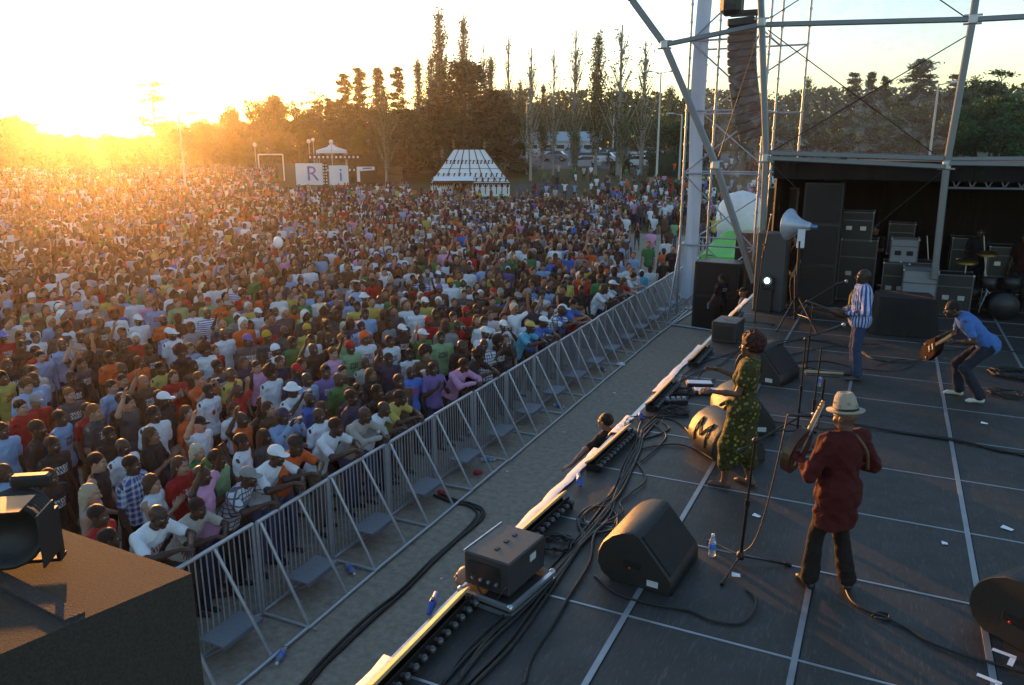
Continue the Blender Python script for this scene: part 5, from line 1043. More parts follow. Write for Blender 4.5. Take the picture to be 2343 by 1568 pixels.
for j, (f, z) in enumerate(((.96, .74), (1.0, .72), (1.04, .4), (1.16, .01))):
    for i in range(n): a = 2*math.pi*i/n; sq = 1/max(abs(math.cos(a)), abs(math.sin(a)))**.85; k = 1+(.05*math.sin(i*2.2) if j > 1 else 0); vs.append((.52*math.cos(a)*sq*f*k, .42*math.sin(a)*sq*f*k, z))
dm.add(vs, [(j*n+i, j*n+(i+1) % n, (j+1)*n+(i+1) % n, (j+1)*n+i) for j in range(3) for i in range(n)][:], 0, True); dm.add(vs[:n], [tuple(range(n))]); dm.build('cloth', DK, ct); MB().box((0, 0, .69), (.9, .7, .03)).build('table_top', BLACK, ct)
def speaker(loc, d, rz, label, grille=True, n=1, mat_=None):
    t = thing('speaker', label, 'speaker', loc, rz); w, l, h = d; MB().box((0, 0, h/2), d, bev=.015).build('cabinet', mat_ or CAB, t)
    if grille:
        for k in range(n): MB().box((0, -l/2-.006, h*(k+.5)/n), (w*.9, .014, h/n*.92), bev=.004).build('grille', GRILL, t)
    return t
a, b_ = f_(1832, 418, 19.0), f_(1915, 700, 19.0); speaker(((a.x+b_.x)/2, 19.35, .005), (.82, .7, a.z), 0, 'tall black speaker stack behind the silver horn', n=3)
a, b_ = f_(1733, 530, 18.2), f_(1798, 690, 18.2); speaker(((a.x+b_.x)/2+.02, 18.1, .005), (.62, .6, a.z), R(-4), 'dark grey side fill cabinet left of the speaker stack', grille=False, mat_=mat('side_cab', (.045, .047, .052), .6, bump=.2, bs=100))
# lit round spot on the deck edge
q = atY(1753, 643, 17.6); sp_ = thing('spot_lamp', 'round lit spot lamp shining white at the far stage corner', 'lamp', q, R(-8)); MB().lathe([(.001, .0), (.07, .0), (.10, .06), (.115, .2), (.12, .22), (.1, .22), (.1, .19)], 20, frame_M((.12, -1, .0), loc=(-.01, .22, 0))).build('housing', BLACK, sp_)
MB().sphere((0, .03, 0), .062, 8, sc=(1, .35, 1)).build('lamp_lens', mat('lit_lens', (.8, .95, 1), .3, emis=(.7, .95, 1), es=1.5), sp_); MB().tube((-.13, .15, -.2), (-.13, .15, .05), .015).tube((.13, .15, -.2), (.13, .15, .05), .015).box((0, .15, -.2), (.3, .14, .02)).build('yoke', BLACKM, sp_)
MB().box((0, .15, -q.z/2-.1), (.25, .25, q.z-.22)).build('foot', BLACK, sp_)
# open case lid frame and hanging fan above
a, b_ = f_(1757, 432, 20.6), f_(1810, 600, 20.6); fc = thing('open_case', 'upright open case with pale rim behind the silver horn', 'flight case', ((a.x+b_.x)/2, 20.9, .01)); w, h = b_.x-a.x, a.z; MB().box((0, 0, h/2), (w, .3, h)).build('shell', CASE, fc); MB().box((w/2, -.17, h/2), (.04, .03, h)).box((0, -.17, h), (w, .03, .04)).build('edging', mat('edge_metal'), fc)
MB().box((-w*.25, -.16, h*.82), (.12, .02, .2)).box((w*.1, -.16, h*.8), (.1, .02, .14)).build('orange_reflection', mat('reflection_orange', (.3, .12, .04), .6), fc)  # orange reflection on the case, painted as flat patches
q = atY(1885, 375, 19.6); hf = thing('hanging_lamp', 'flat hanging lamp under the added backstage roof', 'lamp', q); MB().box((0, 0, -.1), (.75, .3, .09), bev=.03).build('housing', BLACK, hf); MB().tube((-.2, 0, -.05), (-.2, 0, .3), .012).tube((.2, 0, -.05), (.2, 0, .3), .012).build('hanger', BLACKM, hf); MB().tube((-.05, 0, -.14), (-.05, 0, -.42), .02).tube((.08, 0, -.14), (.08, 0, -.4), .02).build('bracket', BLACKM, hf)
# drum set in the dark
q = at(2290, 735); ds = thing('drum_kit', 'dark drum kit at the far right of the backline', 'drums', (q.x, q.y+.3, 0)); 
MB().lathe([(.001, -.2), (.28, -.2), (.28, .2), (.001, .2)], 24, frame_M((.2, -1, 0), loc=(0, 0, .29))).build('bass_drum', CASE, ds)
for x, y, z, r_ in ((-.3, .0, .75, .16), (.12, .0, .78, .16), (.5, .25, .45, .2), (-.55, .3, .5, .18)): MB().lathe([(.001, -.11), (r_, -.11), (r_, .11), (.001, .11)], 20, Matrix.Translation((x, y, z))).build('drum', CASE, ds)
for x, y, z in ((-.75, .1, 1.15), (.7, .0, 1.25), (-.35, .5, 1.3)):
    c = MB().lathe([(.001, .02), (.05, .015), (.22, .0), (.001, -.003)], 24, Matrix.Translation((x, y, z)) @ Matrix.Rotation(R(12), 4, 'X')).build('cymbal', mat('brass', (.25, .16, .05), .4, .8), ds); MB().tube((x, y, 0), (x, y, z), .012).build('cymbal_stand', ALU, ds)
for x0, y0, x1, y1 in ((2120, 540, 2128, 660), (2148, 520, 2150, 640), (1958, 600, 1962, 740), (2250, 540, 2262, 640)):
    a, b_ = atY(x0, y0, 20.2), atY(x1, y1, 20.2); t = thing('cymbal_stand', {2120: 'thin silver stand right of the pale silver case', 2148: 'thin silver stand behind the right post', 1958: 'silver stand just right of the tall rack case', 2250: 'silver stand in the dark near the drum kit'}[x0], 'stand', (b_.x, b_.y, 0)); MB().tube((0, 0, .3), (a.x-b_.x, 0, a.z), .012).build('pole', ALU, t)
    for k in range(3): MB().tube((0, 0, .42), (.28*math.cos(k*2.1), .28*math.sin(k*2.1), .01), .01).build('leg', ALU, t)
# ---------------------------------------------------------------- scaffold tower with white cloth and hanging speakers
SC = mat('scaffold_tube', (.34, .38, .45), .38, .7, .2, 6)
st = thing('scaffold_tower', 'scaffold tower on the ground carrying the hanging speaker column', 'scaffold', (0, 0, 0)); TX0, TX1, TY0, TY1 = -5.92, -3.65, 24.6, 26.9
for nme, (x, y) in (('upright', (TX0, TY0)), ('upright', (TX0+.85, TY0)), ('upright', (TX1, TY0)), ('upright', (TX0, TY1)), ('upright', (TX1, TY1)), ('upright', (TX1+.8, TY1))):
    b = MB(); b.tube((x, y, G), (x, y, 10), .035)
    for z in np.arange(G+.4, 9.5, .5): b.tube((x, y, z), (x, y, z+.05), .055, 8)
    b.build(nme, SC, st)
for z in (G+.3, .55, 2.75, 4.6, 6.6, 8.6):
    b = MB(); b.tube((TX0, TY0, z), (TX1, TY0, z), .028).tube((TX0, TY1, z), (TX1+.8, TY1, z), .028).tube((TX0, TY0, z), (TX0, TY1, z), .028).tube((TX1, TY0, z), (TX1, TY1, z), .028); b.build('ledger', SC, st)
for i, z in enumerate((G+.3, .55, 2.75, 4.6, 6.6)):
    z2 = (.55, 2.75, 4.6, 6.6, 8.6)[i]; b = MB(); e = i % 2
    MB().tube((TX1 if e else TX0, TY0, z), (TX0 if e else TX1, TY0, z2), .024).build('brace', SC, st); MB().tube((TX0 if e else TX1, TY1, z), (TX1+.8 if e else TX0, TY1, z2), .024).build('brace', SC, st)
nr = Vector((-5.9, 23.3, G+.04)); b = MB(); b.tube(nr, (-4.3, 23.0, G+.04), .035).tube(nr, (TX0, TY0, .55), .03).tube(nr, (TX0, TY0+1.6, G+.04), .03).tube(nr+Vector((.2, .1, 0)), (TX0+.35, TY0+1.6, G+.04), .03).tube((-6.3, 24.6, G+.05), (-6.2, 27.5, G+.05), .03); b.build('outrigger', SC, st)
b = MB(); n = 30; vs = []
for j in range(n+1):
    for i in range(6): z = -1.2+j*(10.2/n); u = i/5; vs.append((TX0+.10+u*.42+.03*math.sin(z*.9), TY0+.12+.05*math.sin(u*7+z*.8), z))
b.add(vs, [(j*6+i, j*6+i+1, (j+1)*6+i+1, (j+1)*6+i) for j in range(n) for i in range(5)], 0, True); tag(b.build('white_cloth', mat('banner_cloth', (.62, .66, .78), .75, var=.06, vs=2, bump=.3, bs=5)), 'long white cloth strip hanging down the scaffold tower', 'cloth')
b = MB(); vs = [(-3.15, 27.0, 9)]
# line array
la = thing('line_array', 'tall curved column of hanging line array speakers', 'speaker', (0, 0, 0)); M_LA = mat('array_box', (.02, .02, .022), .6, bump=.4, bs=40)
CV = [(1698, 42), (1697, 100), (1697, 150), (1702, 205), (1710, 260), (1725, 318)]; pp = spline([atY(x, y, 23.6) for x, y in CV], 3); pp = pp[:16]
for i in range(len(pp)-1):
    a, b_ = pp[i], pp[i+1]; c = a.lerp(b_, .5); d = (a-b_).normalized(); M = frame_M(d, (1, 0, 0)).to_3x3(); h = (a-b_).length; o = MB(); o.box(c, (.74, .5, h*.90), M, bev=.03); o.box(c+M@Vector((0, -.26, 0)), (.64, .02, h*.7), M); o.build('array_cabinet', M_LA, la)
    MB().box(c+M@Vector((.39, -.1, 0)), (.03, .1, h), M).build('rigging', BLACKM, la)
q = pp[0]; MB().box(q+Vector((.1, 0, .12)), (.9, .5, .1)).tube(q+Vector((0, 0, .1)), q+Vector((0, 0, 3)), .02).build('bumper', BLACKM, la)
q = atY(1673, 5, 17.0); ml = thing('hanging_motor', 'black chain motor bag hanging from the top edge', 'motor', q); MB().box((0, 0, .05), (.42, .32, .62), bev=.09).build('bag', BLACK, ml); MB().tube((0, 0, .35), (0, 0, 3), .015).build('chain', BLACKM, ml); MB().box((0, -.165, .1), (.2, .01, .3)).build('badge', mat('rack_panel'), ml)
# speaker stacks on the ground by the guard
s1 = speaker((-4.45, 23.75, G), (1.35, .9, 2.03), R(-2), 'black speaker stack behind the security guard', n=2); s2 = speaker((-3.55, 25.6, G), (1.5, .9, 2.75), R(-2), 'second taller speaker stack behind the first one', n=2)
rk = thing('amp_rack', 'dark amplifier rack with cables right of the guard', 'rack', (-3.35, 23.5, G), R(-3)); MB().box((0, 0, .95), (.55, .7, 1.9), bev=.01).build('case', CASE, rk)
for k in range(9): MB().box((0, -.36, .25+k*.19), (.48, .02, .14)).build('amplifier', mat('rack_panel'), rk)
b = MB()
for k in range(10): b.path(spline([(-.2+.045*k, -.37, 1.7-.1*(k % 3)), (-.25+.05*k, -.48, 1.2), (-.15+.03*k, -.42, .7), (-.2+.04*k, -.45, .1)], 4), .012, 5)
b.build('cable_loom', RUB, rk)
# green inflatable and white dome behind the tower
a, c = at(1620, 588, G), at(1738, 590, G); gi = thing('green_inflatable', 'bright green inflatable mat behind the scaffold tower', 'inflatable', ((a.x+c.x)/2, a.y+2.2, G)); wq = (c-a).length; b = MB(); n = 12; vs = []
for j in range(9):
    for i in range(n+1): u, v = i/n, j/8; vs.append((-wq/2*1.15+wq*1.25*u, -3+7*v, .15+1.05*math.sin(math.pi*min(1, v*1.0)*.55)*(.55+.45*u)+.08*math.sin(u*12)))
b.add(vs, [(j*(n+1)+i, j*(n+1)+i+1, (j+1)*(n+1)+i+1, (j+1)*(n+1)+i) for j in range(8) for i in range(n)], 0, True); b.build('skin', mat('lime_green', (.12, .50, .05), .5, var=.06, vs=2), gi); MB().box((0, -2.9, .08), (wq*1.2, .4, .16), bev=.05).build('rim', mat('lime_green'), gi)
q = at(1695, 500, G); q = atD(1695, 490, 46); dm_ = thing('dome_tent', 'white dome tent beyond the green mat', 'tent', (q.x, q.y, G)); rr = 1.35; zt = atD(1695, 436, 46).z-G; MB().lathe([(rr, 0), (rr*1.02, zt*.5), (rr*.9, zt*.75), (rr*.6, zt*.93), (.01, zt)], 20).build('canopy', CAN, dm_); MB().lathe([(rr*1.04, 0), (rr*1.05, .2)], 20).build('hem', mat('blue_band', (.2, .3, .5), .6), dm_)
# white balloon over the crowd
q = at(637, 568, G+2.2); bl = thing('balloon', 'white balloon held above the crowd on the left', 'balloon', q); MB().sphere((0, 0, .18), .17, 10, sc=(.9, .9, 1.15)).build('skin', mat('balloon', (.8, .8, .85), .3), bl); MB().tube((0, 0, -.3), (0, 0, -.01), .004).build('string', CAN, bl)
# low garden fence and blue fence near tent
a, c = atg(1180, 452), atg(1325, 452); bf = thing('blue_fence', 'low blue mesh fence right of the white tent', 'fence', a, math.atan2(c.y-a.y, c.x-a.x)); L_ = (c-a).length; b = MB()
for k in range(int(L_/.5)): b.tube((k*.5, 0, 0), (k*.5, 0, 1.1), .03, 5)
for z in (.2, .65, 1.1): b.tube((0, 0, z), (L_, 0, z), .03, 5)
b.build('rails', mat('fence_blue', (.03, .10, .4), .5), bf)
# ---------------------------------------------------------------- people
POSE = dict(
 a=J_(), a2=J_(elR=(.25, .0, 1.14), elL=(-.25, .0, 1.14), wrR=(.07, .2, 1.0), wrL=(-.07, .2, 1.0), hR=(-.6, .5, -.4), hL=(.6, .5, -.4)),
 r=J_(elR=(.34, .06, 1.56), wrR=(.27, .14, 1.80), hR=(-.1, .15, 1), pR=(-.3, 1, 0)),
 b=J_(elR=(.36, .05, 1.55), wrR=(.28, .14, 1.79), hR=(-.1, .1, 1), pR=(-.3, 1, 0), elL=(-.36, .05, 1.53), wrL=(-.26, .14, 1.77), hL=(.1, .1, 1), pL=(.3, 1, 0)),
 c=J_(elR=(.25, .12, 1.17), wrR=(.07, .30, 1.34), hR=(-.12, .5, .9), pR=(-1, .1, 0), elL=(-.25, .12, 1.17), wrL=(-.07, .30, 1.34), hL=(.12, .5, .9), pL=(1, .1, 0), curl=.15),
 p=J_(elR=(.25, .18, 1.33), wrR=(.085, .27, 1.55), hR=(-.3, .3, 1), pR=(-.3, .8, .2), elL=(-.25, .18, 1.33), wrL=(-.085, .27, 1.55), hL=(.3, .3, 1), pL=(.3, .8, .2)),
 x=J_(elR=(.26, .09, 1.16), wrR=(-.10, .22, 1.18), hR=(-1, .1, 0), pR=(0, -1, 0), elL=(-.26, .09, 1.16), wrL=(.10, .25, 1.15), hL=(1, .1, 0), pL=(0, -1, 0)),
 l=J_(pel=(0, -.22, .93), che=(0, -.06, 1.21), nk=(0, .04, 1.38), hd=(0, .12, 1.52), hdir=(0, 1, -.15), shR=(.18, .0, 1.34), shL=(-.18, .0, 1.34), elR=(.29, .22, 1.22), wrR=(.08, .42, 1.27), hR=(-.7, .5, -.3), pR=(-.2, 0, -1),
      elL=(-.27, .24, 1.22), wrL=(-.03, .44, 1.25), hL=(.8, .4, -.25), pL=(.2, 0, -1), hipR=(.09, -.22, .9), hipL=(-.09, -.22, .9), knR=(.11, -.12, .5), knL=(-.11, -.15, .5), anR=(.12, -.16, .09), anL=(-.12, -.2, .09)))
_fc = {}; _m = {}
def figu(p, fem): 
    if (p, fem) not in _fc: _fc[(p, fem)] = Fig(POSE[p], fem=fem)
    return _fc[(p, fem)]
def tmesh(p, fem, what, fine=True):
    k = (p, fem, what)
    if k not in _m:
        F = figu(p, fem)
        if what == 'body': _m[k] = fmesh('person', F.body(.014, .0085, shoe=(.03, .03, .035)), M_SKIN)
        elif what == 'trousers': _m[k] = fmesh('trousers', F.trousers(.018), M_CLOTH)
        else:
            ps = F.shirt(what[0], .014, noise=(.009, 27)); V, Q, C = ps[0]; L_ = (V-F.J['che'])@F.TB; fr = (L_[:, 1] > .04) if what[-1] != 'q' else (L_[:, 1] < -.04)
            if len(what) > 1:
                rs_ = np.random.RandomState(len(_m)); u, v = L_[:, 0], L_[:, 2]-.02
                if what[1] == 'h': h_ = fr & (((u-.045)**2/.0014+(v-.0)**2/.0014 < 1) | ((np.abs(u-.045)+np.abs(v+.02) < .042))); C[h_] = (.5, .01, .01, 1); C[fr & (np.abs(u+.05) < .012) & (np.abs(v) < .04)] = (.02, .02, .02, 1)
                else:
                    col_ = (.6, .6, .6, 1) if what[1] == 'w' else ((.03, .03, .05, 1) if what[1] == 'd' else (.45, .03, .02, 1)); m_ = fr & (np.abs(u) < .10) & (np.abs(v) < .055) & (np.sin(u*160)*np.sin(v*95+1) > -.15); C[m_] = col_
            _m[k] = fmesh('shirt', ps, M_CLOTH)
    return _m[k]
SK = dict(L=(.40, .22, .15), T=(.26, .13, .08), B=(.075, .036, .022), D=(.055, .027, .018))
CL = dict(W=('white', (.68, .70, .74)), lb=('light blue', (.26, .38, .58)), b=('blue', (.05, .15, .5)), n=('navy', (.03, .035, .07)), k=('black', (.02, .02, .022)), dg=('dark grey', (.07, .07, .075)),
  g=('grey', (.24, .24, .24)), lg=('lime green', (.22, .35, .18)), gr=('green', (.05, .18, .06)), r=('red', (.42, .02, .02)), o=('orange', (.6, .11, .03)), y=('yellow', (.5, .39, .10)), p=('pink', (.62, .3, .48)),
  pu=('purple', (.17, .12, .32)), be=('beige', (.42, .38, .33)), br=('brown', (.10, .055, .035)), aq=('turquoise', (.1, .4, .55)), Pb=('blue plaid', (.05, .09, .28)), Pw=('white checked', (.6, .62, .66)), Sb=('blue striped', (.12, .2, .45)), Sg=('green striped', (.1, .35, .3)), Sw=('white striped', (.45, .5, .65)))
PAT = dict(Pb=M_PLAID, Pw=M_CHECK, Sb=M_STRIPE, Sg=M_STRIPE, Sw=M_STRIPE)
HC = dict(d=(.012, .009, .008), n=(.07, .035, .018), r=(.16, .06, .02), g=(.5, .42, .3), e=(.25, .24, .23))
HAIR = dict(s=('s', 'd'), b=None, c=('c', 'n'), L=('L', 'n'), R=('s', 'r'), g=('L', 'g'), f=('f', 'd'), B=('B', 'n'), e=('s', 'e'))
def hat_of(h):
    k = h[0]; c = {'T': ('rasta striped', (.5, .3, .03))}.get(h[1]) or CL[{'W': 'W', 'K': 'k', 'G': 'g', 'R': 'r', 'Y': 'y', 'P': 'pu', 'O': 'o', 'B': 'b', 'N': 'n', 'L': 'lg'}[h[1]]]
    return {'c': ('cap', 'cap'), 'v': ('cap', 'cap'), 'w': ('wrap', 'head wrap'), 'k': ('bucket', 'sun hat'), 'n': ('beanie', 'knitted hat')}[k]+(c,)
def add_child(root, me, name, color, material=None, loc=None, rot=None):
    o = bpy.data.objects.new(name, me); link(o); o.parent = root; o.color = (*color, 1)
    if loc is not None: o.location = loc
    if rot is not None: o.rotation_euler = rot
    if material: o.material_slots[0].link = 'OBJECT'; o.material_slots[0].material = material
    return o
def jit(c, a=.12): k = 1+rnd.uniform(-a, a); return tuple(min(.85, max(.004, v*k)) for v in c)
def person(loc, rz, sc, skin, col, style, hair, pose, label, group='people in the crowd'):
    fem = hair in ('L', 'g', 'B'); F = figu(pose, fem); root = bpy.data.objects.new('person', tmesh(pose, fem, 'body')); link(root); root.location = loc; root.rotation_euler = (0, 0, rz); root.scale = (sc, sc, sc)
    root.color = (*jit(SK[skin]), 1); tag(root, label, 'person', group)
    if style == 't' and col not in PAT:
        z = rnd.random(); dark = sum(CL[col][1]) < .7; style = 't'+('' if z < .45 else ('w' if dark else ('d' if z < .8 else 'r')))+('' if z < .45 else ('q' if rnd.random() < .35 else 'p'))
    if label.startswith('@heart'): style = 'th'; root['label'] = 'person in white t-shirt with a printed I and red heart'
    add_child(root, tmesh(pose, fem, style), 'shirt', jit(CL[col][1], .08), PAT.get(col))
    add_child(root, tmesh(pose, fem, 'trousers'), 'trousers', jit(rnd.choice(((.03, .04, .08), (.02, .02, .022), (.05, .07, .14), (.12, .11, .09), (.06, .05, .04)))))
    hp = tuple(F.J['hd']); tilt = (math.asin(float(nrm(F.J['hdir'])[2])), 0, 0)
    if len(hair) == 2: k, _, c = hat_of(hair); add_child(root, hair_mesh(k), 'hat', jit(c[1], .05), None, hp, tilt)
    elif HAIR[hair]: k, c = HAIR[hair]; add_child(root, hair_mesh(k), 'hair', jit(HC[c], .3), None, hp, tilt)
    elif skin in 'LT' and hair == 'b': pass
    return root
# crowd list: crop origin and scale, then  x y skin colour sleeve hair pose
CR = {'A': (0, 1440, 3.254), 'B': (240, 1680, 3.254), 'C': (720, 1440, 3.254), 'D': (1200, 1200, 3.254), 'E': (0, 1080, 3.55), 'F': (600, 1080, 3.55), 'G': (1560, 960, 3.905), 'H': (2050, 880, 3.905), 'I': (1140, 880, 4.612), 'J': (600, 860, 4.184), 'K': (1000, 300, 1.378)}
CROWD = '''
A 330 60 L lb t c a;250 330 L r t s a;430 260 T r t cG a;850 180 L dg t R a;1080 400 L dg t R a;800 460 B lb t s a;450 600 D k t s a;640 800 D k t s a;20 620 D lb t s a;1370 80 L lb t s a;1560 280 L dg t s r;1760 20 T br t b r;1890 420 D W t s a;2010 240 D k l cW a;1180 1010 L k k s a2;1500 820 D W t b a;1620 1050 D Pb t s a;1850 680 T k t L c;1850 1270 L W k B c;1100 1400 L g k g a;600 1200 D k t s a;2290 400 L o t L a;2240 1050 L r t L a;90 -40 B y t s a;330 -60 T be t s a2
B 430 900 D r t s a;750 1190 D k t s a;1160 900 D W t b l;1660 800 D be t s l;1720 380 D p t b b;2270 420 D Pw t cG l;1870 200 D lg k s c;1640 100 L gr t g a
C 240 130 D W t s a;100 540 L W t cK r;550 130 B r t b b;620 480 D o k b b;950 350 L br t L a;620 760 D W t s a2;1250 120 D W t kW p;1130 440 D lb l cN p;1060 920 D W t cW l;1300 740 D o t cK l;1490 250 D b t b a;1570 430 D W t b a;1790 580 D W t s l;2150 430 D be l b l;1980 200 D n t s a
D 310 780 D gr t b a;590 560 D be t b a;870 520 D n t s r;1040 160 D k t vW a;890 300 D W t s a;580 270 B W t wO a;370 390 D lg t nR r;210 440 L p k R a;540 120 D lb t s a;300 280 L lg t R a;100 90 L dg k L c;1520 250 B lg t s a;1290 220 L gr t cW r;1330 450 T br t f a;1150 680 D b t b a;1410 640 D pu t s c;1820 590 D p l s l;2000 480 D k t f l;1020 1000 D y t s l;820 1140 D W t b l;820 940 B k t s a;980 800 B br t s a;450 970 D n t s a;340 1100 D k t L a;1810 350 D k t b a;2100 200 D W l cW p;1720 100 D r t b p;1580 120 D br t b a;1360 60 D r t cR a
E 100 1080 B k t L a;440 1250 D lb t s a;540 960 L lb l s a;820 800 D lb t b a;430 880 B r t s a;1030 880 L k t cG b;1080 700 D g t s a;1180 500 B g t s a;950 400 B dg l b a;1340 500 B br t b a;770 610 T dg t s a;1080 1060 T dg t s r;1640 640 T br t s r;1660 820 B k t b a;1850 470 B W t cW a;1980 860 B br t s a;1470 970 B o t s a;1640 1120 B o t b a;1850 1040 D o t s a;2190 470 B o t b a;2310 650 D W t cW a;2080 280 B lb t s a;1740 210 L W t R a;1560 370 B pu t s a;930 280 L br t s a;750 90 L dg t s a;1280 280 B g t cG a;1160 260 L W t e a;1290 390 L o t R a;1460 170 B y t s a;1590 210 L o t b a;530 100 L br t R a;430 180 L g t nW a;410 310 T lg t s a;380 560 L W t s a;480 700 T W t s a;270 680 T dg t L a;150 480 B W t s a;30 700 D r t cB a;340 830 B k t s a;2250 140 L br t R a;2000 130 L br t s a;1990 240 L p t R a;2150 1120 B y t s a
F 250 240 L lg t R a;450 370 L W t s a;560 160 L br t R a;660 220 L lg t cR a;830 240 L o t R a;650 380 B Sb t b a;1000 260 B o t cG a;1085 280 L pu k L a;1130 130 B r t f a;1400 130 B o t s a;1340 370 T W t cW a2;1600 350 B W t b a;1770 130 L y t s b;1970 380 B y t cG a;2020 600 D y t nT a;2260 300 D k t b a;1680 620 D dg t b a;1450 700 D dg t nT a;1440 600 B r t b a;1190 740 D dg t cP a;870 660 D W t b a;860 500 B lg t s r;610 870 B W t f a;360 570 B g t s c;200 650 D lb t cW a;290 900 B k t f a;780 1090 D dg t s a;970 1200 B y t b a;540 1260 L o t R p;200 1230 L r t L c;1310 1100 L p k s a;1600 870 D W k nW a;1760 780 D gr t s a;1540 1180 B W t f a;1820 1150 D n t cR a;2080 860 B k t b b;2030 1250 D lb t b a;2190 1180 B pu t s a;2240 530 D br t s c;1780 330 D o t s a;1920 210 L gr t L a;2250 180 L W t L a
G 130 90 B gr t s a;330 110 T gr t s a;490 100 D W k s a;660 140 L k t b a;860 80 B r t s a;1130 110 D lb t s a;1370 100 L gr k L a;1480 100 L gr t s a;1660 20 D W l s a2;1930 200 L lb t c a;2030 120 L b k L a;2210 180 L k t c a;2110 30 D r t s a;1740 250 L br t s a;1410 210 D pu t s a;1130 290 L br k L a;1210 310 T y t s a;860 230 B pu t cG a;380 310 B W t cW a;220 290 B g t cG a;120 380 B Pb t s a;395 530 B br t nP a;560 440 B W t nT a;740 440 D Sg t b a;760 600 L dg t s a;610 720 L k t R a;950 480 L br t L c;1050 430 L br k L a;1400 450 L k t s a;1190 570 L r t cR a;1300 580 L gr t cG a;930 630 B br t s a;1180 700 L br t s a;1380 680 D b t cK p;1500 640 D dg t cG a;1710 580 T Pw t cG a;1760 440 B pu t s r;1680 330 L br t L a;2060 400 L br t c a;1910 620 T W t c a;2010 530 D lb t b a;2240 450 B y t s a;2220 660 D b t cW l;2200 810 D Pw t b l;780 860 B r t cR a;180 720 D y t cW a;60 830 D W t s a;340 900 B br t s a;600 940 T gr t s a;940 820 D br t s a;950 980 L br t L a;1150 920 L W t L a;1630 850 B n t b a;1130 1020 D W t s a;1260 1060 D W t cW p;1740 1090 D aq t cY l;1940 1010 D b t vW l;1560 1300 L dg t L a;1360 1330 B k t f p;1050 1330 D Pw t b a
H 20 80 L g t L a;250 100 T dg t s a;340 60 L br t L a;510 120 B W t s a;540 180 B g t L a;700 40 D lb l b a;830 30 D lb t s a;920 100 T br t s a;680 260 D o t b a;460 270 D W l b x;900 240 D g t s a;1110 250 B k t f a;1110 370 D lb t s a;1190 150 L br t s x;1350 340 L lb t b a;1280 470 L W t s a;1570 230 L gr t g a;1660 350 D Pw t s l;1840 340 T k t s l;1980 380 L k t L l;1110 540 L W t s a;950 600 T o t cO a;900 690 B gr t s a;920 840 D W t L l;1040 780 D W t cW l;1150 760 D dg t b a;1220 730 L r t L l;1350 660 L W t c l;1390 590 L W t L a;1530 600 D aq t s l;620 420 L br t L a;590 520 T y t c a;770 500 L Sw k L a;290 510 L k t c a;580 630 B o t s a;590 730 T r t s a;580 850 D k t s a;430 720 B dg t s a;340 720 T y t s a;150 700 T br t f a;470 1020 T b t s l;600 1180 L r t R l;970 390 B y t cK a
I 700 20 T W t s a;960 30 L dg t s a;1020 130 T gr t s a;1260 220 L W t R b;1680 60 L gr t L a;1490 110 L br t L a;2100 140 T dg t b a;2260 120 D Pb t s a;1760 280 T k t s a;1830 200 L n t s a;2040 360 L br t L a;1060 290 L r t R p;960 420 D br t cG a;1440 690 L W t s a;790 580 D W t b a;380 760 L br t L a;540 660 L g t g a;620 760 T br t L a;150 720 L W k L a;1020 710 T gr t s a;690 920 L g t s c;880 930 L W t R a;450 930 L Sw t s a;310 930 T k k s a;980 930 L r t L a;1230 870 D r t s a;1800 570 L br t s p;1530 950 T br t s a;1460 1070 T br t s a;1880 900 B br t cG a;1180 1140 B W t kW a;1300 1160 D W t b a;880 1200 D lb t s a;970 1290 D y t s a;1110 1420 D lb t s a;1690 1120 T W t cG x;100 980 B y t s a;460 1180 L br t s p;200 370 T y t s a
J 170 330 B o t f a;100 90 L W t s b;210 200 L W t s a;740 130 L g t e a;1600 200 L W t kW a;1900 80 L p t L a;730 370 T y t s a;880 360 L W t cW a;720 470 L W k e a;830 560 B o t s a;320 470 T p t cW a;600 600 L br t s a;1980 470 L p t s a;1090 800 B br t s a;1310 730 L br t s a;1550 740 L br t L a;1800 660 B gr t s a;2040 700 B k t s a;2160 680 D W t b a;2250 860 T br t s a;160 850 B y t b a;270 880 L o t R a;400 920 L o t R a;520 900 L br t s a;630 860 L br t s a;1210 980 T Sb t cG a
K 1740 720 L W t s r;1885 735 L W k L a;1945 740 L k t L a;2030 728 L W t L a;2085 735 L br t L a;2137 733 D lg t cW a;2215 730 T k t s a;1775 630 D aq t cW a
'''
P_ = []
for ln in CROWD.strip().split('\n'):
    k = ln[0]; ox, oy, s_ = CR[k]
    for e in ln[1:].split(';'):
        x, y, sk, c, st_, h, po = e.split(); P_.append([(ox+float(x)/s_)/1.6533, (oy+float(y)/s_)/1.6533, sk, c, st_, h, po])
class Pn: pass
PE = []
for x, y, sk, c, st_, h, po in P_:
    p = Pn(); p.px, p.py, p.sk, p.c, p.st, p.h, p.po = x, y, sk, c, st_, h, po; d = ray(x, y)
    if po == 'l':
        t = (-6.60-.02*0)/d.x if d.x < -1e-3 else 20; X = -6.50-.016*max(0, d.y*t-5)*1.0; t = (X)/d.x; hp = Vector((0, 0, CAM_H))+d*t; zz = hp.z-G; p.sc = min(1.08, max(.9, zz/1.52)); p.rz = R(-90)+rnd.uniform(-.15, .25); p.pos = Vector((X-.13, hp.y, G))
    else:
        p.sc = rnd.uniform(.95, 1.04)*(.96 if h in ('L', 'g', 'B') else 1); hp = at(x, y, G+1.62*p.sc); p.pos = Vector((hp.x, hp.y, G)); f = Vector((-1.0, 9, 0))-hp; p.rz = math.atan2(-f.x, f.y)+rnd.uniform(-.28, .28)
        p.pos.x = min(p.pos.x, -6.75-.016*max(0, p.pos.y-5)) if p.pos.y < 28 else p.pos.x
    PE.append(p)
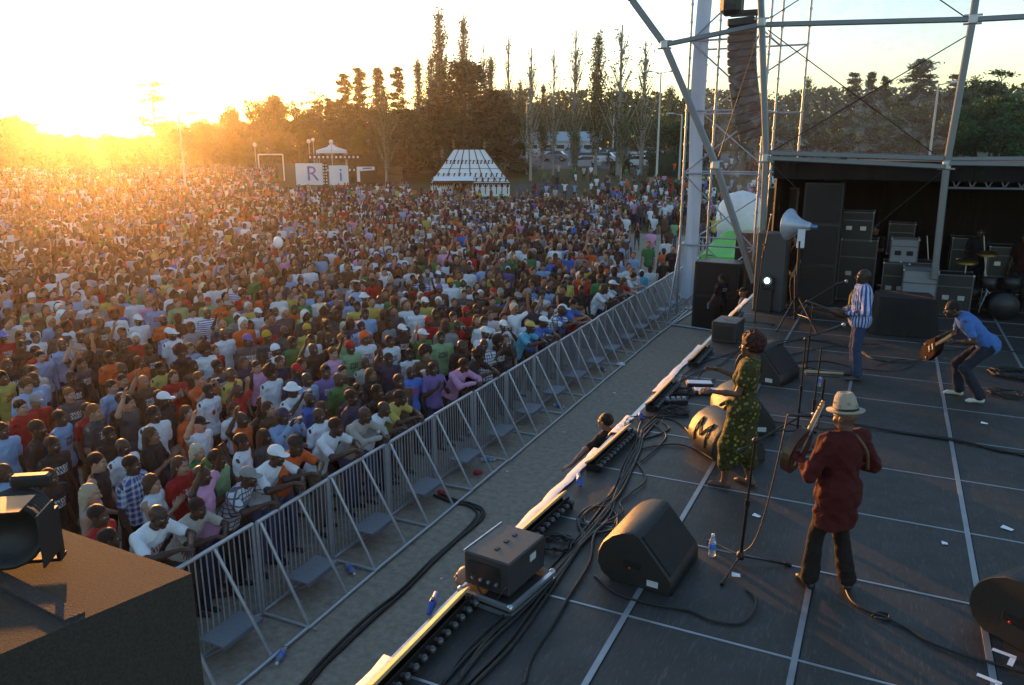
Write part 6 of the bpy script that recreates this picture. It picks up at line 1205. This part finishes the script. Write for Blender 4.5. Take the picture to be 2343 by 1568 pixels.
# fill hidden gaps close to the camera
def near_any(x, y, r, lst): return any((q.pos.x-x)**2+(q.pos.y-y)**2 < r*r for q in lst)
fill = []
pr_ = random.Random(11)
for gx in np.arange(-15.5, -6.9, .5):
    for gy in np.arange(1.2, 17, .5):
        x, y = gx+pr_.uniform(-.14, .14), gy+pr_.uniform(-.14, .14); az = math.atan2(x, y)
        if math.hypot(x, y) > 16.5 or az < R(-64) or near_any(x, y, .45, PE) or near_any(x, y, .47, fill): continue
        p = Pn(); p.sk = pr_.choice('DDBLT'); p.c = pr_.choice(('n', 'k', 'dg', 'W', 'br', 'r', 'lb', 'k')); p.st = 't'; p.h = pr_.choice('ssbsL'); p.po = 'a'; p.sc = .93; p.pos = Vector((x, y, G)); f = Vector((-1, 9, 0))-p.pos; p.rz = math.atan2(-f.x, f.y)+pr_.uniform(-.3, .3)
        p.px = p.py = 0; fill.append(p)
PE += fill
for _ in range(8):
    for i, a in enumerate(PE):
        for b in PE[i+1:]:
            dx, dy = b.pos.x-a.pos.x, b.pos.y-a.pos.y; d = math.hypot(dx, dy)
            if 1e-4 < d < .44:
                m = (.44-d)*.5/d; 
                if a.po != 'l': a.pos.x -= dx*m; a.pos.y -= dy*m
                if b.po != 'l': b.pos.x += dx*m; b.pos.y += dy*m
PE.sort(key=lambda q: math.hypot(q.pos.x, q.pos.y)-(6 if q.py and q.px > 1360 and q.py < 560 else 0))
NIND = 300; REST_P = PE[NIND:]; PE = PE[:NIND]
# label texts: clothing and pose first, then the neighbour it stands next to
PT = dict(a='standing', a2='hands folded', r='one arm raised', b='both arms up', c='hands clapping', p='camera at the face', x='arms crossed', l='leaning on the barrier')
GT = dict(t='t-shirt', l='long sleeved shirt', k='tank top')
def short(q):
    s = CL[q.c][0]+' '+GT[q.st]
    if len(q.h) == 2: k, n_, c = hat_of(q.h); s += ' and %s %s' % (c[0], n_)
    return s
def base(q): return 'person in '+short(q)+(' '+PT[q.po] if q.po not in ('a',) else '')
from collections import Counter
cnt = Counter(base(q) for q in PE); used = set()
def rel(q, n):
    s1 = ray_px(q.pos); s2 = ray_px(n.pos); dx, dy = s1[0]-s2[0], s1[1]-s2[1]
    return ('right of' if dx > 0 else 'left of') if abs(dx) > abs(dy)*.8 else ('below' if dy > 0 else 'above')
def ray_px(p):
    d = Vector((p.x, p.y, G+1.6))-Vector((0, 0, CAM_H)); z = d.dot(Vector(FWD)); return (1171+FPX*d.dot(RGT)/z, 784-FPX*d.dot(UPV)/z)
FWD = Vector((math.sin(YAW)*math.cos(PITCH), math.cos(YAW)*math.cos(PITCH), -math.sin(PITCH))); RGT = Vector((math.cos(YAW), -math.sin(YAW), 0)); UPV = RGT.cross(FWD)
def zone(q):
    x, y = ray_px(q.pos); v = 'near' if y > 900 else ('middle' if y > 700 else 'far'); h = 'far left' if x < 250 else ('left' if x < 600 else ('centre' if x < 1000 else 'right')); return v+' '+h
for q in PE:
    b_ = base(q); q.label = b_
    if cnt[b_] > 1:
        ns = sorted((n for n in PE if n is not q), key=lambda n: (n.pos-q.pos).length)[:12]; cand = []
        for n in ns: cand.append(b_+', '+rel(q, n)+' the '+short(n)+('' if n.po == 'a' else ' '+PT[n.po]))
        for n in ns[:8]:
            for n2 in ns[:8]:
                if n is not n2 and short(n) != short(n2): cand.append('person in '+short(q)+', '+rel(q, n)+' '+short(n)+', '+rel(q, n2)+' '+short(n2))
        cand += [c+', '+zone(q) for c in cand[:40]]
        for c in cand:
            if c not in used and len(c.split()) <= 16: q.label = c; break
    used.add(q.label)
hq = min(PE, key=lambda q: abs(q.px-(720+240/3.254)/1.6533)+abs(q.py-(1440+130/3.254)/1.6533)); hq.label = '@heart'
for q in PE: q.ob = person(q.pos, q.rz, q.sc, q.sk, q.c, q.st, q.h, q.po, q.label)
CAMM = mat('camera_grey', (.3, .31, .33), .35, .3)
for q in [q for q in PE if q.po == 'p']:
    v = Matrix.Rotation(q.rz, 4, 'Z') @ Vector((0, .36, 1.64))*q.sc+q.pos; t = thing('camera', 'small camera held up by the '+short(q).replace(' and ', ', ')+', '+zone(q), 'camera', v, q.rz, 'cameras held up in the crowd'); MB().box((0, 0, 0), (.11, .03, .065), bev=.008).build('camera_body', CAMM, t); MB().tube((.0, .015, 0), (0, .04, 0), .022, 12).build('lens', BLACK, t)
# plastic cup in a raised hand
q = min(PE, key=lambda q: abs(q.px-1168)+abs(q.py-845)); v = at(972, 862, G+1.45); t = thing('plastic_cup', 'clear plastic cup held up between the blue and purple t-shirts', 'cup', v, rot=(R(14), R(-12), 0)); MB().lathe([(.001, 0), (.032, 0), (.045, .12), (.048, .122), (.043, .121), (.03, .006), (.001, .005)], 18).build('cup', mat('clear_cup', (.75, .77, .8), .2, trans=.4), t)
# ---------------------------------------------------------------- the rest of the crowd: one mass, thousands strong
def lod_template(pose, vx, seed, full=True):
    F = Fig(POSE[pose], fem=seed % 3 == 0); m = max(0, vx*.62)
    f = lambda pr, d=0: [(('c',)+p[1:3]+(max(p[3]+d, m), max(p[4]+d, m), p[5]) if p[0] == 'c' else ('e', p[1], np.maximum(p[2]+d, m), p[3], max(p[4]+d, m), p[5])) for p in pr]
    J = F.J; V = []; Q = []; I = []; n = 0
    hd = [ell(J['hd']+np.array((0, 0, .0)), (.084, .10, .118), F.HB, .02), cap(J['hd']+F.HB@np.array((0, .09, .0)), J['hd']+F.HB@np.array((0, .115, -.03)), .012, .02, k=.02), cap(J['nk'], J['hd'], .055, k=.03)]
    arms = F.fore['L']+F.fore['R']+[cap(J['wr'+c], J['wr'+c]+nrm(J['h'+c])*.13, .035, .03) for c in 'LR']
    legs = [cap(J['hip'+c], J['kn'+c], .09, .065, k=.03) for c in 'LR']+[cap(J['kn'+c], J['an'+c], .065, .05) for c in 'LR']
    tor = grow(F.torso, .012)+[cap(J['sh'+c], J['sh'+c]*.3+J['el'+c]*.7, .06, .05) for c in 'LR']
    hair = [ell(J['hd']+np.array((0, -.03, .035)), (.097, .108, .108), F.HB, .02)]
    if seed % 3 == 0: hair += [cap(J['hd']+np.array((0, -.07, 0)), J['hd']+np.array((0, -.09, -.22)), .08, .06)]
    for pid, pr in ((0, f(hd)+f(arms)), (1, f(tor)), (2, f(legs) if full else []), (3, f(hair))):
        if not pr: continue
        v, q = sdf_mesh(pr, vx if pid != 0 else vx*(.62 if vx < .05 else .8)); ii = np.full(len(v), pid)
        if pid == 0 and vx < .05: L = (v-J['hd'])@F.HB; fr = (L[:, 1] > .045) & (np.abs(L[:, 0]) < .07); ii[fr & (np.abs(L[:, 2]-.006) < .012) & (np.abs(L[:, 0]) > .012) & (np.abs(L[:, 0]) < .052)] = 4; ii[fr & (np.abs(L[:, 2]+.062) < .010) & (np.abs(L[:, 0]) < .03)] = 4
        V.append(v); Q.append(q+n); I.append(ii); n += len(v)
    return np.concatenate(V), np.concatenate(Q), np.concatenate(I)
LODS = [(20, .032), (34, .048), (60, .075), (200, .115)]
TPL = [[lod_template(po, vx, s_, full=(i != 1)) for s_, po in enumerate(('a', 'a', 'c', 'r', 'a2', 'b', 'a'))] for i, (_, vx) in enumerate(LODS)]
cr_ = random.Random(5); VV, QQ, CC_ = [], [], []; nb_ = 0; count = 0
skins = [SK[k] for k in 'LLLTTBBDD']; shirts = [CL[k][1] for k in ('W', 'W', 'W', 'W', 'W', 'lb', 'lb', 'k', 'k', 'k', 'dg', 'dg', 'dg', 'g', 'br', 'br', 'br', 'be', 'r', 'o', 'y', 'gr', 'n', 'n', 'n', 'b', 'p', 'r')]; hairs = [HC[k] for k in 'ddddnnnrg']+[(.6, .6, .62)]
def put(x, y, d, force=None):
    global nb_, count
    li = next(i for i, (D_, _) in enumerate(LODS) if d < D_); w_ = cr_.random(); V, Q, I = TPL[li][0 if w_ < .3 else (1 if w_ < .5 else cr_.randrange(7))]
    s = cr_.uniform(.88, 1.09); a = math.atan2(-(-1-x), 9-y)+cr_.uniform(-.5, .5) if d < 45 or cr_.random() < .7 else cr_.uniform(0, 6.28); ca, sa = math.cos(a)*s, math.sin(a)*s
    W3 = np.stack([V[:, 0]*ca-V[:, 1]*sa+x, V[:, 0]*sa+V[:, 1]*ca+y, V[:, 2]*s+GH(x, y)], 1)
    sk = jit(cr_.choice(skins)); sh = jit(cr_.choice(shirts)) ; tr = jit(cr_.choice(((.03, .04, .08), (.02, .02, .022), (.05, .07, .14), (.12, .11, .09)))); ha = jit(cr_.choice(hairs), .3)
    if force: sk, sh = SK[force.sk], CL[force.c][1]
    tab = np.array([(*sk, 1), (*sh, 1), (*tr, 1), (*ha, 1), (*[c*.3 for c in sk], 1)]); VV.append(W3); CC_.append(tab[I]); QQ.append(Q+nb_); nb_ += len(V); count += 1
for q in REST_P:
    put(q.pos.x, q.pos.y, math.hypot(q.pos.x, q.pos.y), q)
ALLP = np.array([(q.pos.x, q.pos.y) for q in PE+REST_P])
def crowd_ok(x, y):
    d = math.hypot(x, y); az = math.degrees(math.atan2(x, y))
    if x > -6.95-.016*max(0, y-5) and y < 28: return 0
    if az < -62 or az > -5: return 0
    if y < 31 and az > -12.5: return 0
    if az > -12.5 and d < 40: return 0
    if -17.6 < az and 24.5 < d < 53: return .02
    cl = .75+.25*math.sin(x*.31+2*math.sin(y*.17))*math.sin(y*.27+x*.1)
    if az < -42.0: return cl if d < 118 else 0
    if az < -28: return cl if d < (77 if az < -33 else 69) else 0
    if az < -20: return cl if d < 60 else (.2 if d < 66 else (.1 if az > -24 and d < 90 else 0))
    return 1 if d < 31 else (.8 if d < 62 else (.3 if d < 80 else (.08 if d < 120 else 0)))
def grid(d0, d1, sp):
    r = d0
    while r < d1:
        n = int(r*1.0/sp)+1
        for i in range(n):
            az = R(-62)+R(57)*(i+cr_.uniform(.1, .9))/n; x, y = (r+cr_.uniform(0, sp*.7))*math.sin(az), (r+cr_.uniform(0, sp*.7))*math.cos(az)
            if cr_.random() > crowd_ok(x, y): continue
            if d0 < 45 and ((ALLP[:, 0]-x)**2+(ALLP[:, 1]-y)**2).min() < .2: continue
            put(x, y, r)
        r += sp
grid(15.5, 34, .47); grid(34, 60, .62); grid(60, 118, .9)
me = mesh_np('crowd', np.concatenate(VV), np.concatenate(QQ), np.concatenate(CC_), [M_CLOTH]); co = bpy.data.objects.new('crowd', me); link(co); co.location = (0, 0, G); tag(co, 'dense festival crowd filling the field behind the nearest rows', 'crowd', kind='stuff')
print('crowd people', count, 'faces', len(me.polygons), 'individuals', len(PE), 'fill', len(fill), 'listed', len(P_))
# ---------------------------------------------------------------- performers and crew
def hero(J, loc, rz, label, skin, sc=1.0, bulk=1.0, fem=False, shirt='t', scol=(.5, .5, .5), smat=None, tcol=(.02, .02, .03), hair=None, hcol=(.012, .009, .008), shoe=(.02, .02, .02), vx=.009, d=.018, low=.02, flare=0., extra=None, headw=1.0, noise=(.007, 27)):
    F = Fig(J, bulk=bulk, fem=fem, headw=headw); me = fmesh('person', F.body(vx, .006, shoe=shoe), M_SKIN); root = bpy.data.objects.new('person', me); link(root); root.location = loc; root.rotation_euler = (0, 0, rz); root.scale = (sc,)*3; root.color = (*skin, 1); tag(root, label, 'person')
    if shirt: add_child(root, fmesh('shirt', F.shirt(shirt, .010, d=d, low=low, noise=noise), M_CLOTH), 'shirt', scol, smat)
    if tcol: add_child(root, fmesh('trousers', F.trousers(.011, flare=flare, noise=(.007, 22)), M_CLOTH), 'trousers', tcol)
    if hair:
        tilt = (math.asin(float(nrm(F.J['hdir'])[2])), 0, math.atan2(-float(nrm(F.J['hdir'])[0]), float(nrm(F.J['hdir'])[1]))); add_child(root, hair_mesh(hair), 'hair' if hair in 'scfLB' else 'hat', hcol, None, tuple(F.J['hd']), tilt)
    return root, F
# singer
Jw = J_(elL=(-.22, .02, 1.14), wrL=(-.19, .30, 1.12), hL=(.05, 1, -.1), pL=(.6, 0, -.8), elR=(.22, .04, 1.18), wrR=(.17, .32, 1.27), hR=(0, 1, .1), pR=(-.6, 0, -.8), hdir=(0, 1, .04), anL=(-.09, .12, .09), knL=(-.1, .10, .5), anR=(.10, -.12, .09), knR=(.1, .0, .5), fL=(-.1, 1, 0), fR=(.2, 1, 0), che=(0, -.02, 1.27), nk=(0, -.06, 1.46), hd=(0, -.035, 1.62), shL=(-.18, -.05, 1.415), shR=(.18, -.05, 1.415), pel=(0, .0, .96), curl=.35)
pw = at(1678, 1112); wr_, Fw = hero(Jw, (pw.x+.03, pw.y, 0), R(88), 'barefoot singer in green and gold patterned dress with curly hair', (.11, .05, .032), sc=.965, fem=True, bulk=1.05, shirt=None, tcol=None, hair='f', hcol=(.05, .012, .008), shoe=None)
pr = grow(Fw.torso, .016)+[cap(Jw['shL'], Jw['shL']*.5+Jw['elL']*.5, .066, .068, k=.04), cap(Jw['shR'], Jw['shR']*.5+Jw['elR']*.5, .066, .068, k=.04), ell((0, -.03, .95), (.165, .145, .14), None, .06), cap((0, -.03, .9), (0, -.02, .5), .14, .15, k=.08), cap((-.02, .0, .6), (-.06, .07, .34), .12, .09, k=.07), cap((.03, -.03, .6), (.08, -.11, .28), .12, .09, k=.07), cap((-.09, .02, .9), (-.10, .11, .5), .112, .10, k=.05), cap((-.10, .11, .5), (-.09, .125, .28), .10, .085, k=.05), cap((.09, -.0, .9), (.10, -.02, .5), .115, .105, k=.05), cap((-.1, .14, .99), (.1, .14, .97), .03, k=.03), cap((0, .17, .97), (-.03, .23, .93), .03, .02, k=.02)]
V, Q = sdf_mesh(pr, .010, noise=(.006, 24)); add_child(wr_, fmesh('dress', [(V, Q, np.zeros((len(V), 4)))], M_WAX), 'dress', (.1, .09, .02))
# man with hat and lute
Jh = J_(elL=(-.30, .04, 1.13), wrL=(-.26, .27, 1.24), hL=(.2, .5, .5), pL=(.6, .5, 0), elR=(.36, -.02, 1.14), wrR=(.14, .20, 1.13), hR=(-.9, .4, .1), pR=(-.3, .8, 0), anL=(-.15, .08, .09), knL=(-.13, .08, .5), anR=(.15, -.07, .09), fL=(.1, 1, 0), fR=(.5, .8, 0), curl=.8, hdir=(-.25, 1, -.1))
ph = at(1893, 1345); hr_, Fh = hero(Jh, (ph.x, ph.y, 0), R(48), 'musician in dark red shirt and straw hat playing a lute, seen from behind', (.12, .06, .04), sc=.915, bulk=1.0, shirt='l', scol=(.062, .006, .006), tcol=(.016, .010, .009), flare=.02, shoe=(.015, .015, .017), low=.27, d=.032, noise=(.016, 23))
STRAW = mat('straw', (.36, .31, .24), .8, var=.2, vs=35, bump=.6, bs=110); hm = Matrix.Translation(Vector(Jh['hd'])+Vector((0, -.005, .055))) @ Euler((R(-8), 0, R(14))).to_matrix().to_4x4() @ Matrix.Diagonal((.92, 1.1, 1, 1))
ht_ = MB().lathe([(.150, .024), (.147, .014), (.125, .002), (.104, .0), (.098, .02), (.094, .07), (.080, .135), (.060, .172), (.040, .176), (.001, .145)], 28, hm); mk = ht_; MB().lathe([(.104, .002), (.106, .006), (.1015, .042), (.096, .044)], 28, hm).build('hat_band', mat('matt_black', (.01, .01, .01), .8), hr_)
for k in range(9): a = k*.72+.3; z = .065+.025*(k % 2); rr = .0985 if z < .075 else .093; c = Vector((rr*math.cos(a), rr*math.sin(a), z)); mk.path([hm @ (c*1.01+Vector((-math.sin(a)*.011*math.cos(u), math.cos(a)*.011*math.cos(u), .011*math.sin(u)))) for u in (i*math.pi/4 for i in range(8))], .0016, 4, m=1, closed=True)
ht_.build('hat', [STRAW, mat('matt_black')], hr_)
def local(root, v): return Matrix.Translation(root.location) @ Euler(root.rotation_euler).to_matrix().to_4x4() @ (Vector(v)*root.scale[0])
WD = mat('dark_lacquer', (.06, .025, .012), .35, var=.4, vs=20); NECK = mat('pale_wood', (.45, .26, .12), .5, var=.2)
lu = thing('lute', 'small wooden lute held upright by the man in the straw hat', 'lute', local(hr_, (-.20, .34, 1.24)), R(48), rot=(R(10), R(22), R(62))); b = MB(); out = [(.10*math.cos(t)*(1+.12*math.cos(2*t)), .20*math.sin(t)) for t in (2*math.pi*i/24 for i in range(24))]
b.prism(out, -.04, .04, Matrix.Rotation(R(90), 4, 'X')); b.build('body', WD, lu); MB().prism([(x*.8, y*.8) for x, y in out], .041, .046, Matrix.Rotation(R(90), 4, 'X')).build('soundboard', mat('lute_skin', (.10, .06, .035), .5), lu)
MB().tube((0, -.02, .15), (0, -.02, .46), .015).build('neck', NECK, lu)
for k in range(4): MB().tube((-.012+.008*k, -.05, -.12), (-.006+.004*k, -.04, .44), .0015, 4).build('string', ALU, lu)
for k in range(3): MB().tube((-.03, -.02, .38+.03*k), (.03, -.02, .38+.03*k), .005, 6).build('tuning_peg', WD, lu)
b = MB(); b.path(spline([(-.14, .20, 1.30), (-.10, .10, 1.46), (.02, -.06, 1.50), (.12, -.14, 1.36), (.17, -.13, 1.18)], 5), .016, 6); sp__ = b.build('strap', mat('strap_leather', (.10, .05, .025), .6), hr_)
# striped shirt man
Js = J_(elL=(-.31, -.04, 1.13), wrL=(-.13, .22, 1.06), hL=(.7, .6, 0), pL=(.3, .3, .9), elR=(.31, -.06, 1.14), wrR=(.07, .26, 1.07), hR=(-.6, .6, 0), pR=(-.3, .3, .9), curl=.9, hdir=(.15, 1, .06))
ps_ = at(1952, 866); sr_, Fs = hero(Js, (ps_.x, ps_.y, 0), R(100), 'singer in blue and white striped shirt singing into a microphone', (.035, .018, .013), sc=1.0, bulk=1.14, shirt='l', scol=(.42, .50, .72), smat=M_VSTRIPE, tcol=(.03, .05, .11), shoe=(.06, .05, .045), low=.06, d=.026, flare=.01)
b = MB(); b.path(spline([(.13, -.08, 1.46), (.02, .15, 1.38), (-.06, .19, 1.2), (-.1, .24, 1.1)], 5), .012, 5).path(spline([(-.05, .12, 1.44), (-.03, .175, 1.3), (0, .19, 1.2)], 5), .006, 4); b.build('strap', mat('strap_yellow', (.35, .22, .03), .6), sr_)
ng = thing('small_lute', 'small black lute at the waist of the striped shirt man', 'lute', local(sr_, (-.02, .33, 1.05)), rot=(0, 0, R(100))); b = MB(); b.lathe([(.001, -.17), (.05, -.16), (.075, -.08), (.07, .04), (.03, .13), (.018, .16), (.018, .46), (.026, .50), (.001, .51)], 14, frame_M((.15, 1, .30))); b.build('body', WD, ng)
# bending guitarist
Jg = J_(pel=(0, -.16, .80), che=(0, .07, 1.03), nk=(0, .20, 1.17), hd=(0, .33, 1.25), hdir=(-.1, 1, -.25), shR=(.18, .17, 1.13), shL=(-.18, .17, 1.12), elR=(.30, .18, .88), wrR=(.18, .40, .82), hR=(-.4, .7, -.3), pR=(-.5, -.2, -.6), elL=(-.32, .08, .88), wrL=(-.20, .28, .84), hL=(.3, .9, 0), pL=(.5, 0, -.6), hipR=(.1, -.15, .77), hipL=(-.1, -.15, .77), knR=(.16, .14, .46), knL=(-.15, .12, .47), anR=(.14, -.02+.1, .09), anL=(-.16, -.12, .09), fR=(.1, 1, 0), fL=(-.2, 1, 0), curl=.8)
pg = at(2210, 912); gr_, Fg = hero(Jg, (pg.x, pg.y, 0), R(98), 'guitarist in blue t-shirt bending low over his guitar', (.055, .027, .018), sc=1.04, shirt='t', scol=(.06, .15, .42), tcol=(.02, .024, .04), hair='s', shoe=(.55, .54, .5), low=.08, d=.02, flare=.015)
gt = thing('electric_guitar', 'dark sunburst hollow body guitar held low by the bending guitarist', 'guitar', local(gr_, (.02, .50, .68)), rot=(0, 0, R(98))); out = []
for i in range(40): t = 2*math.pi*i/40; r_ = .19+.045*math.cos(2*t)-.02*math.cos(t); out.append((r_*math.cos(t)*1.12, r_*math.sin(t)*.95))
M = frame_M((-.25, .95, .10), (-.80, -.25, .55)); b = MB(); b.prism(out, -.035, .03, M); b.build('body', mat('sunburst', (.018, .006, .004), .8, var=.5, vs=4, spec=.08), gt); b = MB(); b.box((M @ Vector((.37, 0, .03))), (.42, .045, .03), M.to_3x3()); b.build('neck', NECK, gt); MB().box((M @ Vector((.62, 0, .03))), (.13, .08, .02), M.to_3x3(), bev=.005).build('headstock', WD, gt)
MB().box(M @ Vector((-.02, 0, .038)), (.03, .09, .012), M.to_3x3()).box(M @ Vector((.07, 0, .038)), (.03, .09, .012), M.to_3x3()).build('pickup', CHR, gt)
for s_ in (-1, 1): MB().tube(M @ Vector((-.12, s_*.1, .03)), M @ Vector((-.12, s_*.1, .05)), .015, 8).build('knob', CHR, gt)
# crew
gq = (-4.22, 22.85, G); gd, _ = hero(J_(elL=(-.24, .03, 1.13), wrL=(-.22, .17, .93), hL=(0, .4, -.9), hdir=(0, 1, -.02)), gq, R(62), 'security guard in black t-shirt standing by the ground speakers', (.17, .08, .05), sc=1.02, bulk=1.08, shirt='t', scol=(.018, .019, .026), tcol=(.012, .012, .014), hair='s', vx=.013)
b = MB()
for k, w in ((0, .16), (1, .2), (2, .18)): b.box((0, -.132, 1.34-.035*k), (w, .006, .016))
b.build('back_print', mat('print_grey', (.4, .42, .45), .7), gd)
bottle(local(gd, (-.21, .26, .72)), 'small blue water bottle in the hand of the guard', s=.9)
def crew(J, loc, rz, label, skin, **k): return hero(J, loc, rz, label, skin, vx=.014, **k)[0]
crew(J_(elL=(-.40, .10, 1.32), wrL=(-.66, .15, 1.20), hL=(-.6, .6, -.3), pL=(0, 0, -1), hdir=(.05, 1, .12)), (-3.24, 9.75, G), R(82), 'man with dark hair leaning at the stage edge in the pit', (.30, .15, .10), shirt='t', scol=(.018, .018, .02), hair='s', sc=1.03)
crew(J_(hdir=(0, 1, .1)), (-3.08, 5.50, G-.1), R(95), 'man with glasses whose head shows behind the rack box', (.34, .19, .14), shirt='t', scol=(.02, .02, .02), hair=None, sc=1.04)
crew(J_(), (-3.22, 20.6, G), R(95), 'man in dark cap in the pit below the arch tube', (.25, .12, .08), shirt='t', scol=(.03, .08, .16), hair='cap', hcol=(.015, .015, .02), sc=1.04)
crew(POSE['x'], (-.28, 20.75, .0), R(150), 'stage hand in black with crossed arms behind the rack cases', (.20, .10, .07), shirt='t', scol=(.015, .015, .016), hair='s', sc=1.0)
q = atY(1796, 505, 20.1); crew(POSE['a2'], (q.x, 20.1, 0), R(170), 'stage hand in dark green shirt behind the silver horn', (.3, .17, .12), shirt='t', scol=(.03, .045, .03), hair='s', sc=.98)
q = atY(1822, 600, 18.4); crew(POSE['a'], (q.x, 18.35, 0), R(100), 'stage hand in black standing behind the horn stand pole', (.3, .17, .12), shirt='t', scol=(.015, .015, .016), hair='s', sc=.97)
q = atY(2236, 600, 21); crew(POSE['a2'], (q.x, 21.2, 0), R(160), 'musician in dark clothes standing in the backline shadow', (.06, .03, .02), shirt='t', scol=(.02, .02, .025), hair='s')
q = atY(2336, 600, 20.5); crew(POSE['a'], (q.x, 20.3, 0), R(150), 'musician in dark red shirt at the right frame edge', (.06, .03, .02), shirt='t', scol=(.03, .006, .006), hair='s')
# ---------------------------------------------------------------- added haze volume, imitates the warm veil of lens flare
hz = MB().box((0, 60, 22), (560, 460, 50)); ho = hz.build('haze', bpy.data.materials.new('flare_haze')); hm_ = ho.data.materials[0]; hm_.use_nodes = True; n_ = hm_.node_tree; n_.nodes.remove(n_.nodes['Principled BSDF'])
pv = n_.nodes.new('ShaderNodeVolumePrincipled'); pv.inputs['Color'].default_value = (1.0, .93, .84, 1); pv.inputs['Density'].default_value = HAZE; pv.inputs['Anisotropy'].default_value = HAZE_G; n_.links.new(pv.outputs[0], n_.nodes['Material Output'].inputs['Volume']); tag(ho, kind='stuff', label='added warm haze imitating lens flare over the field', cat='haze')
